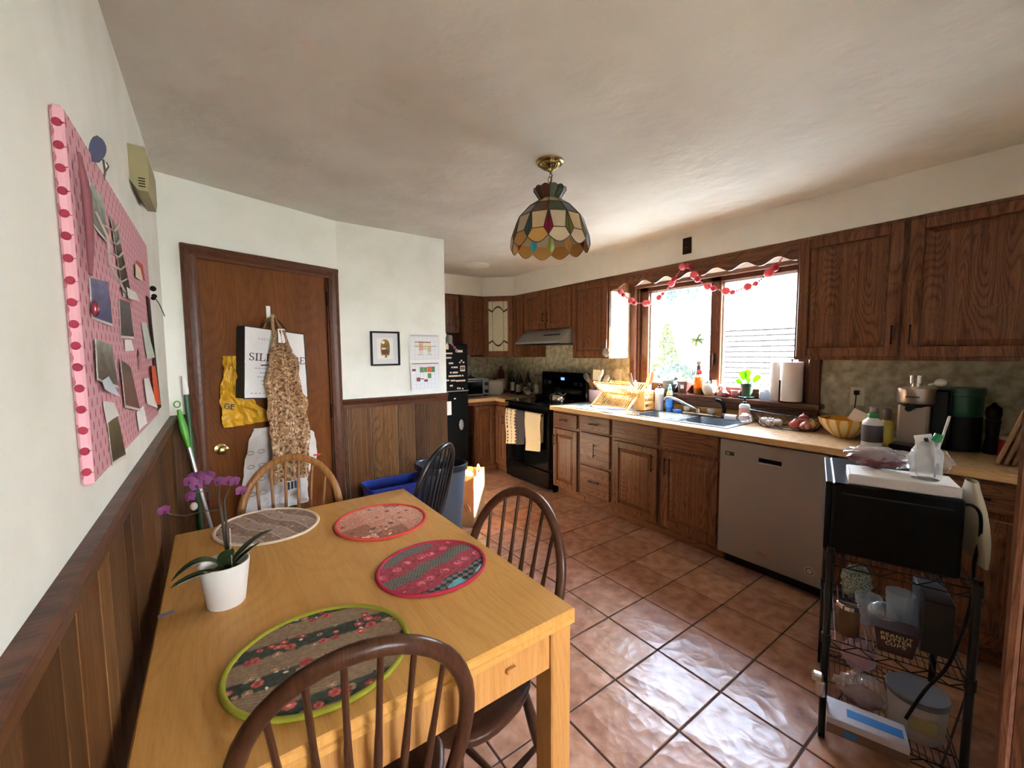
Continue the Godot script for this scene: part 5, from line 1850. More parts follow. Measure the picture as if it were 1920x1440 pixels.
func calendar_sheet(s: int) -> MB:
	var m := MB.new()
	var w := 0.268 if s == 0 else 0.26
	var h := 0.212 if s == 0 else 0.222
	var P := []
	for i in 9:
		var row := PackedVector3Array()
		for j in 9:
			var u := j / 8.0
			var v := i / 8.0
			row.append(Vector3((u - 0.5) * w, v * h, 0.001 + (1.0 - v) * (1.0 - u) * (0.004 if s == 0 else 0.022)))
		P.append(row)
	for i in 8:
		for j in 8:
			var a := [P[i][j], P[i][j + 1], P[i + 1][j + 1], P[i + 1][j]]
			var k: Vector3 = (a[1] - a[0]).cross(a[2] - a[1]).normalized()
			var u := [Vector2(j / 8.0, 1 - i / 8.0), Vector2((j + 1) / 8.0, 1 - i / 8.0), Vector2((j + 1) / 8.0, 1 - (i + 1) / 8.0), Vector2(j / 8.0, 1 - (i + 1) / 8.0)]
			m.tri3(a[0], a[1], a[2], k, k, k, u[0], u[1], u[2])
			m.tri3(a[0], a[2], a[3], k, k, k, u[0], u[2], u[3])
			var bk := Vector3(0, 0, -0.0006)
			m.tri3(a[2] + bk, a[1] + bk, a[0] + bk, -k, -k, -k, u[2], u[1], u[0])
			m.tri3(a[3] + bk, a[2] + bk, a[0] + bk, -k, -k, -k, u[3], u[2], u[0])
	return m

# ---------------------------------------------------------------- stained glass lamp
func lamp() -> void:
	var C := Vector3(1.393, CEIL, -1.595)
	var l := thing("pendant_lamp", "stained glass pendant lamp with scalloped rim on brass ceiling plate", "lamp", C, 47.0)
	var b := MB.new()
	b.lathe([Vector2(0, -0.046), Vector2(0.012, -0.046), Vector2(0.014, -0.036), Vector2(0.035, -0.03), Vector2(0.048, -0.018), Vector2(0.05, -0.014), Vector2(0.06, -0.014), Vector2(0.067, -0.008), Vector2(0.068, 0.0)], 36)
	var can := part(l, "canopy", b, W.brass)
	for k in 18:
		var r := MB.new()
		var a := TAU * k / 18
		r.tube([Vector3(0.016 * cos(a), -0.037, 0.016 * sin(a)), Vector3(0.034 * cos(a + 0.15), -0.033, 0.034 * sin(a + 0.15)), Vector3(0.046 * cos(a + 0.3), -0.022, 0.046 * sin(a + 0.3))], 0.0022, 5)
		part(can, "fluting", r, W.brass)
	# chain links and cord
	for k in 5:
		var lk := []
		var yc := -0.062 - 0.026 * k
		for e in 14:
			var a := TAU * e / 14
			var p := Vector3(0.009 * cos(a), 0.017 * sin(a), 0)
			if k % 2:
				p = Vector3(0, p.y, p.x)
			lk.append(p + Vector3(0, yc, 0))
		var lb := MB.new()
		lb.tube(lk, 0.0022, 6, false, true)
		part(l, "chain_link", lb, W.brass)
	var cd := MB.new()
	cd.tube([Vector3(0.0, -0.05, 0.003), Vector3(-0.006, -0.068, 0.01), Vector3(-0.045, -0.085, 0.012), Vector3(-0.062, -0.1, 0.01), Vector3(-0.055, -0.13, 0.005), Vector3(-0.035, -0.16, 0.0), Vector3(0, -0.19, 0)], 0.003, 6)
	part(l, "cord", cd, mat("cord_brown", hexc("3a2418"), 0.6))
	# shade of 12 sides, each built of single panes between lead lines
	var lead := mat("lead_dark", hexc("14100c"), 0.45, 0.5)
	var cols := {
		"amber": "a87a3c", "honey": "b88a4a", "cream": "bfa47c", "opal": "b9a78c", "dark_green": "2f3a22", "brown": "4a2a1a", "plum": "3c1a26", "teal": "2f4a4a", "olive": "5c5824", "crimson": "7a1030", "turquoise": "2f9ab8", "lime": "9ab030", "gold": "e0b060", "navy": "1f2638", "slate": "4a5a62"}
	var gm := func(k: String) -> Material:
		return leafy("lamp_" + k, hexc(cols[k]), hexc(cols[k]).darkened(0.4), 0.22)
	var NS := 12
	var prof := [Vector2(0.05, -0.185), Vector2(0.11, -0.225), Vector2(0.165, -0.283), Vector2(0.197, -0.368), Vector2(0.2, -0.45)]
	var rad := func(y: float) -> float:
		for k in prof.size() - 1:
			if y >= prof[k + 1].y:
				return lerpf(prof[k].x, prof[k + 1].x, clampf((prof[k].y - y) / (prof[k].y - prof[k + 1].y), 0, 1))
		return prof[-1].x
	# a pane given as (u, y) on side k of a drum with radius r(y) (or a fixed list of radii)
	var pane := func(called: String, k: int, pg: Array, m: Material, rr := []) -> void:
		var pl := PackedVector2Array(pg)
		var pts := []
		for i in pl.size():
			var r: float = rad.call(pl[i].y) if rr.is_empty() else rr[i]
			var a0 := TAU * k / NS
			var a1 := TAU * (k + 1) / NS
			var q := Vector3(r * cos(a0), pl[i].y, r * sin(a0)).lerp(Vector3(r * cos(a1), pl[i].y, r * sin(a1)), pl[i].x)
			pts.append(q)
		var sc := PackedVector2Array()
		for q in pl:
			sc.append(Vector2(q.x, q.y * 9.0))
		var id := Geometry2D.triangulate_polygon(sc)
		var mb := MB.new()
		var am := TAU * (k + 0.5) / NS
		var out := Vector3(cos(am), 0.2, sin(am))
		for e in range(0, id.size(), 3):
			var A: Vector3 = pts[id[e]]
			var B: Vector3 = pts[id[e + 1]]
			var D: Vector3 = pts[id[e + 2]]
			if (B - A).cross(D - A).dot(out) < 0:
				var t := B
				B = D
				D = t
			var nn := (B - A).cross(D - A).normalized() * 0.003
			mb.tri(A, B, D)
			mb.tri(A - nn, D - nn, B - nn)
		part(l, called, mb, m)
		var lb := MB.new()
		for e in pts.size():
			lb.tube([pts[e], pts[(e + 1) % pts.size()]], 0.002, 5)
		part(l, "lead_line", lb, lead)
	var yA := -0.283
	var yB := -0.368
	var yD := -0.404
	for k in NS:
		# crown, flaring upwards
		pane.call("crown_pane", k, [Vector2(0, -0.185), Vector2(1, -0.185), Vector2(1, -0.14), Vector2(0.75, -0.134), Vector2(0.5, -0.131), Vector2(0.25, -0.134), Vector2(0, -0.14)], gm.call(["brown", "dark_green", "opal", "plum", "dark_green", "dark_green", "brown", "brown"][k % 8]), [0.05, 0.05, 0.08, 0.082, 0.083, 0.082, 0.08])
		pane.call("shade_pane", k, [Vector2(0, -0.185), Vector2(1, -0.185), Vector2(1, -0.225), Vector2(0, -0.225)], gm.call("opal" if k % 2 else "cream"))
		pane.call("shade_pane", k, [Vector2(0, -0.225), Vector2(1, -0.225), Vector2(1, yA), Vector2(0, yA)], gm.call(["brown", "plum", "navy", "navy", "navy", "dark_green", "brown", "plum", "brown", "dark_green", "navy", "brown"][k]))
		pane.call("shade_pane", k, [Vector2(0.04, yA), Vector2(0.96, yA), Vector2(0.78, yB), Vector2(0.22, yB)], gm.call("opal" if k % 2 else "cream"))
		var lobe := [Vector2(0.22, yB), Vector2(0.78, yB)]
		for e in 9:
			lobe.append(Vector2(1.0 - e / 8.0, yD - 0.03 * sin(PI * e / 8.0)))
		pane.call("shade_pane", k, lobe, gm.call(["amber", "honey", "amber", "slate", "opal", "opal", "honey", "honey", "cream", "honey", "amber", "honey"][k]))
		# diamond folded over the corner between this side and the next
		var dm: Material = gm.call(["gold", "crimson", "slate", "olive", "olive", "crimson", "teal", "olive", "dark_green", "crimson", "turquoise", "lime"][k])  # far corners get brighter colours, as if window light shone through
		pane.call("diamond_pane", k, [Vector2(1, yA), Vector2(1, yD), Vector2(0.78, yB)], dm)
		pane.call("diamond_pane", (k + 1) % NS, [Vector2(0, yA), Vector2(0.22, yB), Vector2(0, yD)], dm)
	var sk := MB.new()
	sk.lathe([Vector2(0.0, -0.27), Vector2(0.016, -0.27), Vector2(0.018, -0.22), Vector2(0.02, -0.195), Vector2(0, -0.192)], 16)
	part(l, "socket", sk, W.brass)
	var bu := MB.new()
	bu.ball(Vector3(0, -0.31, 0), Vector3(0.03, 0.042, 0.03), 14, 10)
	part(l, "bulb", bu, mat("bulb_glass", hexc("e4e0d6"), 0.3))
	# flush disc on the kitchen ceiling
	var d := MB.new()
	d.lathe([Vector2(0, -0.03), Vector2(0.1, -0.028), Vector2(0.128, -0.016), Vector2(0.135, 0.0)], 32)
	one("ceiling_disc", "flat white round ceiling fixture above the kitchen passage", "ceiling light", d, mat("ceiling_white", hexc("dcd8ce"), 0.6), Vector3(2.32, CEIL, -3.83))

# ---------------------------------------------------------------- small helpers for things
func turned(parent: Node3D, called: String, pr: Array, m: Material, at := Vector3.ZERO, seg := 20) -> MeshInstance3D:
	var b := MB.new()
	b.lathe(pr, seg)
	return part(parent, called, b, m, at)

func v2(a: Array) -> Array:
	var o := []
	for k in range(0, a.size(), 2):
		o.append(Vector2(a[k], a[k + 1]))
	return o

# ---------------------------------------------------------------- sink
func sink_things() -> void:
	var s := thing("kitchen_sink", "double bowl stainless steel sink set in tan worktop", "sink", Vector3(0, CT, 0))
	var rim := MB.new()
	var zb := [[-2.22, -1.865], [-1.815, -1.455]]
	var x0 := 2.885
	var x1 := 3.225
	# flange pieces
	for q in [[2.845, x0, -2.265, -1.41], [x1, 3.32, -2.265, -1.41], [x0, x1, -2.265, zb[0][0]], [x0, x1, zb[0][1], zb[1][0]], [x0, x1, zb[1][1], -1.41]]:
		rim.box(Vector3((q[0] + q[1]) / 2, 0.002, (q[2] + q[3]) / 2), Vector3(q[1] - q[0], 0.004, q[3] - q[2]))
	var st := mat("sink_steel", hexc("a9b0b6"), 0.25, 1.0)
	part(s, "rim", rim, st)
	var edge := MB.new()
	edge.tube([Vector3(2.845, 0.003, -2.265), Vector3(2.845, 0.003, -1.41), Vector3(3.32, 0.003, -1.41), Vector3(3.32, 0.003, -2.265)], 0.004, 6, false, true)
	part(s, "rim_bead", edge, st)
	for z in zb:
		var P := []
		var cx: float = (x0 + x1) / 2
		var cz: float = (z[0] + z[1]) / 2
		for l in [[1.0, 0.004], [0.985, -0.01], [0.955, -0.14], [0.9, -0.165], [0.8, -0.172], [0.0, -0.175]]:
			var row := PackedVector3Array()
			for k in 40:
				var a := TAU * k / 40
				var c := cos(a)
				var sn := sin(a)
				var e := 0.35
				row.append(Vector3(cx + signf(c) * pow(absf(c), e) * (x1 - x0) / 2 * l[0], l[1], cz + signf(sn) * pow(absf(sn), e) * (z[1] - z[0]) / 2 * l[0]))
			P.append(row)
		var b := MB.new()
		b.grid(P, false, true)
		var bo := part(s, "bowl", b, st)
		turned(bo, "drain", v2([0, -0.168, 0.03, -0.168, 0.042, -0.173]), W.chrome, Vector3(cx, 0, cz))
	# faucet
	var f := thing("faucet", "chrome sink faucet with long low spout and clear knobs", "faucet", Vector3(3.275, CT + 0.004, -1.865))
	var b := MB.new()
	b.box(Vector3(0, 0.008, 0), Vector3(0.05, 0.016, 0.27), 0.007)
	part(f, "base", b, W.chrome)
	b = MB.new()
	b.lathe(v2([0.02, 0.014, 0.018, 0.05, 0.016, 0.055, 0, 0.056]), 16)
	part(f, "spout_hub", b, W.chrome)
	b = MB.new()
	b.tube(smooth([Vector3(0, 0.035, 0), Vector3(-0.02, 0.055, -0.03), Vector3(-0.06, 0.09, -0.09), Vector3(-0.1, 0.125, -0.15), Vector3(-0.13, 0.138, -0.195), Vector3(-0.15, 0.13, -0.215), Vector3(-0.155, 0.115, -0.22)]), 0.0108, 10)
	part(f, "spout", b, W.chrome)
	for z in [-0.105, 0.105]:
		turned(f, "knob", v2([0.012, 0.014, 0.014, 0.024, 0.028, 0.03, 0.03, 0.055, 0.024, 0.064, 0, 0.066]), glass("knob_acrylic", hexc("d8d2c8"), 0.45, 0.12), Vector3(0, 0, z), 10)
	var sp := thing("sink_sprayer", "black pull-out sprayer standing beside the sink faucet", "sprayer", Vector3(3.29, CT + 0.004, -1.66))
	b = MB.new()
	b.lathe(v2([0.022, 0, 0.02, 0.012, 0.014, 0.02]), 14)
	b.tube([Vector3(0, 0.01, 0), Vector3(0, 0.07, 0), Vector3(-0.004, 0.11, -0.008), Vector3(-0.02, 0.135, -0.03), Vector3(-0.035, 0.142, -0.055)], [0.013, 0.014, 0.016, 0.015, 0.014], 10)
	part(sp, "wand", b, W.black)
	# bottles round the sink
	var d := thing("dish_soap", "blue dish soap bottle with pale blue cap by the faucet", "bottle", Vector3(3.265, CT + 0.004, -2.13))
	part(d, "bottle", squashed([0.03, 0, 0.038, 0.004, 0.044, 0.05, 0.047, 0.1, 0.038, 0.15, 0.026, 0.18, 0.014, 0.19], 0.6), mat("soap_blue", hexc("1c5fb0"), 0.15))
	part(d, "shoulder", squashed([0.0395, 0.146, 0.028, 0.181, 0.016, 0.191, 0, 0.192], 0.6), mat("soap_clear", hexc("c9c87a"), 0.2))
	turned(d, "cap", v2([0.014, 0.19, 0.017, 0.192, 0.016, 0.215, 0.009, 0.222, 0.008, 0.24, 0, 0.242]), mat("cap_blue", hexc("7fc4e8"), 0.4))
	part(d, "label", squashed([0.0455, 0.04, 0.0475, 0.07, 0.0482, 0.1, 0.0465, 0.115], 0.61), mat("soap_label", hexc("2f7fd0"), 0.3))
	var w := thing("pump_bottle", "white pump bottle with black nozzle beside blue dish soap", "bottle", Vector3(3.265, CT + 0.004, -2.235))
	turned(w, "bottle", v2([0.0, 0.0, 0.036, 0, 0.038, 0.005, 0.038, 0.14, 0.036, 0.148]), mat("bottle_grey", hexc("b9b6ba"), 0.3))
	turned(w, "collar", v2([0.038, 0.146, 0.039, 0.15, 0.038, 0.19, 0.03, 0.198, 0, 0.2]), W.whitep)
	turned(w, "nozzle", v2([0.018, 0.198, 0.016, 0.212, 0.007, 0.216, 0.006, 0.235, 0, 0.238]), W.black)
	one("sponge_dish", "bright blue oval sponge dish on sink edge by faucet", "dish", squashed([0, 0.0, 0.04, 0, 0.047, 0.012, 0.048, 0.026, 0.043, 0.03, 0, 0.03], 0.7), mat("dish_blue", hexc("1f5fae"), 0.4), Vector3(3.245, CT + 0.005, -2.045), 70)
	var h := thing("hand_soap", "pink hand soap bottle with white top and black pump", "bottle", Vector3(3.25, CT + 0.004, -1.485))
	turned(h, "bottle", v2([0, 0, 0.036, 0, 0.038, 0.005, 0.038, 0.1]), mat("soap_pink", hexc("cf9a8a"), 0.25))
	turned(h, "shoulder", v2([0.0385, 0.1, 0.038, 0.115, 0.03, 0.128, 0.012, 0.133, 0, 0.133]), mat("soap_white_top", hexc("dfe6e6"), 0.3))
	var hb := MB.new()
	hb.lathe(v2([0.014, 0.132, 0.013, 0.146, 0.005, 0.15, 0.005, 0.175, 0, 0.176]), 12)
	hb.box(Vector3(-0.012, 0.178, 0), Vector3(0.045, 0.012, 0.016), 0.004)
	part(h, "pump", hb, W.black)
	var t := thing("scrub_brush", "short white cylindrical brush lying by the sink back edge", "brush", Vector3(3.225, CT + 0.026, -1.57))
	b = MB.new()
	b.cyl(Vector3(0, 0, -0.045), Vector3(0, 0, 0.045), 0.02, 14)
	part(t, "handle", b, W.whitep)
	b = MB.new()
	b.cyl(Vector3(0, 0, -0.062), Vector3(0, 0, -0.045), 0.021, 14)
	part(t, "cap", b, mat("brush_dark", hexc("6a2a26"), 0.5))
	# drying mat, dish rack, crock
	var dm := MB.new()
	for k in 9:
		dm.box(Vector3(0, 0.003, -0.3 + 0.0755 * k), Vector3(0.34, 0.006, 0.068), 0.002)
	dm.box(Vector3(0, 0.0015, 0), Vector3(0.345, 0.003, 0.68))
	one("drying_mat", "pale blue striped drying mat under the dish rack", "mat", dm, mat("mat_blue", hexc("9fb7cc"), 0.9), Vector3(2.965, CT, -2.68))
	dish_rack()
	var c := thing("utensil_crock", "pink patterned crock holding cooking utensils", "crock", Vector3(3.20, CT, -2.945))
	turned(c, "pot", v2([0, 0, 0.05, 0, 0.052, 0.02, 0.062, 0.028, 0.068, 0.035, 0.07, 0.14, 0.072, 0.145, 0.066, 0.147, 0.063, 0.04, 0, 0.035]), fabric_print("crock_print", ["d8b4b0", "c79a9c"], ["e8d8d4", "b0707c", "a8848c"], 128, 120, 6.0), Vector3.ZERO, 24)
	c = thing("glass_canister", "greenish glass canister behind the pink crock", "jar", Vector3(3.29, CT, -3.06))
	turned(c, "wall", v2([0, 0, 0.045, 0, 0.046, 0.13, 0.04, 0.14]), mat("canister_pale", hexc("8d8c76"), 0.2))
	turned(c, "lid", v2([0.042, 0.14, 0.044, 0.143, 0.044, 0.158, 0, 0.16]), mat("lid_wood", hexc("9a7a54"), 0.6))
	# utensils standing in the crock
	var ut := func(called: String, label: String, tip: Vector3, kind: int, m: Material) -> void:
		var u := thing(called, label, "utensil", Vector3(3.20, CT + 0.045, -2.945), 0.0, "cooking utensils in the pink crock")
		var foot := Vector3(tip.x * -0.2, 0, tip.z * -0.2)
		var d2 := (tip - foot).normalized()
		var ha := MB.new()
		var neck := foot.lerp(tip, 0.62)
		ha.tube([foot, neck], 0.006, 8)
		part(u, "handle", ha, mat("utensil_grey", hexc("7a7678"), 0.5) if kind != 3 else m)
		var hd := MB.new()
		var side := d2.cross(Vector3(-1, 0, 0.25).normalized()).normalized()
		if kind == 0:
			hd.box(tip - d2 * 0.045, Vector3(0.085, 0.11, 0.006), 0.003, Basis(side, d2, side.cross(d2)))
		elif kind == 1:
			for k in 8:
				var an := PI * k / 8.0
				var o := side * cos(an) + side.cross(d2) * sin(an)
				hd.tube([neck, neck + d2 * 0.05 + o * 0.02, neck + d2 * 0.09 + o * 0.03, neck + d2 * 0.125 + o * 0.018, neck + d2 * 0.135, neck + d2 * 0.125 - o * 0.018, neck + d2 * 0.09 - o * 0.03, neck + d2 * 0.05 - o * 0.02, neck], 0.0016, 5)
		elif kind == 2:
			hd.ball(tip - d2 * 0.04, Vector3(0.032, 0.05, 0.01), 14, 10, Basis(side, d2, side.cross(d2)))
		else:
			hd.ball(tip - d2 * 0.03, Vector3(0.02, 0.045, 0.007), 12, 8, Basis(side, d2, side.cross(d2)))
		part(u, "head", hd, m)
	ut.call("spatula", "cream flat spatula in pink crock", Vector3(-0.01, 0.30, 0.02), 0, mat("spatula_cream", hexc("cfc4a6"), 0.5))
	ut.call("whisk", "steel wire whisk leaning out of the pink crock", Vector3(0.0, 0.255, -0.15), 1, W.chrome)
	ut.call("wooden_spoon", "round brown wooden spoon in pink crock", Vector3(0.0, 0.2, -0.075), 2, mat("spoon_brown", hexc("8a5a36"), 0.6))
	ut.call("wooden_spoon", "tall tan wooden paddle spoon at the back of the pink crock", Vector3(0.05, 0.31, -0.04), 2, mat("spoon_tan", hexc("9c7c58"), 0.6))
	ut.call("silicone_scraper", "pale blue silicone scraper in pink crock", Vector3(-0.02, 0.25, 0.075), 3, mat("scraper_blue", hexc("b4c8dc"), 0.5))
	ut.call("spatula", "narrow white spatula tip in pink crock", Vector3(0.0, 0.30, 0.09), 3, W.whitep)
	ut.call("ladle", "grey ladle leaning towards dish rack from pink crock", Vector3(0.03, 0.25, 0.14), 2, mat("ladle_grey", hexc("8f8c84"), 0.4))
	# sieve hanging on the cabinet side
	var sv := thing("tea_strainer", "round steel strainer hanging under the cabinet beside the window", "strainer", Vector3(3.02, 1.405, -2.655))
	b = MB.new()
	var lp := []
	for k in 18:
		lp.append(Vector3(0, 0.045 + 0.04 * sin(TAU * k / 18), 0.04 * cos(TAU * k / 18)))
	b.tube(lp, 0.004, 6, false, true)
	part(sv, "ring", b, W.chrome)
	b = MB.new()
	b.tube([Vector3(0, 0.085, 0), Vector3(0.005, 0.13, 0), Vector3(0.006, 0.17, 0)], 0.003, 6)
	part(sv, "handle", b, W.chrome)
	b = MB.new()
	b.ball(Vector3(0.006, 0.045, 0), Vector3(0.022, 0.039, 0.039), 14, 10)
	part(sv, "bowl", b, mat("mesh_grey", hexc("a8a49c"), 0.4, 0.6))

func squashed(a: Array, k: float, seg := 22) -> MB:
	var b := MB.new()
	b.lathe(v2(a), seg, Vector3.ZERO, Basis.IDENTITY, k)
	return b

func dish_rack() -> void:
	var r := thing("dish_rack", "folding pale bamboo dish rack with slatted sides by the sink", "dish rack", Vector3(3.10, CT + 0.006, -2.55))
	var bam := wood("bamboo", 151, [hexc("c79a56"), hexc("d3a966"), hexc("dcb678"), hexc("e4c28a")], Vector3(4, 4, 1), 0.5)
	# two slatted planes crossing as an X seen from the end; length along z
	var L := 0.22
	var A := [Vector3(-0.14, 0.03, 0), Vector3(0.12, 0.235, 0)]
	var B := [Vector3(0.14, 0.03, 0), Vector3(-0.12, 0.235, 0)]
	for pl in [A, B]:
		var a: Vector3 = pl[0]
		var b: Vector3 = pl[1]
		for t in [0.0, 0.5, 1.0]:
			var c := a.lerp(b, t)
			var m := MB.new()
			m.box(c, Vector3(0.014, 0.014, L * 2), 0.002)
			part(r, "rail", m, bam)
		var d := (b - a)
		var an := atan2(d.y, d.x)
		for k in 17:
			var m := MB.new()
			m.box((a + b) / 2 + Vector3(0, 0, -L + 0.02 + 0.025 * k), Vector3(d.length(), 0.007, 0.009), 0.001, Basis(Vector3.BACK, an))
			part(r, "slat", m, bam)
	for z in [-L + 0.01, L - 0.01]:
		for pl in [A, B]:
			var d: Vector3 = pl[1] - pl[0]
			var m := MB.new()
			m.box((pl[0] + pl[1]) / 2 - d.normalized() * 0.012 + Vector3(0, 0, z), Vector3(d.length() + 0.05, 0.022, 0.012), 0.003, Basis(Vector3.BACK, atan2(d.y, d.x)))
			part(r, "end_bar", m, bam)
	# cutlery box
	var c := thing("cutlery_box", "small bamboo cutlery box full of utensils beside the dish rack", "box", Vector3(3.17, CT + 0.006, -2.335))
	for y in [0.02, 0.07, 0.12, 0.16]:
		for q in [[0.0, 0.058, 0.12, 0.006], [0.0, -0.058, 0.12, 0.006]]:
			part(c, "slat", bx(Vector3(0, y, q[1]), Vector3(0.12, 0.026, 0.006), 0.001), bam)
	for x in [-0.062, 0.062]:
		part(c, "side", bx(Vector3(x, 0.09, 0), Vector3(0.007, 0.18, 0.122), 0.001), bam)
	part(c, "floor", bx(Vector3(0, 0.006, 0), Vector3(0.12, 0.006, 0.11)), bam)
	var rng := RandomNumberGenerator.new()
	rng.seed = 77
	var names := [["kitchen_knife", "large knife with dark blade standing in cutlery box", "4a4660"], ["kitchen_knife", "knife with white handle standing in cutlery box", "d8d4d2"], ["wooden_spatula", "pale wooden spatula standing in cutlery box", "cfae86"], ["wooden_spoon", "red brown wooden spoon standing in cutlery box", "a86a48"], ["fork", "steel fork standing in cutlery box", "b9b9bd"], ["spoon", "steel spoon standing in cutlery box", "c4c4c8"], ["chopstick", "coral chopstick standing in cutlery box", "c87a60"], ["peeler", "white peeler standing in cutlery box", "e0dcd8"]]
	for k in names.size():
		var x := -0.04 + 0.026 * (k % 4)
		var z := -0.035 + 0.06 * int(k / 4.0)
		var u := thing(names[k][0], names[k][1], "utensil", Vector3(3.17 + x, CT + 0.016, -2.335 + z), 0.0, "utensils in the bamboo cutlery box")
		var tip: Vector3 = [Vector3(-0.01, 0.32, -0.085), Vector3(0.0, 0.26, -0.05), Vector3(0.02, 0.33, 0.075), Vector3(0.02, 0.34, 0.09), Vector3(-0.01, 0.22, 0.02), Vector3(0.01, 0.23, 0.05), Vector3(-0.015, 0.21, 0.035), Vector3(0.02, 0.24, -0.02)][k]
		var m := MB.new()
		m.tube([Vector3.ZERO, tip * 0.55], 0.005, 6)
		part(u, "handle", m, mat("utensil_" + names[k][2], hexc(names[k][2]), 0.45))
		m = MB.new()
		var d := tip.normalized()
		var sd := d.cross(Vector3(-1, 0, 0)).normalized()
		if k == 6:
			m.tube([tip * 0.54, tip], 0.004, 6)
		elif k == 0:
			m.box(tip * 0.77, Vector3(0.034, tip.length() * 0.46, 0.003), 0.001, Basis(sd, d, sd.cross(d)))
		else:
			m.ball(tip * 0.8, Vector3(0.017 if k != 3 else 0.024, tip.length() * 0.2, 0.006), 10, 8, Basis(sd, d, sd.cross(d)))
		part(u, "head", m, mats["utensil_" + names[k][2]])

# ---------------------------------------------------------------- window sill
func sill_things() -> void:
	var Y := 1.085
	var X := 3.375
	var o := thing("mortar", "dark grey green stone mortar on the window sill", "mortar", Vector3(X, Y, -2.20))
	turned(o, "bowl", v2([0, 0, 0.045, 0, 0.05, 0.006, 0.062, 0.07, 0.066, 0.105, 0.062, 0.11, 0.052, 0.085, 0, 0.03]), mat("stone_green", hexc("4a5450"), 0.6))
	var b := MB.new()
	b.tube([Vector3(0, 0.04, 0), Vector3(-0.005, 0.09, 0.04), Vector3(-0.006, 0.13, 0.075)], [0.018, 0.013, 0.016], 10)
	one("pestle", "stone pestle leaning in the mortar on window sill", "pestle", b, mats.stone_green, Vector3(X, Y + 0.012, -2.20))
	o = thing("plant_pot", "square dark red plastic plant pot with white tag on sill", "pot", Vector3(X, Y, -2.055))
	b = MB.new()
	var P := []
	for l in [[0.0, 0.0], [0.036, 0.0], [0.045, 0.095], [0.05, 0.096], [0.05, 0.108], [0.046, 0.108], [0.04, 0.09], [0.0, 0.088]]:
		P.append(PackedVector3Array([Vector3(-l[0], l[1], -l[0]), Vector3(l[0], l[1], -l[0]), Vector3(l[0], l[1], l[0]), Vector3(-l[0], l[1], l[0])]))
	for i in P.size() - 1:
		for j in 4:
			b.quad(P[i][(j + 1) % 4], P[i][j], P[i + 1][j], P[i + 1][(j + 1) % 4])
	part(o, "wall", b, mat("pot_red", hexc("4a1a18"), 0.4))
	part(o, "tag", bx(Vector3(-0.0425, 0.06, 0), Vector3(0.002, 0.034, 0.032)), W.paper)
	part(o, "saucer", bx(Vector3(0, -0.0 + 0.004, 0), Vector3(0.1, 0.008, 0.1), 0.003), mats.pot_red)
	o = thing("seedling", "tall thin seedling with a whorl of leaves on sill", "plant", Vector3(X, Y + 0.088, -2.055))
	b = MB.new()
	b.tube([Vector3(0, 0, 0), Vector3(0, 0.12, 0.03), Vector3(0.0, 0.26, 0.075), Vector3(0, 0.385, 0.10)], [0.003, 0.0026, 0.0022, 0.0018], 6)
	part(o, "stem", b, mat("stem_green", hexc("5c6a3c"), 0.6))
	for k in 6:
		var a := TAU * k / 6 + 0.4
		var d := Vector3(0.1, 0.5 * sin(a) - 0.25, cos(a)).normalized()
		var lb := MB.new()
		var base := Vector3(0, 0.38, 0.10)
		leaf_mesh(lb, arc(base, base + d * 0.035 + Vector3(0, 0.012, 0), base + d * 0.068, 6), 0.0115, d.cross(Vector3(-0.9, 0.1, 0.4)).normalized(), 0.1)
		part(o, "leaf", lb, leafy("seedling_leaf", hexc("7c9468"), hexc("6a7a44")))
	o = thing("oil_bottle", "amber bottle with wooden stopper and red ribbon on sill", "bottle", Vector3(X, Y, -1.93))
	turned(o, "glass", v2([0, 0, 0.036, 0, 0.038, 0.004, 0.038, 0.135, 0.034, 0.155, 0.016, 0.195, 0.014, 0.24, 0.016, 0.245]), glass("amber_glass", hexc("d07a10"), 0.35, 0.05))
	turned(o, "contents", v2([0, 0.003, 0.0345, 0.003, 0.0345, 0.052, 0, 0.053]), mat("bottle_dark", hexc("2a1408"), 0.2))
	turned(o, "oil", v2([0, 0.054, 0.0345, 0.054, 0.0345, 0.133, 0.031, 0.15, 0, 0.152]), leafy("amber_oil", hexc("d8860c"), hexc("c87408"), 0.2))
	turned(o, "neck_wrap", v2([0.026, 0.172, 0.0175, 0.196, 0.0155, 0.24, 0.017, 0.246]), mat("wrap_dark", hexc("5a3038"), 0.6))
	b = MB.new()
	b.lathe(v2([0.013, 0.243, 0.012, 0.255, 0.018, 0.26, 0.022, 0.272, 0.016, 0.285, 0, 0.288]), 14)
	part(o, "stopper", b, mat("stopper_wood", hexc("9a8470"), 0.6))
	b = MB.new()
	leaf_mesh(b, arc(Vector3(-0.016, 0.2, 0), Vector3(-0.03, 0.21, 0.03), Vector3(-0.03, 0.18, 0.05), 6), 0.016, Vector3(0.2, 0.9, 0.1).normalized(), 0.1)
	part(o, "ribbon", b, mat("ribbon_red", hexc("b02034"), 0.6))
	# white ceramic hen planter
	o = thing("ceramic_planter", "white crackled ceramic bird-shaped planter on sill", "planter", Vector3(X, Y, -1.83))
	b = MB.new()
	b.lathe(v2([0, 0, 0.035, 0, 0.048, 0.02, 0.06, 0.055, 0.055, 0.085, 0.04, 0.1, 0.03, 0.09, 0, 0.08]), 20)
	b.ball(Vector3(0, 0.095, 0.038), Vector3(0.02, 0.024, 0.018), 12, 8)
	b.ball(Vector3(0, 0.1, -0.03), Vector3(0.016, 0.02, 0.014), 10, 8)
	part(o, "body", b, mottled("crackle_white", 161, [hexc("a8a494"), hexc("c8c4b8"), hexc("d8d4ca")], 0.15, 8.0, 0.5))
	b = MB.new()
	for k in 3:
		b.ball(Vector3(0, 0.12, 0.026 + 0.012 * k), Vector3(0.005, 0.01, 0.007), 8, 6)
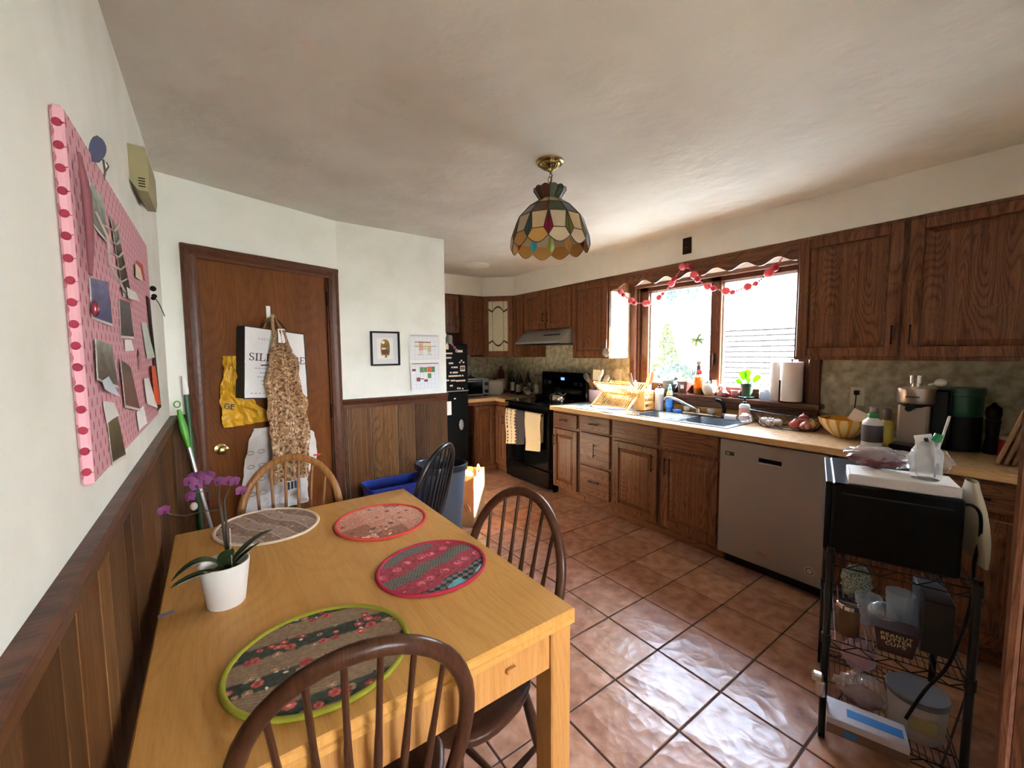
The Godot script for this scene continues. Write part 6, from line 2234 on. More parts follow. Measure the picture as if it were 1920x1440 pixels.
	part(o, "comb", b, mat("comb_pink", hexc("d0a8a0"), 0.5))
	b = MB.new()
	for k in 3:
		b.ball(Vector3(0.0, 0.108 + 0.003 * k, -0.035 + 0.018 * k), Vector3(0.009, 0.012, 0.007), 8, 6)
	part(o, "succulent", b, mat("succulent", hexc("7a8078"), 0.6))
	o = thing("piggy_figure", "small round pink pig figurine on the sill", "figurine", Vector3(X - 0.02, Y, -1.715))
	b = MB.new()
	b.lathe(v2([0, 0, 0.025, 0, 0.038, 0.015, 0.04, 0.035, 0.03, 0.052]), 18)
	part(o, "body", b, mat("pig_pink", hexc("d29a96"), 0.35))
	b = MB.new()
	b.ball(Vector3(-0.004, 0.07, 0), Vector3(0.03, 0.028, 0.03), 14, 10)
	part(o, "head", b, mats.pig_pink)
	b = MB.new()
	b.cyl(Vector3(-0.03, 0.066, 0), Vector3(-0.039, 0.066, 0), 0.01, 10)
	part(o, "snout", b, mats.pig_pink)
	for s in [-1, 1]:
		b = MB.new()
		b.tube([Vector3(-0.004, 0.09, s * 0.016), Vector3(-0.008, 0.104, s * 0.022)], [0.009, 0.002], 8)
		part(o, "ear", b, mats.pig_pink)
		b = MB.new()
		b.ball(Vector3(-0.031, 0.078, s * 0.012), Vector3.ONE * 0.003, 6, 4)
		part(o, "eye", b, W.black)
	one("pink_cup", "small pink ceramic cup on the sill beside pig figurine", "cup", squashed([0, 0, 0.024, 0, 0.034, 0.02, 0.031, 0.045, 0.036, 0.055, 0.033, 0.056, 0.028, 0.03, 0, 0.01], 1.0), mat("cup_pink", hexc("c8868a"), 0.4), Vector3(X + 0.01, Y, -1.62))
	b = MB.new()
	b.ball(Vector3(0, 0.02, 0), Vector3(0.022, 0.02, 0.028), 12, 8)
	one("red_egg", "small dark red painted egg lying on sill", "egg", b, mat("egg_red", hexc("7a1c30"), 0.3), Vector3(X - 0.045, Y, -1.665))
	# green pot with leafy plant on saucer
	o = thing("plant_pot", "round green plastic plant pot on a saucer on sill", "pot", Vector3(X, Y, -1.53))
	turned(o, "wall", v2([0, 0.012, 0.034, 0.012, 0.045, 0.1, 0.049, 0.102, 0.049, 0.115, 0.044, 0.115, 0.04, 0.09, 0, 0.088]), mat("pot_green", hexc("1f3a2a"), 0.5))
	turned(o, "saucer", v2([0, 0, 0.05, 0, 0.064, 0.014, 0.061, 0.016, 0.05, 0.006, 0, 0.006]), mat("saucer_green", hexc("23504a"), 0.3))
	o = thing("house_plant", "bright green broad-leaved house plant in green pot on sill", "plant", Vector3(X, Y + 0.088, -1.53))
	for l in [[-0.02, 0.125, -0.035, 0.028], [-0.015, 0.14, 0.012, 0.026], [0.0, 0.09, 0.1, 0.022], [-0.03, 0.05, -0.075, 0.018], [-0.04, 0.075, 0.03, 0.02]]:
		var tip := Vector3(l[0], l[1], l[2])
		var st := MB.new()
		st.tube([Vector3.ZERO, tip * 0.5 + Vector3(0, 0.01, 0)], 0.0025, 6)
		part(o, "stem", st, mats.stem_green)
		var lb := MB.new()
		var d := (tip - tip * 0.45).normalized()
		leaf_mesh(lb, arc(tip * 0.45, tip * 0.8 + Vector3(0, 0.02, 0), tip, 7), l[3], d.cross(Vector3(-1, 0.2, 0)).normalized(), 0.15)
		part(o, "leaf", lb, leafy("house_leaf", hexc("6aa024"), hexc("7ab020"), 0.4))
	# hourglass vase with water
	o = thing("glass_vase", "clear curvy glass vase with a little water on sill", "vase", Vector3(X, Y, -1.40))
	turned(o, "glass", v2([0, 0, 0.032, 0, 0.036, 0.01, 0.04, 0.05, 0.035, 0.08, 0.018, 0.11, 0.014, 0.135, 0.022, 0.16, 0.028, 0.19]), glass("vase_glass", hexc("dfe8ee"), 0.3, 0.03))
	turned(o, "water", v2([0, 0.004, 0.033, 0.006, 0.037, 0.05, 0.036, 0.062, 0, 0.062]), glass("vase_water", hexc("b8c8d8"), 0.4, 0.03))
	# kitchen paper on an upright holder, and a spare roll behind
	o = thing("paper_towel_holder", "dark metal paper towel holder on the sill end", "holder", Vector3(3.345, Y, -1.215))
	b = MB.new()
	b.lathe(v2([0, 0, 0.058, 0, 0.058, 0.008, 0, 0.008]), 20)
	b.cyl(Vector3(0, 0.005, 0), Vector3(0, 0.30, 0), 0.005, 8)
	b.ball(Vector3(0, 0.303, 0), Vector3.ONE * 0.008, 8, 6)
	part(o, "stand", b, W.dark_metal)
	b = MB.new()
	b.box(Vector3(-0.075, 0.08, -0.045), Vector3(0.006, 0.16, 0.012), 0.002)
	b.box(Vector3(-0.04, 0.006, -0.03), Vector3(0.07, 0.008, 0.012), 0.0, Basis(Vector3.UP, -0.5))
	part(o, "arm", b, W.dark_metal)
	one("paper_towel_roll", "large white paper towel roll on dark upright holder", "paper roll", squashed([0.02, 0.009, 0.069, 0.009, 0.07, 0.012, 0.07, 0.285, 0.068, 0.288, 0.02, 0.288, 0.02, 0.009], 1.0, 30), mottled("towel_paper", 171, [hexc("d3c9c2"), hexc("dcd3cd"), hexc("e2dbd6")], 0.1, 8.0, 0.95), Vector3(3.345, Y, -1.215))
	one("paper_towel_roll", "spare white paper towel roll standing behind the held roll", "paper roll", squashed([0.02, 0.0, 0.049, 0.0, 0.05, 0.003, 0.05, 0.283, 0.048, 0.286, 0.02, 0.286, 0.02, 0.0], 1.0, 30), mats.towel_paper, Vector3(3.40, Y, -1.325))

# ---------------------------------------------------------------- right-hand worktop
func worktop_things() -> void:
	# wire basket with garlic and onions
	var o := thing("wire_basket", "low dark wire basket on the worktop with garlic and onions", "basket", Vector3(3.18, CT, -1.17), 0.0)
	var b := MB.new()
	var ring := func(rx: float, rz: float, y: float) -> Array:
		var a := []
		for k in 28:
			a.append(Vector3(rx * cos(TAU * k / 28), y + 0.006 * sin(2 * TAU * k / 28) * (1 if y > 0.05 else 0), rz * sin(TAU * k / 28)))
		return a
	var top: Array = ring.call(0.15, 0.24, 0.11)
	var bot: Array = ring.call(0.10, 0.17, 0.006)
	var mid: Array = ring.call(0.13, 0.21, 0.05)
	b.tube(top, 0.0035, 6, false, true)
	b.tube(bot, 0.0025, 5, false, true)
	for k in range(0, 28, 2):
		b.tube([top[k], mid[(k + 1) % 28], bot[(k + 2) % 28]], 0.0016, 5)
		b.tube([top[k], mid[(k + 27) % 28], bot[(k + 26) % 28]], 0.0016, 5)
	for z in [-0.1, 0.0, 0.1]:
		b.tube([Vector3(-0.085, 0.006, z), Vector3(0.085, 0.006, z)], 0.002, 5)
	part(o, "wires", b, mat("basket_wire", hexc("2a1e18"), 0.5, 0.4))
	for q in [[-0.02, -0.135, 0.036], [0.045, -0.12, 0.032], [-0.05, -0.085, 0.03], [0.0, -0.06, 0.032]]:
		var g := thing("garlic_bulb", "papery white garlic bulb in wire basket", "garlic", Vector3(3.18 + q[0], CT + 0.009, -1.17 + q[1]), q[0] * 900.0, "garlic bulbs in the wire basket")
		var r: float = q[2]
		b = MB.new()
		for k in 6:
			var a := TAU * k / 6
			b.ball(Vector3(r * 0.42 * cos(a), r * 0.72, r * 0.42 * sin(a)), Vector3(r * 0.58, r * 0.75, r * 0.58), 8, 6)
		part(g, "cloves", b, mat("garlic_skin", hexc("c9bcb8"), 0.6))
		b = MB.new()
		b.tube([Vector3(0, r * 1.3, 0), Vector3(r * 0.1, r * 1.75, 0)], [r * 0.22, r * 0.1], 6)
		part(g, "stalk", b, mat("garlic_stalk", hexc("b3a08c"), 0.8))
	for q in [[-0.03, 0.06, 0.036, 0], [0.03, 0.075, 0.034, 1], [-0.045, 0.125, 0.034, 1], [0.02, 0.14, 0.036, 2], [-0.01, 0.10, 0.032, 0]]:
		var at := Vector3(3.18 + q[0], CT + 0.009 + (0.045 if q[2] < 0.033 else 0.0), -1.17 + q[1])
		var g := thing("shallot", ["pink red shallot in wire basket", "pale rose shallot in wire basket", "golden brown shallot in wire basket"][q[3]], "shallot", at, q[1] * 700, "shallots in the wire basket")
		var r: float = q[2]
		b = MB.new()
		b.lathe([Vector2(0, 0), Vector2(r * 0.5, r * 0.1), Vector2(r * 0.95, r * 0.5), Vector2(r, r * 0.9), Vector2(r * 0.75, r * 1.4), Vector2(r * 0.25, r * 1.75), Vector2(0, r * 1.95)], 16)
		part(g, "skin", b, mat("shallot_%d" % q[3], hexc(["b04a48", "cf7f74", "c99a52"][q[3]]), 0.35))
		b = MB.new()
		b.tube([Vector3(0, r * 1.8, 0), Vector3(r * 0.15, r * 2.25, 0)], [r * 0.14, r * 0.03], 6)
		part(g, "stem", b, mats.garlic_stalk)
	var cl := one("cling_film", "crumpled clear plastic bag beside the garlic", "bag", crumple(Vector3(0.07, 0.045, 0.06), 33, 0.4), glass("film", hexc("e6dede"), 0.25, 0.1), Vector3(3.13, CT + 0.045, -1.42))
	# yellow fluted bowl
	o = thing("fluted_bowl", "yellow and cream fluted ceramic bowl on worktop", "bowl", Vector3(3.12, CT, -0.835))
	var P := []
	var pr := v2([0.0, 0.0, 0.05, 0.0, 0.06, 0.012, 0.095, 0.045, 0.122, 0.085, 0.13, 0.118])
	for p in pr:
		var row := PackedVector3Array()
		for k in 72:
			var a := -TAU * k / 72
			var r: float = p.x * (1.0 + 0.025 * cos(14 * a) * clampf(p.y / 0.05, 0, 1))
			row.append(Vector3(r * cos(a), p.y, r * sin(a)))
		P.append(row)
	var n := 256
	var im := Image.create(n, 64, false, Image.FORMAT_RGB8)
	for y in 64:
		for x in n:
			var ph := fmod(x / float(n) * 14.0, 1.0)
			var dd := Vector2((ph - 0.5) / 0.36, (y - 36) / 24.0).length()
			im.set_pixel(x, y, hexc("dcc890") if dd < 1.0 else hexc("c98a1c"))
	b = MB.new()
	b.grid(P, false, true)
	part(o, "outside", b, picture("bowl_print", im, 0.3))
	var Q := []
	for p in v2([0.0, 0.012, 0.055, 0.014, 0.09, 0.05, 0.117, 0.088, 0.13, 0.1185]):
		var row := PackedVector3Array()
		for k in 72:
			var a := -TAU * k / 72
			var r: float = p.x * (1.0 + 0.025 * cos(14 * a) * clampf(p.y / 0.05, 0, 1))
			row.append(Vector3(r * cos(a), p.y, r * sin(a)))
		Q.append(row)
	b = MB.new()
	b.grid(Q, false, true, true)
	part(o, "inside", b, mat("bowl_amber", hexc("c07f18"), 0.3))
	b = MB.new()
	b.box(Vector3.ZERO, Vector3(0.004, 0.085, 0.11), 0.0, Basis(Vector3.BACK, 0.35) * Basis(Vector3.RIGHT, 0.5))
	one("folded_note", "folded white paper note stuck in the fluted bowl", "paper", b, W.paper, Vector3(3.15, CT + 0.125, -0.765))
	# supplement bottle, spices
	o = thing("supplement_bottle", "white plastic bottle with dark label and green cap on worktop", "bottle", Vector3(2.93, CT, -0.66))
	turned(o, "bottle", v2([0, 0, 0.044, 0, 0.046, 0.006, 0.046, 0.125, 0.042, 0.142, 0.024, 0.158, 0.02, 0.165]), mat("bottle_white", hexc("c9c6c0"), 0.35))
	turned(o, "label", v2([0.0465, 0.03, 0.0468, 0.031, 0.0468, 0.122, 0.0465, 0.123]), mat("label_dark", hexc("3a363c"), 0.5))
	turned(o, "cap", v2([0.021, 0.16, 0.023, 0.162, 0.023, 0.183, 0.021, 0.186, 0, 0.186]), mat("cap_green", hexc("1d7a3e"), 0.4))
	o = thing("spice_jar", "small yellow labelled spice bottle behind the white bottle", "jar", Vector3(3.07, CT, -0.63))
	turned(o, "glass", v2([0, 0, 0.03, 0, 0.031, 0.12, 0.018, 0.14]), mat("spice_yellow", hexc("a8912a"), 0.4))
	turned(o, "cap", v2([0.019, 0.139, 0.02, 0.142, 0.02, 0.2, 0, 0.205]), mat("spice_cap", hexc("4a3a30"), 0.5))
	o = thing("spice_jar", "clear spice bottle with grey top behind the white bottle", "jar", Vector3(3.13, CT, -0.70))
	turned(o, "glass", v2([0, 0, 0.026, 0, 0.027, 0.14, 0.02, 0.16]), mat("spice_clear", hexc("77807a"), 0.25))
	turned(o, "cap", v2([0.021, 0.16, 0.022, 0.162, 0.022, 0.2, 0, 0.202]), mat("spice_grey", hexc("8a8682"), 0.4))
	# espresso machine
	o = thing("espresso_machine", "tall stainless espresso machine with round head on worktop", "coffee machine", Vector3(3.05, CT, -0.52), -90)
	var es := mat("espresso_steel", hexc("b3a69b"), 0.28, 0.9)
	part(o, "column", mm(-0.062, 0.062, 0.02, 0.24, -0.16, 0.02, 0.01), mat("espresso_front", hexc("9c8d82"), 0.4, 0.6))
	turned(o, "head", v2([0, 0.245, 0.074, 0.245, 0.078, 0.252, 0.078, 0.325, 0.072, 0.332, 0, 0.334]), es, Vector3(0, 0, -0.03), 28)
	turned(o, "collar", v2([0.06, 0.225, 0.07, 0.235, 0.07, 0.246]), W.black, Vector3(0, 0, -0.03), 24)
	turned(o, "knob", v2([0.02, 0.334, 0.02, 0.35, 0.03, 0.352, 0.032, 0.395, 0, 0.398]), W.chrome, Vector3(0, 0, -0.03), 18)
	part(o, "drip_tray", mm(-0.07, 0.07, 0, 0.03, -0.16, 0.12, 0.006), W.black)
	part(o, "side_block", mm(0.062, 0.13, 0.02, 0.32, -0.16, -0.02, 0.008), W.black)
	var bm := MB.new()
	bm.tube([Vector3(0.05, 0.345, -0.02), Vector3(0.085, 0.36, 0.0)], 0.007, 8)
	bm.ball(Vector3(0.095, 0.362, 0.005), Vector3(0.024, 0.02, 0.02), 12, 8)
	part(o, "steam_knob", bm, mat("steam_white", hexc("c6c0b8"), 0.4))
	bm = MB.new()
	bm.tube([Vector3(0, 0.23, 0.0), Vector3(0, 0.225, 0.12)], [0.012, 0.015], 10)
	part(o, "portafilter", bm, W.black)
	part(o, "nameplate", mm(-0.028, 0.028, 0.278, 0.286, 0.047, 0.0495), mat("badge_dark", hexc("2c2b2b"), 0.3))
	# dark green tin, black grinder, leaning boards, red jars
	o = thing("storage_tin", "large dark green lidded canister standing on black stand", "canister", Vector3(3.22, CT, -0.37))
	turned(o, "stand", v2([0, 0, 0.085, 0, 0.085, 0.18, 0, 0.18]), W.black, Vector3.ZERO, 24)
	turned(o, "tin", v2([0.0, 0.181, 0.08, 0.181, 0.084, 0.19, 0.086, 0.29, 0.09, 0.292, 0.09, 0.33, 0, 0.335]), mat("tin_green", hexc("143c24"), 0.35), Vector3.ZERO, 28)
	o = thing("pepper_mill", "tall black pepper mill beside leaning cutting boards", "mill", Vector3(3.2, CT, -0.25))
	turned(o, "body", v2([0, 0, 0.03, 0, 0.032, 0.01, 0.022, 0.08, 0.026, 0.15, 0.03, 0.17]), W.black)
	turned(o, "head", v2([0.03, 0.17, 0.024, 0.178, 0.03, 0.2, 0.028, 0.235, 0.012, 0.25, 0.006, 0.262, 0, 0.264]), W.black)
	o = thing("jam_jar", "small jar with red contents beside the pepper mill", "jar", Vector3(3.16, CT, -0.195))
	turned(o, "glass", v2([0, 0, 0.03, 0, 0.032, 0.005, 0.032, 0.075, 0.026, 0.085]), mat("jam_red", hexc("6a1418"), 0.2))
	turned(o, "lid", v2([0.027, 0.085, 0.029, 0.087, 0.029, 0.1, 0, 0.1]), mat("lid_tan", hexc("a88c6c"), 0.5))
	for k in 3:
		var cb := MB.new()
		cb.box(Vector3(0, 0.16, 0), Vector3(0.2, 0.32, 0.016), 0.004)
		var cbn := one("cutting_board", ["thick wood cutting board leaning outermost against the wall end", "thin wood cutting board in middle of leaning stack", "wood cutting board leaning nearest the wall end"][k], "cutting board", cb, [mat("board_a", hexc("8d6844"), 0.6), mat("board_b", hexc("7a5638"), 0.6), mat("board_c", hexc("6a4a30"), 0.6)][k], Vector3(3.0, CT + 0.006, -0.205 + 0.024 * k), 0)
		cbn.rotation_degrees.x = 15
	# wall outlet with plug
	o = thing("wall_outlet", "cream double wall outlet with black plug above worktop", "outlet", Vector3(XW, 1.095, -0.845))
	part(o, "plate", mm(-0.006, 0, 0, 0.12, -0.038, 0.038, 0.002), mat("outlet_cream", hexc("d2c8b0"), 0.5))
	part(o, "socket", mm(-0.008, -0.005, 0.018, 0.052, -0.014, 0.014, 0.002), mats.outlet_cream)
	part(o, "plug", mm(-0.035, -0.006, 0.07, 0.1, -0.013, 0.013, 0.004), W.black)
	bm = MB.new()
	bm.tube([Vector3(-0.03, 0.075, 0), Vector3(-0.045, 0.04, 0.003), Vector3(-0.03, -0.02, -0.005), Vector3(-0.015, -0.1, 0.0), Vector3(-0.02, -0.165, 0.02)], 0.003, 6)
	part(o, "cord", bm, W.black)
	o = thing("wall_outlet", "beige wall outlet with pale plug behind the dish rack", "outlet", Vector3(XW, 1.16, -2.80))
	part(o, "plate", mm(-0.006, 0, 0, 0.12, -0.038, 0.038, 0.002), mats.outlet_cream)
	part(o, "plug", mm(-0.04, -0.006, 0.02, 0.06, -0.02, 0.02, 0.006), mat("plug_pale", hexc("b8ae9c"), 0.5))

# ---------------------------------------------------------------- range top, corner and refrigerator
func back_counter_things() -> void:
	var o := thing("kettle", "round stainless steel kettle on the black range top", "kettle", Vector3(3.02, 0.917, -3.33))
	turned(o, "body", v2([0, 0, 0.085, 0, 0.09, 0.01, 0.09, 0.06, 0.075, 0.085, 0.04, 0.1, 0, 0.104]), mat("kettle_steel", hexc("b8b2a8"), 0.16, 1.0), Vector3.ZERO, 30)
	turned(o, "lid_knob", v2([0.012, 0.102, 0.016, 0.115, 0.012, 0.124, 0, 0.126]), W.black)
	var b := MB.new()
	b.tube([Vector3(0, 0.055, 0.07), Vector3(0, 0.085, 0.11), Vector3(0, 0.1, 0.125)], [0.02, 0.013, 0.01], 10)
	part(o, "spout", b, mats.kettle_steel)
	b = MB.new()
	b.tube(arc(Vector3(0, 0.09, -0.06), Vector3(0, 0.22, 0), Vector3(0, 0.09, 0.06), 10), 0.006, 8)
	part(o, "handle", b, W.black)
	o = thing("frying_pan", "dark frying pan with long steel handle on range top", "pan", Vector3(3.14, 0.917, -3.70))
	turned(o, "pan", v2([0, 0, 0.095, 0, 0.12, 0.045, 0.122, 0.045, 0.115, 0.04, 0.092, 0.006, 0, 0.006]), W.black, Vector3.ZERO, 30)
	b = MB.new()
	b.tube([Vector3(-0.02, 0.04, -0.11), Vector3(-0.06, 0.065, -0.2), Vector3(-0.09, 0.085, -0.29)], [0.008, 0.007, 0.009], 8, true, false, 0.6)
	part(o, "handle", b, W.chrome)
	b = MB.new()
	b.tube([Vector3(-0.12, 0.012, 0.06), Vector3(-0.05, 0.012, -0.05), Vector3(0.0, 0.012, -0.2)], 0.009, 8, true, false, 0.5)
	one("steel_spatula", "long steel spatula lying across the range edge", "utensil", b, W.steel, Vector3(2.90, 0.912, -3.80))
	# towels over the oven handle
	for q in [[-3.71, 0.20, 0.30, 0.36, "pale knitted tea towel with dark square holes on oven handle", "d8c0a0", 0], [-3.545, 0.15, 0.33, 0.34, "dark grey tea towel on oven handle", "3c3538", 1], [-3.325, 0.26, 0.355, 0.37, "cream waffle tea towel on oven handle", "c4b090", 2]]:
		var t := thing("tea_towel", q[4], "towel", Vector3(2.683, 0.812, q[0]), -90, "tea towels over the oven handle")
		var P := []
		var prof := []
		prof.append(Vector2(-0.02, -q[2] * 0.8))
		for k in 9:
			prof.append(Vector2(-0.016, -q[2] * 0.8 * (1 - k / 8.0)))
		for k in 7:
			var a := PI - PI * k / 6.0
			prof.append(Vector2(0.016 * cos(a), 0.002 + 0.015 * sin(a)))
		for k in 12:
			prof.append(Vector2(0.017 + 0.006 * sin(k * 0.6), -q[3] * (k + 1) / 12.0))
		for p in prof:
			var row := PackedVector3Array()
			for j in 13:
				var u := j / 12.0 - 0.5
				row.append(Vector3(u * q[1] * (1.0 - 0.12 * absf(p.y)), p.y - (0.03 * (0.5 - u) if p.y < -0.2 else 0.0), p.x + 0.004 * sin(u * 22.0 + q[0] * 7) * clampf(-p.y * 8, 0, 1)))
			P.append(row)
		b = MB.new()
		b.sheet(P, 0.003)
		if q[6] == 0:
			var im := Image.create(64, 64, false, Image.FORMAT_RGB8)
			im.fill(hexc("dcc4a4"))
			for y in 8:
				for x in [8, 40]:
					im.fill_rect(Rect2i(x, y * 8, 7, 5), hexc("2a1c14"))
			var tm := picture("towel_knit", im, 0.9)
			tm.uv1_scale = Vector3(1.4, 3, 1)
			part(t, "cloth", b, tm)
		else:
			part(t, "cloth", b, mat("towel_%d" % q[6], hexc(q[5]), 0.95))
	# toaster oven, slow cooker, bottles in the corner
	o = thing("toaster_oven", "small steel toaster oven on corner worktop beside refrigerator", "toaster oven", Vector3(2.60, CT, -4.48))
	part(o, "body", mm(-0.2, 0.2, 0.012, 0.225, -0.13, 0.12, 0.01), mat("toaster_steel", hexc("8f8d89"), 0.35, 0.8))
	part(o, "door", mm(-0.19, 0.1, 0.03, 0.205, 0.12, 0.127, 0.003), W.black_gloss)
	b = MB.new()
	b.cyl(Vector3(-0.17, 0.19, 0.145), Vector3(0.08, 0.19, 0.145), 0.006, 8)
	part(o, "handle", b, W.steel)
	for y in [0.06, 0.15]:
		b = MB.new()
		b.cyl(Vector3(0.15, y, 0.12), Vector3(0.15, y, 0.14), 0.022, 14)
		part(o, "knob", b, W.black)
	for x in [-0.16, 0.16]:
		for z in [-0.1, 0.09]:
			part(o, "foot", mm(x - 0.015, x + 0.015, 0, 0.014, z - 0.015, z + 0.015), W.black)
	b = MB.new()
	b.lathe(v2([0, 0.0, 0.05, 0, 0.055, 0.01, 0.02, 0.02, 0.012, 0.035, 0, 0.04]), 16)
	one("pot_lid", "small dark pot lid resting on the toaster oven", "lid", b, W.dark_metal, Vector3(2.60, CT + 0.225, -4.48))
	o = thing("rice_cooker", "white rice cooker on corner worktop", "cooker", Vector3(2.90, CT, -4.40))
	turned(o, "body", v2([0, 0, 0.085, 0, 0.095, 0.02, 0.105, 0.15, 0.108, 0.155, 0.105, 0.175, 0.06, 0.19, 0, 0.195]), mat("cooker_white", hexc("b3ac9c"), 0.45), Vector3.ZERO, 28)
	turned(o, "lid_knob", v2([0.02, 0.193, 0.018, 0.21, 0, 0.212]), W.black)
	part(o, "control_panel", mm(0.06, 0.085, 0.03, 0.13, 0.062, 0.084, 0.004), mats.cooker_white)
	var rb := thing("fire_extinguisher", "dark red bottle with white label at the back of corner worktop", "bottle", Vector3(3.13, CT, -4.58))
	turned(rb, "body", v2([0, 0, 0.045, 0, 0.048, 0.01, 0.048, 0.27, 0.03, 0.31, 0.015, 0.33, 0.015, 0.36, 0, 0.365]), mat("red_dark", hexc("4a1214"), 0.35))
	turned(rb, "label", v2([0.0485, 0.05, 0.0488, 0.051, 0.0488, 0.19, 0.0485, 0.191]), mat("label_cream", hexc("a89c8a"), 0.6))
	var bs := [[3.20, -4.42, 0.30, "2a1a10", "tall dark wine bottle with pale label in corner"], [3.26, -4.32, 0.27, "1a1412", "black sauce bottle with white label in corner"], [3.18, -4.26, 0.25, "1c1614", "dark vinegar bottle with big white label in corner"], [3.22, -4.13, 0.20, "3a2c20", "short brown bottle with pale label in corner"], [3.31, -4.22, 0.29, "141214", "tall black bottle at back of corner"], [3.29, -4.03, 0.26, "6a6238", "tall olive oil bottle beside range"], [3.15, -4.02, 0.14, "4a3a2c", "squat dark spice bottle beside range"]]
	for q in bs:
		var t := thing("sauce_bottle", q[4], "bottle", Vector3(q[0], CT, q[1]), 0.0, "bottles crowded in the worktop corner")
		var h: float = q[2]
		turned(t, "glass", v2([0, 0, 0.03, 0, 0.032, 0.006, 0.032, h * 0.58, 0.014, h * 0.75, 0.012, h * 0.92]), mat("glass_" + q[3], hexc(q[3]), 0.12), Vector3.ZERO, 14)
		turned(t, "cap", v2([0.0125, h * 0.91, 0.014, h * 0.92, 0.014, h, 0, h]), mat("cap_dark", hexc("2a2422"), 0.4), Vector3.ZERO, 12)
		turned(t, "label", v2([0.0324, h * 0.12, 0.0326, h * 0.125, 0.0326, h * 0.5, 0.0324, h * 0.505]), mats.label_cream, Vector3.ZERO, 14)
	o = thing("pitcher", "clear glass pitcher with white handle on top of refrigerator", "pitcher", Vector3(1.98, 1.555, -4.16))
	turned(o, "jug", v2([0, 0, 0.055, 0, 0.06, 0.01, 0.055, 0.09, 0.06, 0.135]), glass("pitcher_glass", hexc("b9b4ac"), 0.4, 0.1))
	b = MB.new()
	b.tube(arc(Vector3(0.055, 0.12, 0.01), Vector3(0.14, 0.15, 0.02), Vector3(0.105, 0.07, 0.02), 6) + arc(Vector3(0.105, 0.07, 0.02), Vector3(0.1, 0.03, 0.015), Vector3(0.055, 0.03, 0.01), 5).slice(1), 0.007, 8)
	part(o, "handle", b, W.whitep)
	o = thing("glass_jar", "pale grey jar beside the pitcher on refrigerator top", "jar", Vector3(2.16, 1.555, -4.2))
	turned(o, "glass", v2([0, 0, 0.045, 0, 0.047, 0.08, 0.035, 0.1, 0, 0.105]), mat("jar_grey", hexc("7a746c"), 0.3))
	# things on the open shelf of the corner base
	for q in [[0.465, 0.16, "8a8078"], [0.115, 0.2, "9a948c"]]:
		var t := thing("shelf_bundle", ["rolled pale cloth bundle on the upper open shelf of corner base", "pale plastic tub on lower open shelf of corner base"][0 if q[0] > 0.3 else 1], "bundle", Vector3(2.412, q[0], -4.3))
		turned(t, "roll", v2([0, 0, 0.035, 0, 0.04, 0.02, 0.038, q[1], 0, q[1] + 0.01]), mat("bundle_" + q[2], hexc(q[2]), 0.7))
	# magnets on the freezer door
	var rng := RandomNumberGenerator.new()
	rng.seed = 31
	var z := -4.029
	var word := bx(Vector3(0, 0, 0.001), Vector3(1, 0.0155, 0.002)).mesh()
	var words := [[0.10, 1.452, 0.10], [0.105, 1.405, 0.065], [0.13, 1.345, 0.055], [0.185, 1.30, 0.05], [0.143, 1.30, 0.018], [0.18, 1.243, 0.065], [0.125, 1.243, 0.018], [0.155, 1.205, 0.115], [0.235, 1.205, 0.035], [0.272, 1.205, 0.018], [0.07, 1.16, 0.07], [0.15, 1.155, 0.055], [0.245, 1.15, 0.12], [0.13, 1.10, 0.035], [0.235, 1.065, 0.018], [0.21, 1.068, 0.018], [0.27, 1.06, 0.018], [0.055, 1.055, 0.018], [0.26, 1.372, 0.018], [0.24, 1.352, 0.018], [0.285, 1.352, 0.018]]
	for q in words:
		var m := one("word_magnet", "small cream word magnet on the black freezer door", "magnet", MB.new() if false else bx(Vector3(0, 0, 0.001), Vector3(q[2], 0.0165, 0.002), 0.0005), mat("magnet_cream", hexc("d6c8b4"), 0.6), Vector3(1.965 + q[0], q[1], z), 0.0, "word magnets on the freezer door")
	o = thing("photo_magnet", "small photo magnet low on the freezer door", "magnet", Vector3(1.965 + 0.272, 1.285, z))
	part(o, "card", mm(-0.03, 0.03, -0.03, 0.03, 0, 0.002), mats.magnet_cream)
	part(o, "picture", mm(-0.025, 0.025, -0.018, 0.02, 0.002, 0.003), mat("photo_dark", hexc("2c2420"), 0.5))
	o = thing("label_magnet", "white printed label magnet on the freezer door", "magnet", Vector3(1.965 + 0.225, 1.475, z))
	part(o, "card", mm(-0.025, 0.05, -0.012, 0.012, 0, 0.002), mats.magnet_cream)
	part(o, "code", mm(-0.04, -0.01, -0.01, 0.025, 0.002, 0.003), mat("code_grey", hexc("8a8684"), 0.6))
	b = MB.new()
	b.ext(PackedVector2Array([Vector2(-0.018, 0), Vector2(0.018, 0), Vector2(0.018, 0.045), Vector2(0.006, 0.062), Vector2(0.006, 0.078), Vector2(-0.006, 0.078), Vector2(-0.006, 0.062), Vector2(-0.018, 0.045)]), 0.004)
	one("bottle_magnet", "cream bottle-shaped magnet at top of the freezer door", "magnet", b, mat("magnet_tan", hexc("c8b48c"), 0.6), Vector3(1.965 + 0.085, 1.495, z))
	for k in 2:
		b = MB.new()
		for e in 5:
			petal(b, Vector3.ZERO, Basis(Vector3.BACK, TAU * e / 5), 0.02, 0.008, 0.0)
		one("flower_magnet", "pink flower magnet at top of the freezer door", "magnet", b, mat("magnet_pink", hexc("b03a68"), 0.5), Vector3(1.965 + 0.15 + 0.025 * k, 1.548 - 0.032 * k, z + 0.003), 0.0, "flower magnets on the freezer door")
	one("door_note", "white note sheet on the lower refrigerator door", "note", mm(-0.035, 0.035, 0, 0.15, 0, 0.002), W.paper, Vector3(1.965 + 0.09, 0.78, z))
	one("oval_magnet", "tiny white oval magnet on lower refrigerator door", "magnet", mm(-0.012, 0.012, -0.007, 0.007, 0, 0.003, 0.002), W.whitep, Vector3(1.965 + 0.17, 0.955, z))
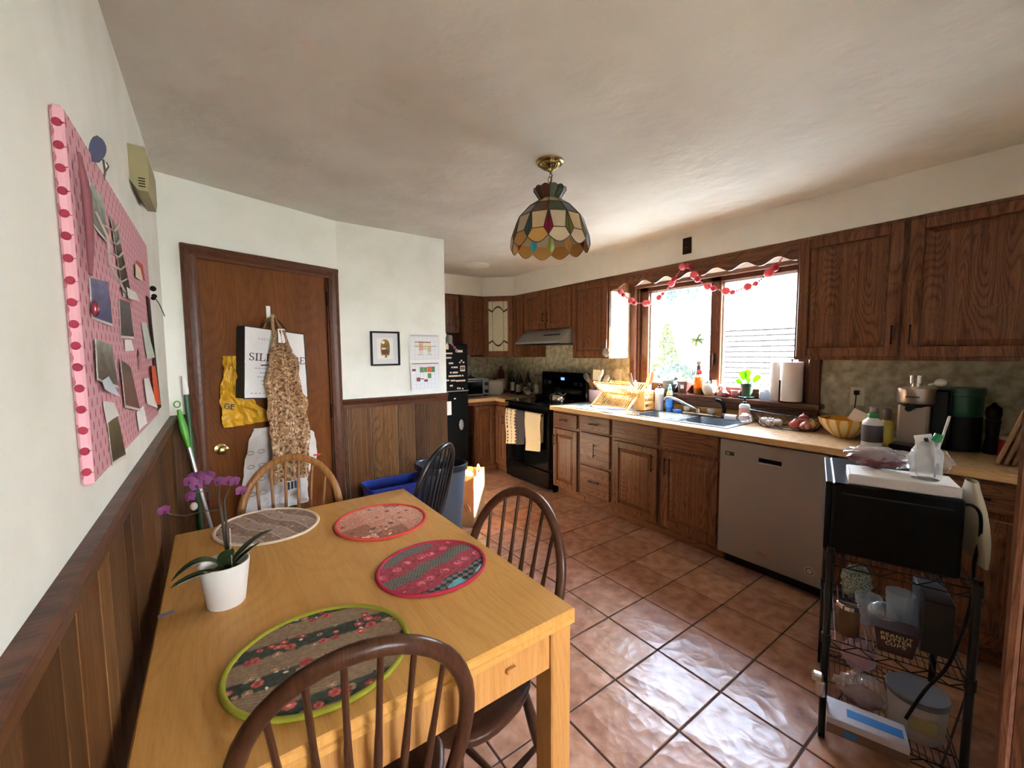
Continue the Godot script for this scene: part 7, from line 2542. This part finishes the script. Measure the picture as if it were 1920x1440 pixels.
	var pm := crumple(Vector3(0.035, 0.07, 0.012), 61, 0.3)
	one("hanging_bag", "crumpled grey plastic bag hanging on refrigerator door edge", "bag", pm, mat("grey_film", hexc("6a6a6c"), 0.3), Vector3(1.965 + 0.24, 0.66, z + 0.014))

# ---------------------------------------------------------------- microwave cart
const CART_AT := Vector3(1.79, 0, -0.50)
const CART_TURN := -72.3

func on_cart(called: String, label: String, cat: String, at: Vector3, group := "") -> Node3D:
	var b := Basis(Vector3.UP, deg_to_rad(CART_TURN))
	return thing(called, label, cat, CART_AT + b * at, CART_TURN, group)

func cart() -> void:
	# local x along the near side, local z towards the room; far side at z = -0.46
	var W0 := 0.365
	var D := 0.46
	var c := on_cart("wire_cart", "black wire shelf cart carrying the microwave", "cart", Vector3.ZERO)
	for x in [0.0, W0]:
		for z in [0.0, -D]:
			var p := MB.new()
			p.cyl(Vector3(x, 0.045, z), Vector3(x, 0.735, z), 0.0115, 12)
			for y in [0.39, 0.7]:
				p.cyl(Vector3(x, y - 0.018, z), Vector3(x, y + 0.018, z), 0.015, 12)
			part(c, "post", p, W.wire)
			var w := MB.new()
			w.cyl(Vector3(x - 0.01, 0.022, z), Vector3(x + 0.01, 0.022, z), 0.022, 14)
			w.cyl(Vector3(x, 0.022, z), Vector3(x, 0.05, z), 0.006, 8)
			part(c, "caster", w, W.black)
	for y in [0.075, 0.39, 0.7]:
		var s := MB.new()
		for dy in [0.0, -0.028]:
			s.tube([Vector3(0, y + dy, 0), Vector3(W0, y + dy, 0), Vector3(W0, y + dy, -D), Vector3(0, y + dy, -D)], 0.0035, 6, false, true)
		# zigzag in the rims
		for k in 8:
			var x0 := W0 * k / 8.0
			var x1 := W0 * (k + 1) / 8.0
			for z in [0.0, -D]:
				s.tube([Vector3(x0, y - 0.028 * (k % 2), z), Vector3(x1, y - 0.028 * ((k + 1) % 2), z)], 0.0022, 5)
		for k in 20:
			s.tube([Vector3(W0 * (k + 0.5) / 20, y + 0.002, 0), Vector3(W0 * (k + 0.5) / 20, y + 0.002, -D)], 0.0018, 4)
		for k in 3:
			s.tube([Vector3(0, y - 0.002, -D * (k + 0.5) / 3), Vector3(W0, y - 0.002, -D * (k + 0.5) / 3)], 0.0025, 5)
		part(c, "shelf", s, W.wire)
	var clip := MB.new()
	clip.box(Vector3(-0.01, 0.2, 0.02), Vector3(0.03, 0.06, 0.02), 0.006)
	clip.box(Vector3(-0.02, 0.24, 0.015), Vector3(0.035, 0.03, 0.03), 0.006)
	part(c, "clamp", clip, W.steel)
	# microwave, its side to the room
	var Y := 0.705
	var m := on_cart("microwave", "black microwave oven seen from its side on wire cart", "microwave", Vector3(0.162, Y, -0.225))
	part(m, "case", mm(-0.165, 0.165, 0.012, 0.272, -0.225, 0.222, 0.006), mat("microwave_black", hexc("060607"), 0.35))
	mats.microwave_black.metallic_specular = 0.25
	part(m, "seam", mm(-0.14, 0.14, 0.235, 0.238, 0.2215, 0.2235), mat("seam_grey", hexc("1e1e20"), 0.5))
	part(m, "door", mm(-0.185, -0.165, 0.015, 0.27, -0.22, 0.21, 0.003), mats.microwave_black)
	for x in [-0.13, 0.13]:
		for z in [-0.18, 0.18]:
			part(m, "foot", mm(x - 0.012, x + 0.012, 0, 0.013, z - 0.012, z + 0.012), W.black)
	var cord := MB.new()
	cord.tube(smooth([Vector3(0.165, 0.23, 0.13), Vector3(0.2, 0.235, 0.12), Vector3(0.225, 0.2, 0.1), Vector3(0.23, 0.12, 0.09), Vector3(0.215, 0.04, 0.12), Vector3(0.2, -0.06, 0.19), Vector3(0.15, -0.25, 0.25), Vector3(0.10, -0.38, 0.24), Vector3(0.06, -0.5, 0.24)]), 0.005, 8)
	part(m, "cord", cord, W.black)
	var pb := on_cart("beige_bag", "beige paper bag hanging beside the microwave", "bag", Vector3(0.40, 0.72, -0.24))
	var P := []
	for i in 9:
		var v := i / 8.0
		var row := PackedVector3Array()
		for j in 14:
			var a := -TAU * j / 14
			var wd := 0.03 + 0.035 * sin(PI * clampf(v * 0.95 + 0.1, 0, 1))
			row.append(Vector3(wd * 0.5 * cos(a), 0.02 + 0.24 * v, 0.16 * (1.0 - 0.75 * v * v) * sin(a) - 0.06 * v))
		P.append(row)
	var bb := MB.new()
	bb.grid(P, false, true)
	part(pb, "paper", bb, mat("beige_paper", hexc("a8987e"), 0.8))
	# on the microwave
	var top := Y + 0.2725
	var bk := on_cart("white_carton", "flat white cardboard carton lying on the microwave", "carton", Vector3(0.18, top, -0.1))
	part(bk, "box", mm(-0.14, 0.14, 0, 0.034, -0.075, 0.085, 0.002), mat("carton_white", hexc("cfc9c6"), 0.7))
	part(bk, "flap", mm(-0.135, 0.135, 0.0345, 0.036, -0.07, 0.08), W.paper)
	var meat := on_cart("meat_pack", "plastic wrapped package of dark red salami on microwave", "package", Vector3(0.12, top + 0.036, -0.16))
	part(meat, "meat", crumple(Vector3(0.095, 0.038, 0.05), 71, 0.25), mottled("salami", 181, [hexc("2a0c10"), hexc("5a1a24"), hexc("7a3038")], 0.1, 14.0, 0.3), Vector3(0, 0.034, 0))
	part(meat, "wrap", crumple(Vector3(0.115, 0.05, 0.065), 72, 0.45), glass("wrap_film", hexc("e8eaee"), 0.22, 0.08), Vector3(-0.005, 0.045, 0))
	var jar := on_cart("glass_jar", "clear glass jar holding a knife and papers on microwave", "jar", Vector3(0.245, top + 0.036, -0.085))
	var jm := MB.new()
	jm.lathe(v2([0, 0, 0.036, 0, 0.04, 0.006, 0.041, 0.08, 0.04, 0.095, 0.03, 0.112, 0.031, 0.128, 0.0325, 0.132]), 24)
	part(jar, "glass", jm, glass("jar_clear", hexc("e6eaee"), 0.3, 0.05))
	var inn := MB.new()
	inn.box(Vector3(0.0, 0.1, -0.01), Vector3(0.045, 0.1, 0.002), 0.0, Basis(Vector3.BACK, 0.25))
	part(jar, "paper_slip", inn, W.paper)
	inn = MB.new()
	inn.tube([Vector3(-0.005, 0.14, 0), Vector3(0.01, 0.08, 0.0), Vector3(0.022, 0.01, 0.01)], [0.006, 0.004, 0.002], 6)
	part(jar, "knife", inn, W.dark_metal)
	inn = MB.new()
	inn.cyl(Vector3(0.02, 0.13, -0.005), Vector3(0.028, 0.155, -0.008), 0.012, 12)
	part(jar, "green_cap", inn, mats.cap_green)
	inn = MB.new()
	inn.cyl(Vector3(0.03, 0.1, -0.02), Vector3(0.055, 0.215, -0.04), 0.0035, 8)
	part(jar, "stick", inn, mat("stick_pale", hexc("b8b0a4"), 0.6))
	var jar2 := on_cart("glass_jar", "second clear jar lying in crumpled plastic on microwave", "jar", Vector3(0.265, top + 0.005, -0.225))
	jm = MB.new()
	jm.lathe(v2([0, 0, 0.034, 0, 0.036, 0.006, 0.036, 0.09, 0.028, 0.105, 0.028, 0.12]), 20)
	part(jar2, "glass", jm, mats.jar_clear)
	var bread := on_cart("bread_bag", "plastic bag of brown bread rolls on microwave corner", "bread", Vector3(0.29, top + 0.001, -0.32))
	part(bread, "bread", crumple(Vector3(0.065, 0.05, 0.075), 81, 0.2), mottled("bread_crust", 183, [hexc("6a4a30"), hexc("96724c"), hexc("b8966c")], 0.08, 10.0, 0.8), Vector3(0, 0.045, 0))
	part(bread, "bag", crumple(Vector3(0.08, 0.062, 0.09), 82, 0.35), glass("bread_film", hexc("d8d4d0"), 0.18, 0.08), Vector3(0, 0.054, 0))
	one("plastic_wrap", "crumpled clear plastic film heaped behind the salami package", "plastic", crumple(Vector3(0.08, 0.05, 0.06), 91, 0.5), mats.wrap_film, CART_AT + Basis(Vector3.UP, deg_to_rad(CART_TURN)) * Vector3(0.2, top + 0.05, -0.29))
	# middle shelf
	var s2 := 0.394
	var j := on_cart("mason_jar", "glass jar of brown grain with metal lid on middle shelf", "jar", Vector3(0.062, s2, -0.075))
	jm = MB.new()
	jm.lathe(v2([0, 0, 0.034, 0, 0.037, 0.006, 0.037, 0.085, 0.03, 0.1]), 22)
	part(j, "glass", jm, mottled("grain_brown", 191, [hexc("3a2614"), hexc("5a3e22"), hexc("765634")], 0.3, 16.0, 0.15))
	turned(j, "lid", v2([0.031, 0.099, 0.034, 0.1, 0.034, 0.114, 0.031, 0.116, 0.026, 0.1145, 0, 0.1145]), W.chrome, Vector3.ZERO, 24)
	var ct := on_cart("candy_tub", "dark brown carton lettered peanut butter cups on middle shelf", "carton", Vector3(0.19, s2, -0.055))
	var pm := MB.new()
	var lo := [Vector3(-0.045, 0, 0.03), Vector3(0.045, 0, 0.03), Vector3(0.045, 0, -0.03), Vector3(-0.045, 0, -0.03)]
	var hi := [Vector3(-0.058, 0.088, 0.04), Vector3(0.058, 0.088, 0.04), Vector3(0.058, 0.088, -0.04), Vector3(-0.058, 0.088, -0.04)]
	for k in 4:
		pm.quad(lo[k], lo[(k + 1) % 4], hi[(k + 1) % 4], hi[k])
	pm.quad(hi[0], hi[1], hi[2], hi[3])
	pm.quad(lo[3], lo[2], lo[1], lo[0])
	part(ct, "carton", pm, mat("candy_brown", hexc("2e1410"), 0.5))
	for k in 3:
		var tm := TextMesh.new()
		tm.text = ["PEANUT", "BUTTER", "CUPS"][k]
		tm.font_size = 48
		tm.pixel_size = 0.00036
		tm.depth = 0.0008
		var to := place(ct, "lettering", tm, mat("candy_cream", hexc("c4ac86"), 0.6), Vector3(0, 0.07 - 0.0165 * k, 0.0385 - 0.0019 * k))
		to.rotation_degrees.x = -6.5 + 13
		to.scale = Vector3(1.25, 1, 1)
	for q in [[0.215, -0.17, 0.0, 0.165, "tall clear plastic tumbler on the middle shelf"], [0.13, -0.2, 0.0, 0.105, "small clear plastic cup on the middle shelf"]]:
		var cu := on_cart("plastic_cup", q[4], "cup", Vector3(q[0], s2, q[1]))
		jm = MB.new()
		jm.lathe(v2([0, 0, 0.032, 0, 0.036, q[3] * 0.5, 0.042, q[3], 0.0405, q[3], 0.0345, q[3] * 0.5, 0.031, 0.003, 0, 0.003]), 22)
		part(cu, "wall", jm, glass("cup_plastic", hexc("bac6cc"), 0.35, 0.1))
	var dome := on_cart("dome_lid", "clear plastic dome lid tilted against the tumbler", "lid", Vector3(0.165, s2 + 0.09, -0.115))
	jm = MB.new()
	jm.lathe(v2([0.045, 0, 0.042, 0.015, 0.03, 0.03, 0.0, 0.036]), 20, Vector3.ZERO, Basis(Vector3.RIGHT, 0.9))
	part(dome, "shell", jm, mats.cup_plastic)
	var chips := on_cart("snack_bag", "shiny green and silver snack bag at back of middle shelf", "bag", Vector3(0.1, s2 + 0.0, -0.31))
	part(chips, "foil", crumple(Vector3(0.07, 0.1, 0.05), 95, 0.4), mottled("snack_foil", 193, [hexc("7a8a70"), hexc("b8b8b0"), hexc("3a5a30"), hexc("8a2a28")], 0.05, 9.0, 0.25), Vector3(0, 0.095, 0))
	var dk := on_cart("dark_box", "dark cardboard box at the shadowed end of middle shelf", "box", Vector3(0.305, s2, -0.2))
	part(dk, "box", mm(-0.04, 0.04, 0, 0.19, -0.1, 0.1, 0.003), mat("dark_card", hexc("241a16"), 0.7))
	# lower shelf
	var s3 := 0.079
	var tub := on_cart("plastic_tub", "white plastic tub with grey lid on bottom shelf", "tub", Vector3(0.27, s3, -0.13))
	turned(tub, "tub", v2([0, 0, 0.07, 0, 0.074, 0.006, 0.082, 0.14]), mat("tub_white", hexc("a89e98"), 0.5), Vector3.ZERO, 28)
	turned(tub, "lid", v2([0.083, 0.135, 0.087, 0.137, 0.087, 0.15, 0.082, 0.155, 0.07, 0.153, 0, 0.153]), mat("tub_lid", hexc("5a5654"), 0.45), Vector3.ZERO, 28)
	part(tub, "label", mm(-0.03, 0.04, 0.05, 0.1, 0.07, 0.0805, 0.0), mat("tub_label", hexc("8d8258"), 0.6))
	var cs := on_cart("snack_box", "white cardboard box with blue printed lettering on bottom shelf", "box", Vector3(0.12, s3, 0.01))
	var bt := Basis(Vector3.RIGHT, -0.1)
	var xb := MB.new()
	xb.box(Vector3(0, 0.03, 0.0), Vector3(0.22, 0.06, 0.11), 0.002)
	part(cs, "box", xb, mat("box_lilac", hexc("b3adb4"), 0.7))
	part(cs, "blue_print", mm(-0.05, 0.1, 0.0602, 0.0608, -0.02, 0.02), mat("print_blue", hexc("1a6aa8"), 0.6))
	part(cs, "brown_band", mm(-0.109, 0.109, 0.001, 0.036, 0.055, 0.0556), mat("band_brown", hexc("6a5040"), 0.7))
	part(cs, "blue_print", mm(-0.06, -0.025, 0.008, 0.028, 0.0556, 0.0562), mats.print_blue)
	var pl := on_cart("produce_bag", "clear plastic produce bag slumped on the bottom shelf", "bag", Vector3(0.12, s3, -0.13))
	part(pl, "film", crumple(Vector3(0.11, 0.085, 0.07), 101, 0.45, 28, 18), glass("produce_film", hexc("d8ccc6"), 0.25, 0.08), Vector3(0, 0.075, 0))
	part(pl, "contents", crumple(Vector3(0.075, 0.05, 0.045), 102, 0.3), mat("maroon_stuff", hexc("5a2a2a"), 0.5), Vector3(0, 0.05, 0))
	var pk := on_cart("pink_bag", "translucent pink plastic bag hanging under middle shelf", "bag", Vector3(0.1, 0.24, -0.1))
	part(pk, "film", crumple(Vector3(0.065, 0.075, 0.05), 103, 0.4, 26, 18), mat("pink_film", hexc("a88890"), 0.3), Vector3(0, 0.065, 0))

# ---------------------------------------------------------------- outdoors
func outdoors() -> void:
	var g := setting("ground_outside", "bright ground outside the window")
	part(g, "lawn", mm(3.6, 60, -0.75, -0.6, -45, 30), mottled("lawn", 211, [hexc("b0afa6"), hexc("bdbcb4"), hexc("c8c7c0")], 0.05, 0.6))
	# neighbour house with clapboards
	var h := thing("neighbour_house", "pale clapboard neighbour house outside the window", "house", Vector3(8.2, -0.6, 0))
	var sid := mat("siding_paint", hexc("a5a199"), 0.8)
	var z0 := -4.62
	var z1 := 6.0
	part(h, "wall", mm(0.16, 5.0, 0, 3.5, z0 + 0.03, z1), mat("gap_shade_black", hexc("0c0c0c"), 0.95))  # black sheet behind the open gaps, drawing shade lines between boards
	var e := 0.1005
	var cb := MB.new()
	cb.ext(PackedVector2Array([Vector2(-0.012, 0), Vector2(-0.026, 0.0), Vector2(-0.011, 0.07), Vector2(0.001, 0.07)]), z1 - z0, Transform3D(Basis.IDENTITY, Vector3(0, 0, z0)))
	var cm := cb.mesh()
	for k in 34:
		var o := place(h, "clapboard", cm, sid, Vector3(0.02, 0.05 + e * k, 0))
		if k > 23:
			o.scale.y = 1.42
	part(h, "corner_board", mm(-0.03, 0.06, 0, 3.5, z0 - 0.03, z0 + 0.08), sid)
	var rf := MB.new()
	rf.ext(PackedVector2Array([Vector2(-0.4, 3.4), Vector2(2.6, 4.7), Vector2(5.6, 3.4), Vector2(5.6, 3.52), Vector2(2.6, 4.85), Vector2(-0.4, 3.52)]), z1 - z0 + 0.6, Transform3D(Basis.IDENTITY, Vector3(0, 0, z0 - 0.3)))
	part(h, "roof", rf, mat("roof_grey", hexc("8a8c90"), 0.9))
	# shrubs and trees
	shrub("evergreen_shrub", "yellow green conical evergreen shrub outside the left window pane", Vector3(10.0, -0.6, -6.65), 2.8, 0.72, ["3a4a12", "4a5a18", "2c3c12"], 3, 0.1)
	shrub("evergreen_shrub", "blue green round evergreen shrub outside the left window pane", Vector3(9.0, -0.6, -5.7), 1.75, 0.72, ["1c3a30", "244638", "16302a"], 4, 0.09, true)
	shrub("garden_tree", "distant pale green tree seen through the left window pane", Vector3(21, -0.6, -13.1), 5.95, 0.9, ["2a4440", "345250", "223a38"], 5, 0.16, true, 0.78)
	var ph := thing("patio_umbrella", "pale blue pointed parasol beyond the shrubs", "umbrella", Vector3(19.5, -0.6, -12.1))
	var um := MB.new()
	um.lathe(v2([0.62, 4.3, 0.34, 4.7, 0.0, 5.25]), 6)
	part(ph, "canopy", um, mat("parasol_blue", hexc("3a5a68"), 0.8))
	um = MB.new()
	um.cyl(Vector3.ZERO, Vector3(0, 5.2, 0), 0.03, 8)
	part(ph, "pole", um, mat("parasol_pole", hexc("7a8a94"), 0.6))

func shrub(called: String, label: String, at: Vector3, h: float, r: float, cols: Array, sd: int, leaf: float, round_top := false, low := 0.06) -> void:
	var o := thing(called, label, "shrub" if h < 4 else "tree", at)
	var tr := MB.new()
	tr.tube([Vector3.ZERO, Vector3(0.02, h * 0.3, 0), Vector3(0, h * 0.7, 0.02)], [h * 0.02, h * 0.015, h * 0.006], 8)
	part(o, "trunk", tr, mat("bark_brown", hexc("4a3a2c"), 0.9))
	var rng := RandomNumberGenerator.new()
	rng.seed = sd
	for k in cols.size():
		var m := MB.new()
		for q in 1100:
			var v := rng.randf()
			var rad: float
			if round_top:
				rad = r * sqrt(maxf(0.0, 1.0 - pow(2.0 * v - 1.0, 2.0))) * (0.75 + 0.25 * rng.randf())
			else:
				rad = r * pow(1.0 - v, 0.75) * (0.7 + 0.3 * rng.randf())
			var a := rng.randf() * TAU
			var p := Vector3(rad * cos(a), h * (low + (1.0 - low) * v), rad * sin(a))
			var b := Basis(Vector3(rng.randf() - 0.5, rng.randf() - 0.5, rng.randf() - 0.5).normalized(), rng.randf() * TAU)
			var s := leaf * (0.5 + 0.7 * rng.randf())
			m.quad(p + b * Vector3(-s * 0.35, 0, 0), p + b * Vector3(0, -s, 0), p + b * Vector3(s * 0.35, 0, 0), p + b * Vector3(0, s, 0))
		part(o, "foliage", m, leafy("shrub_" + cols[k], hexc(cols[k]), hexc(cols[k]).darkened(0.5), 0.7))
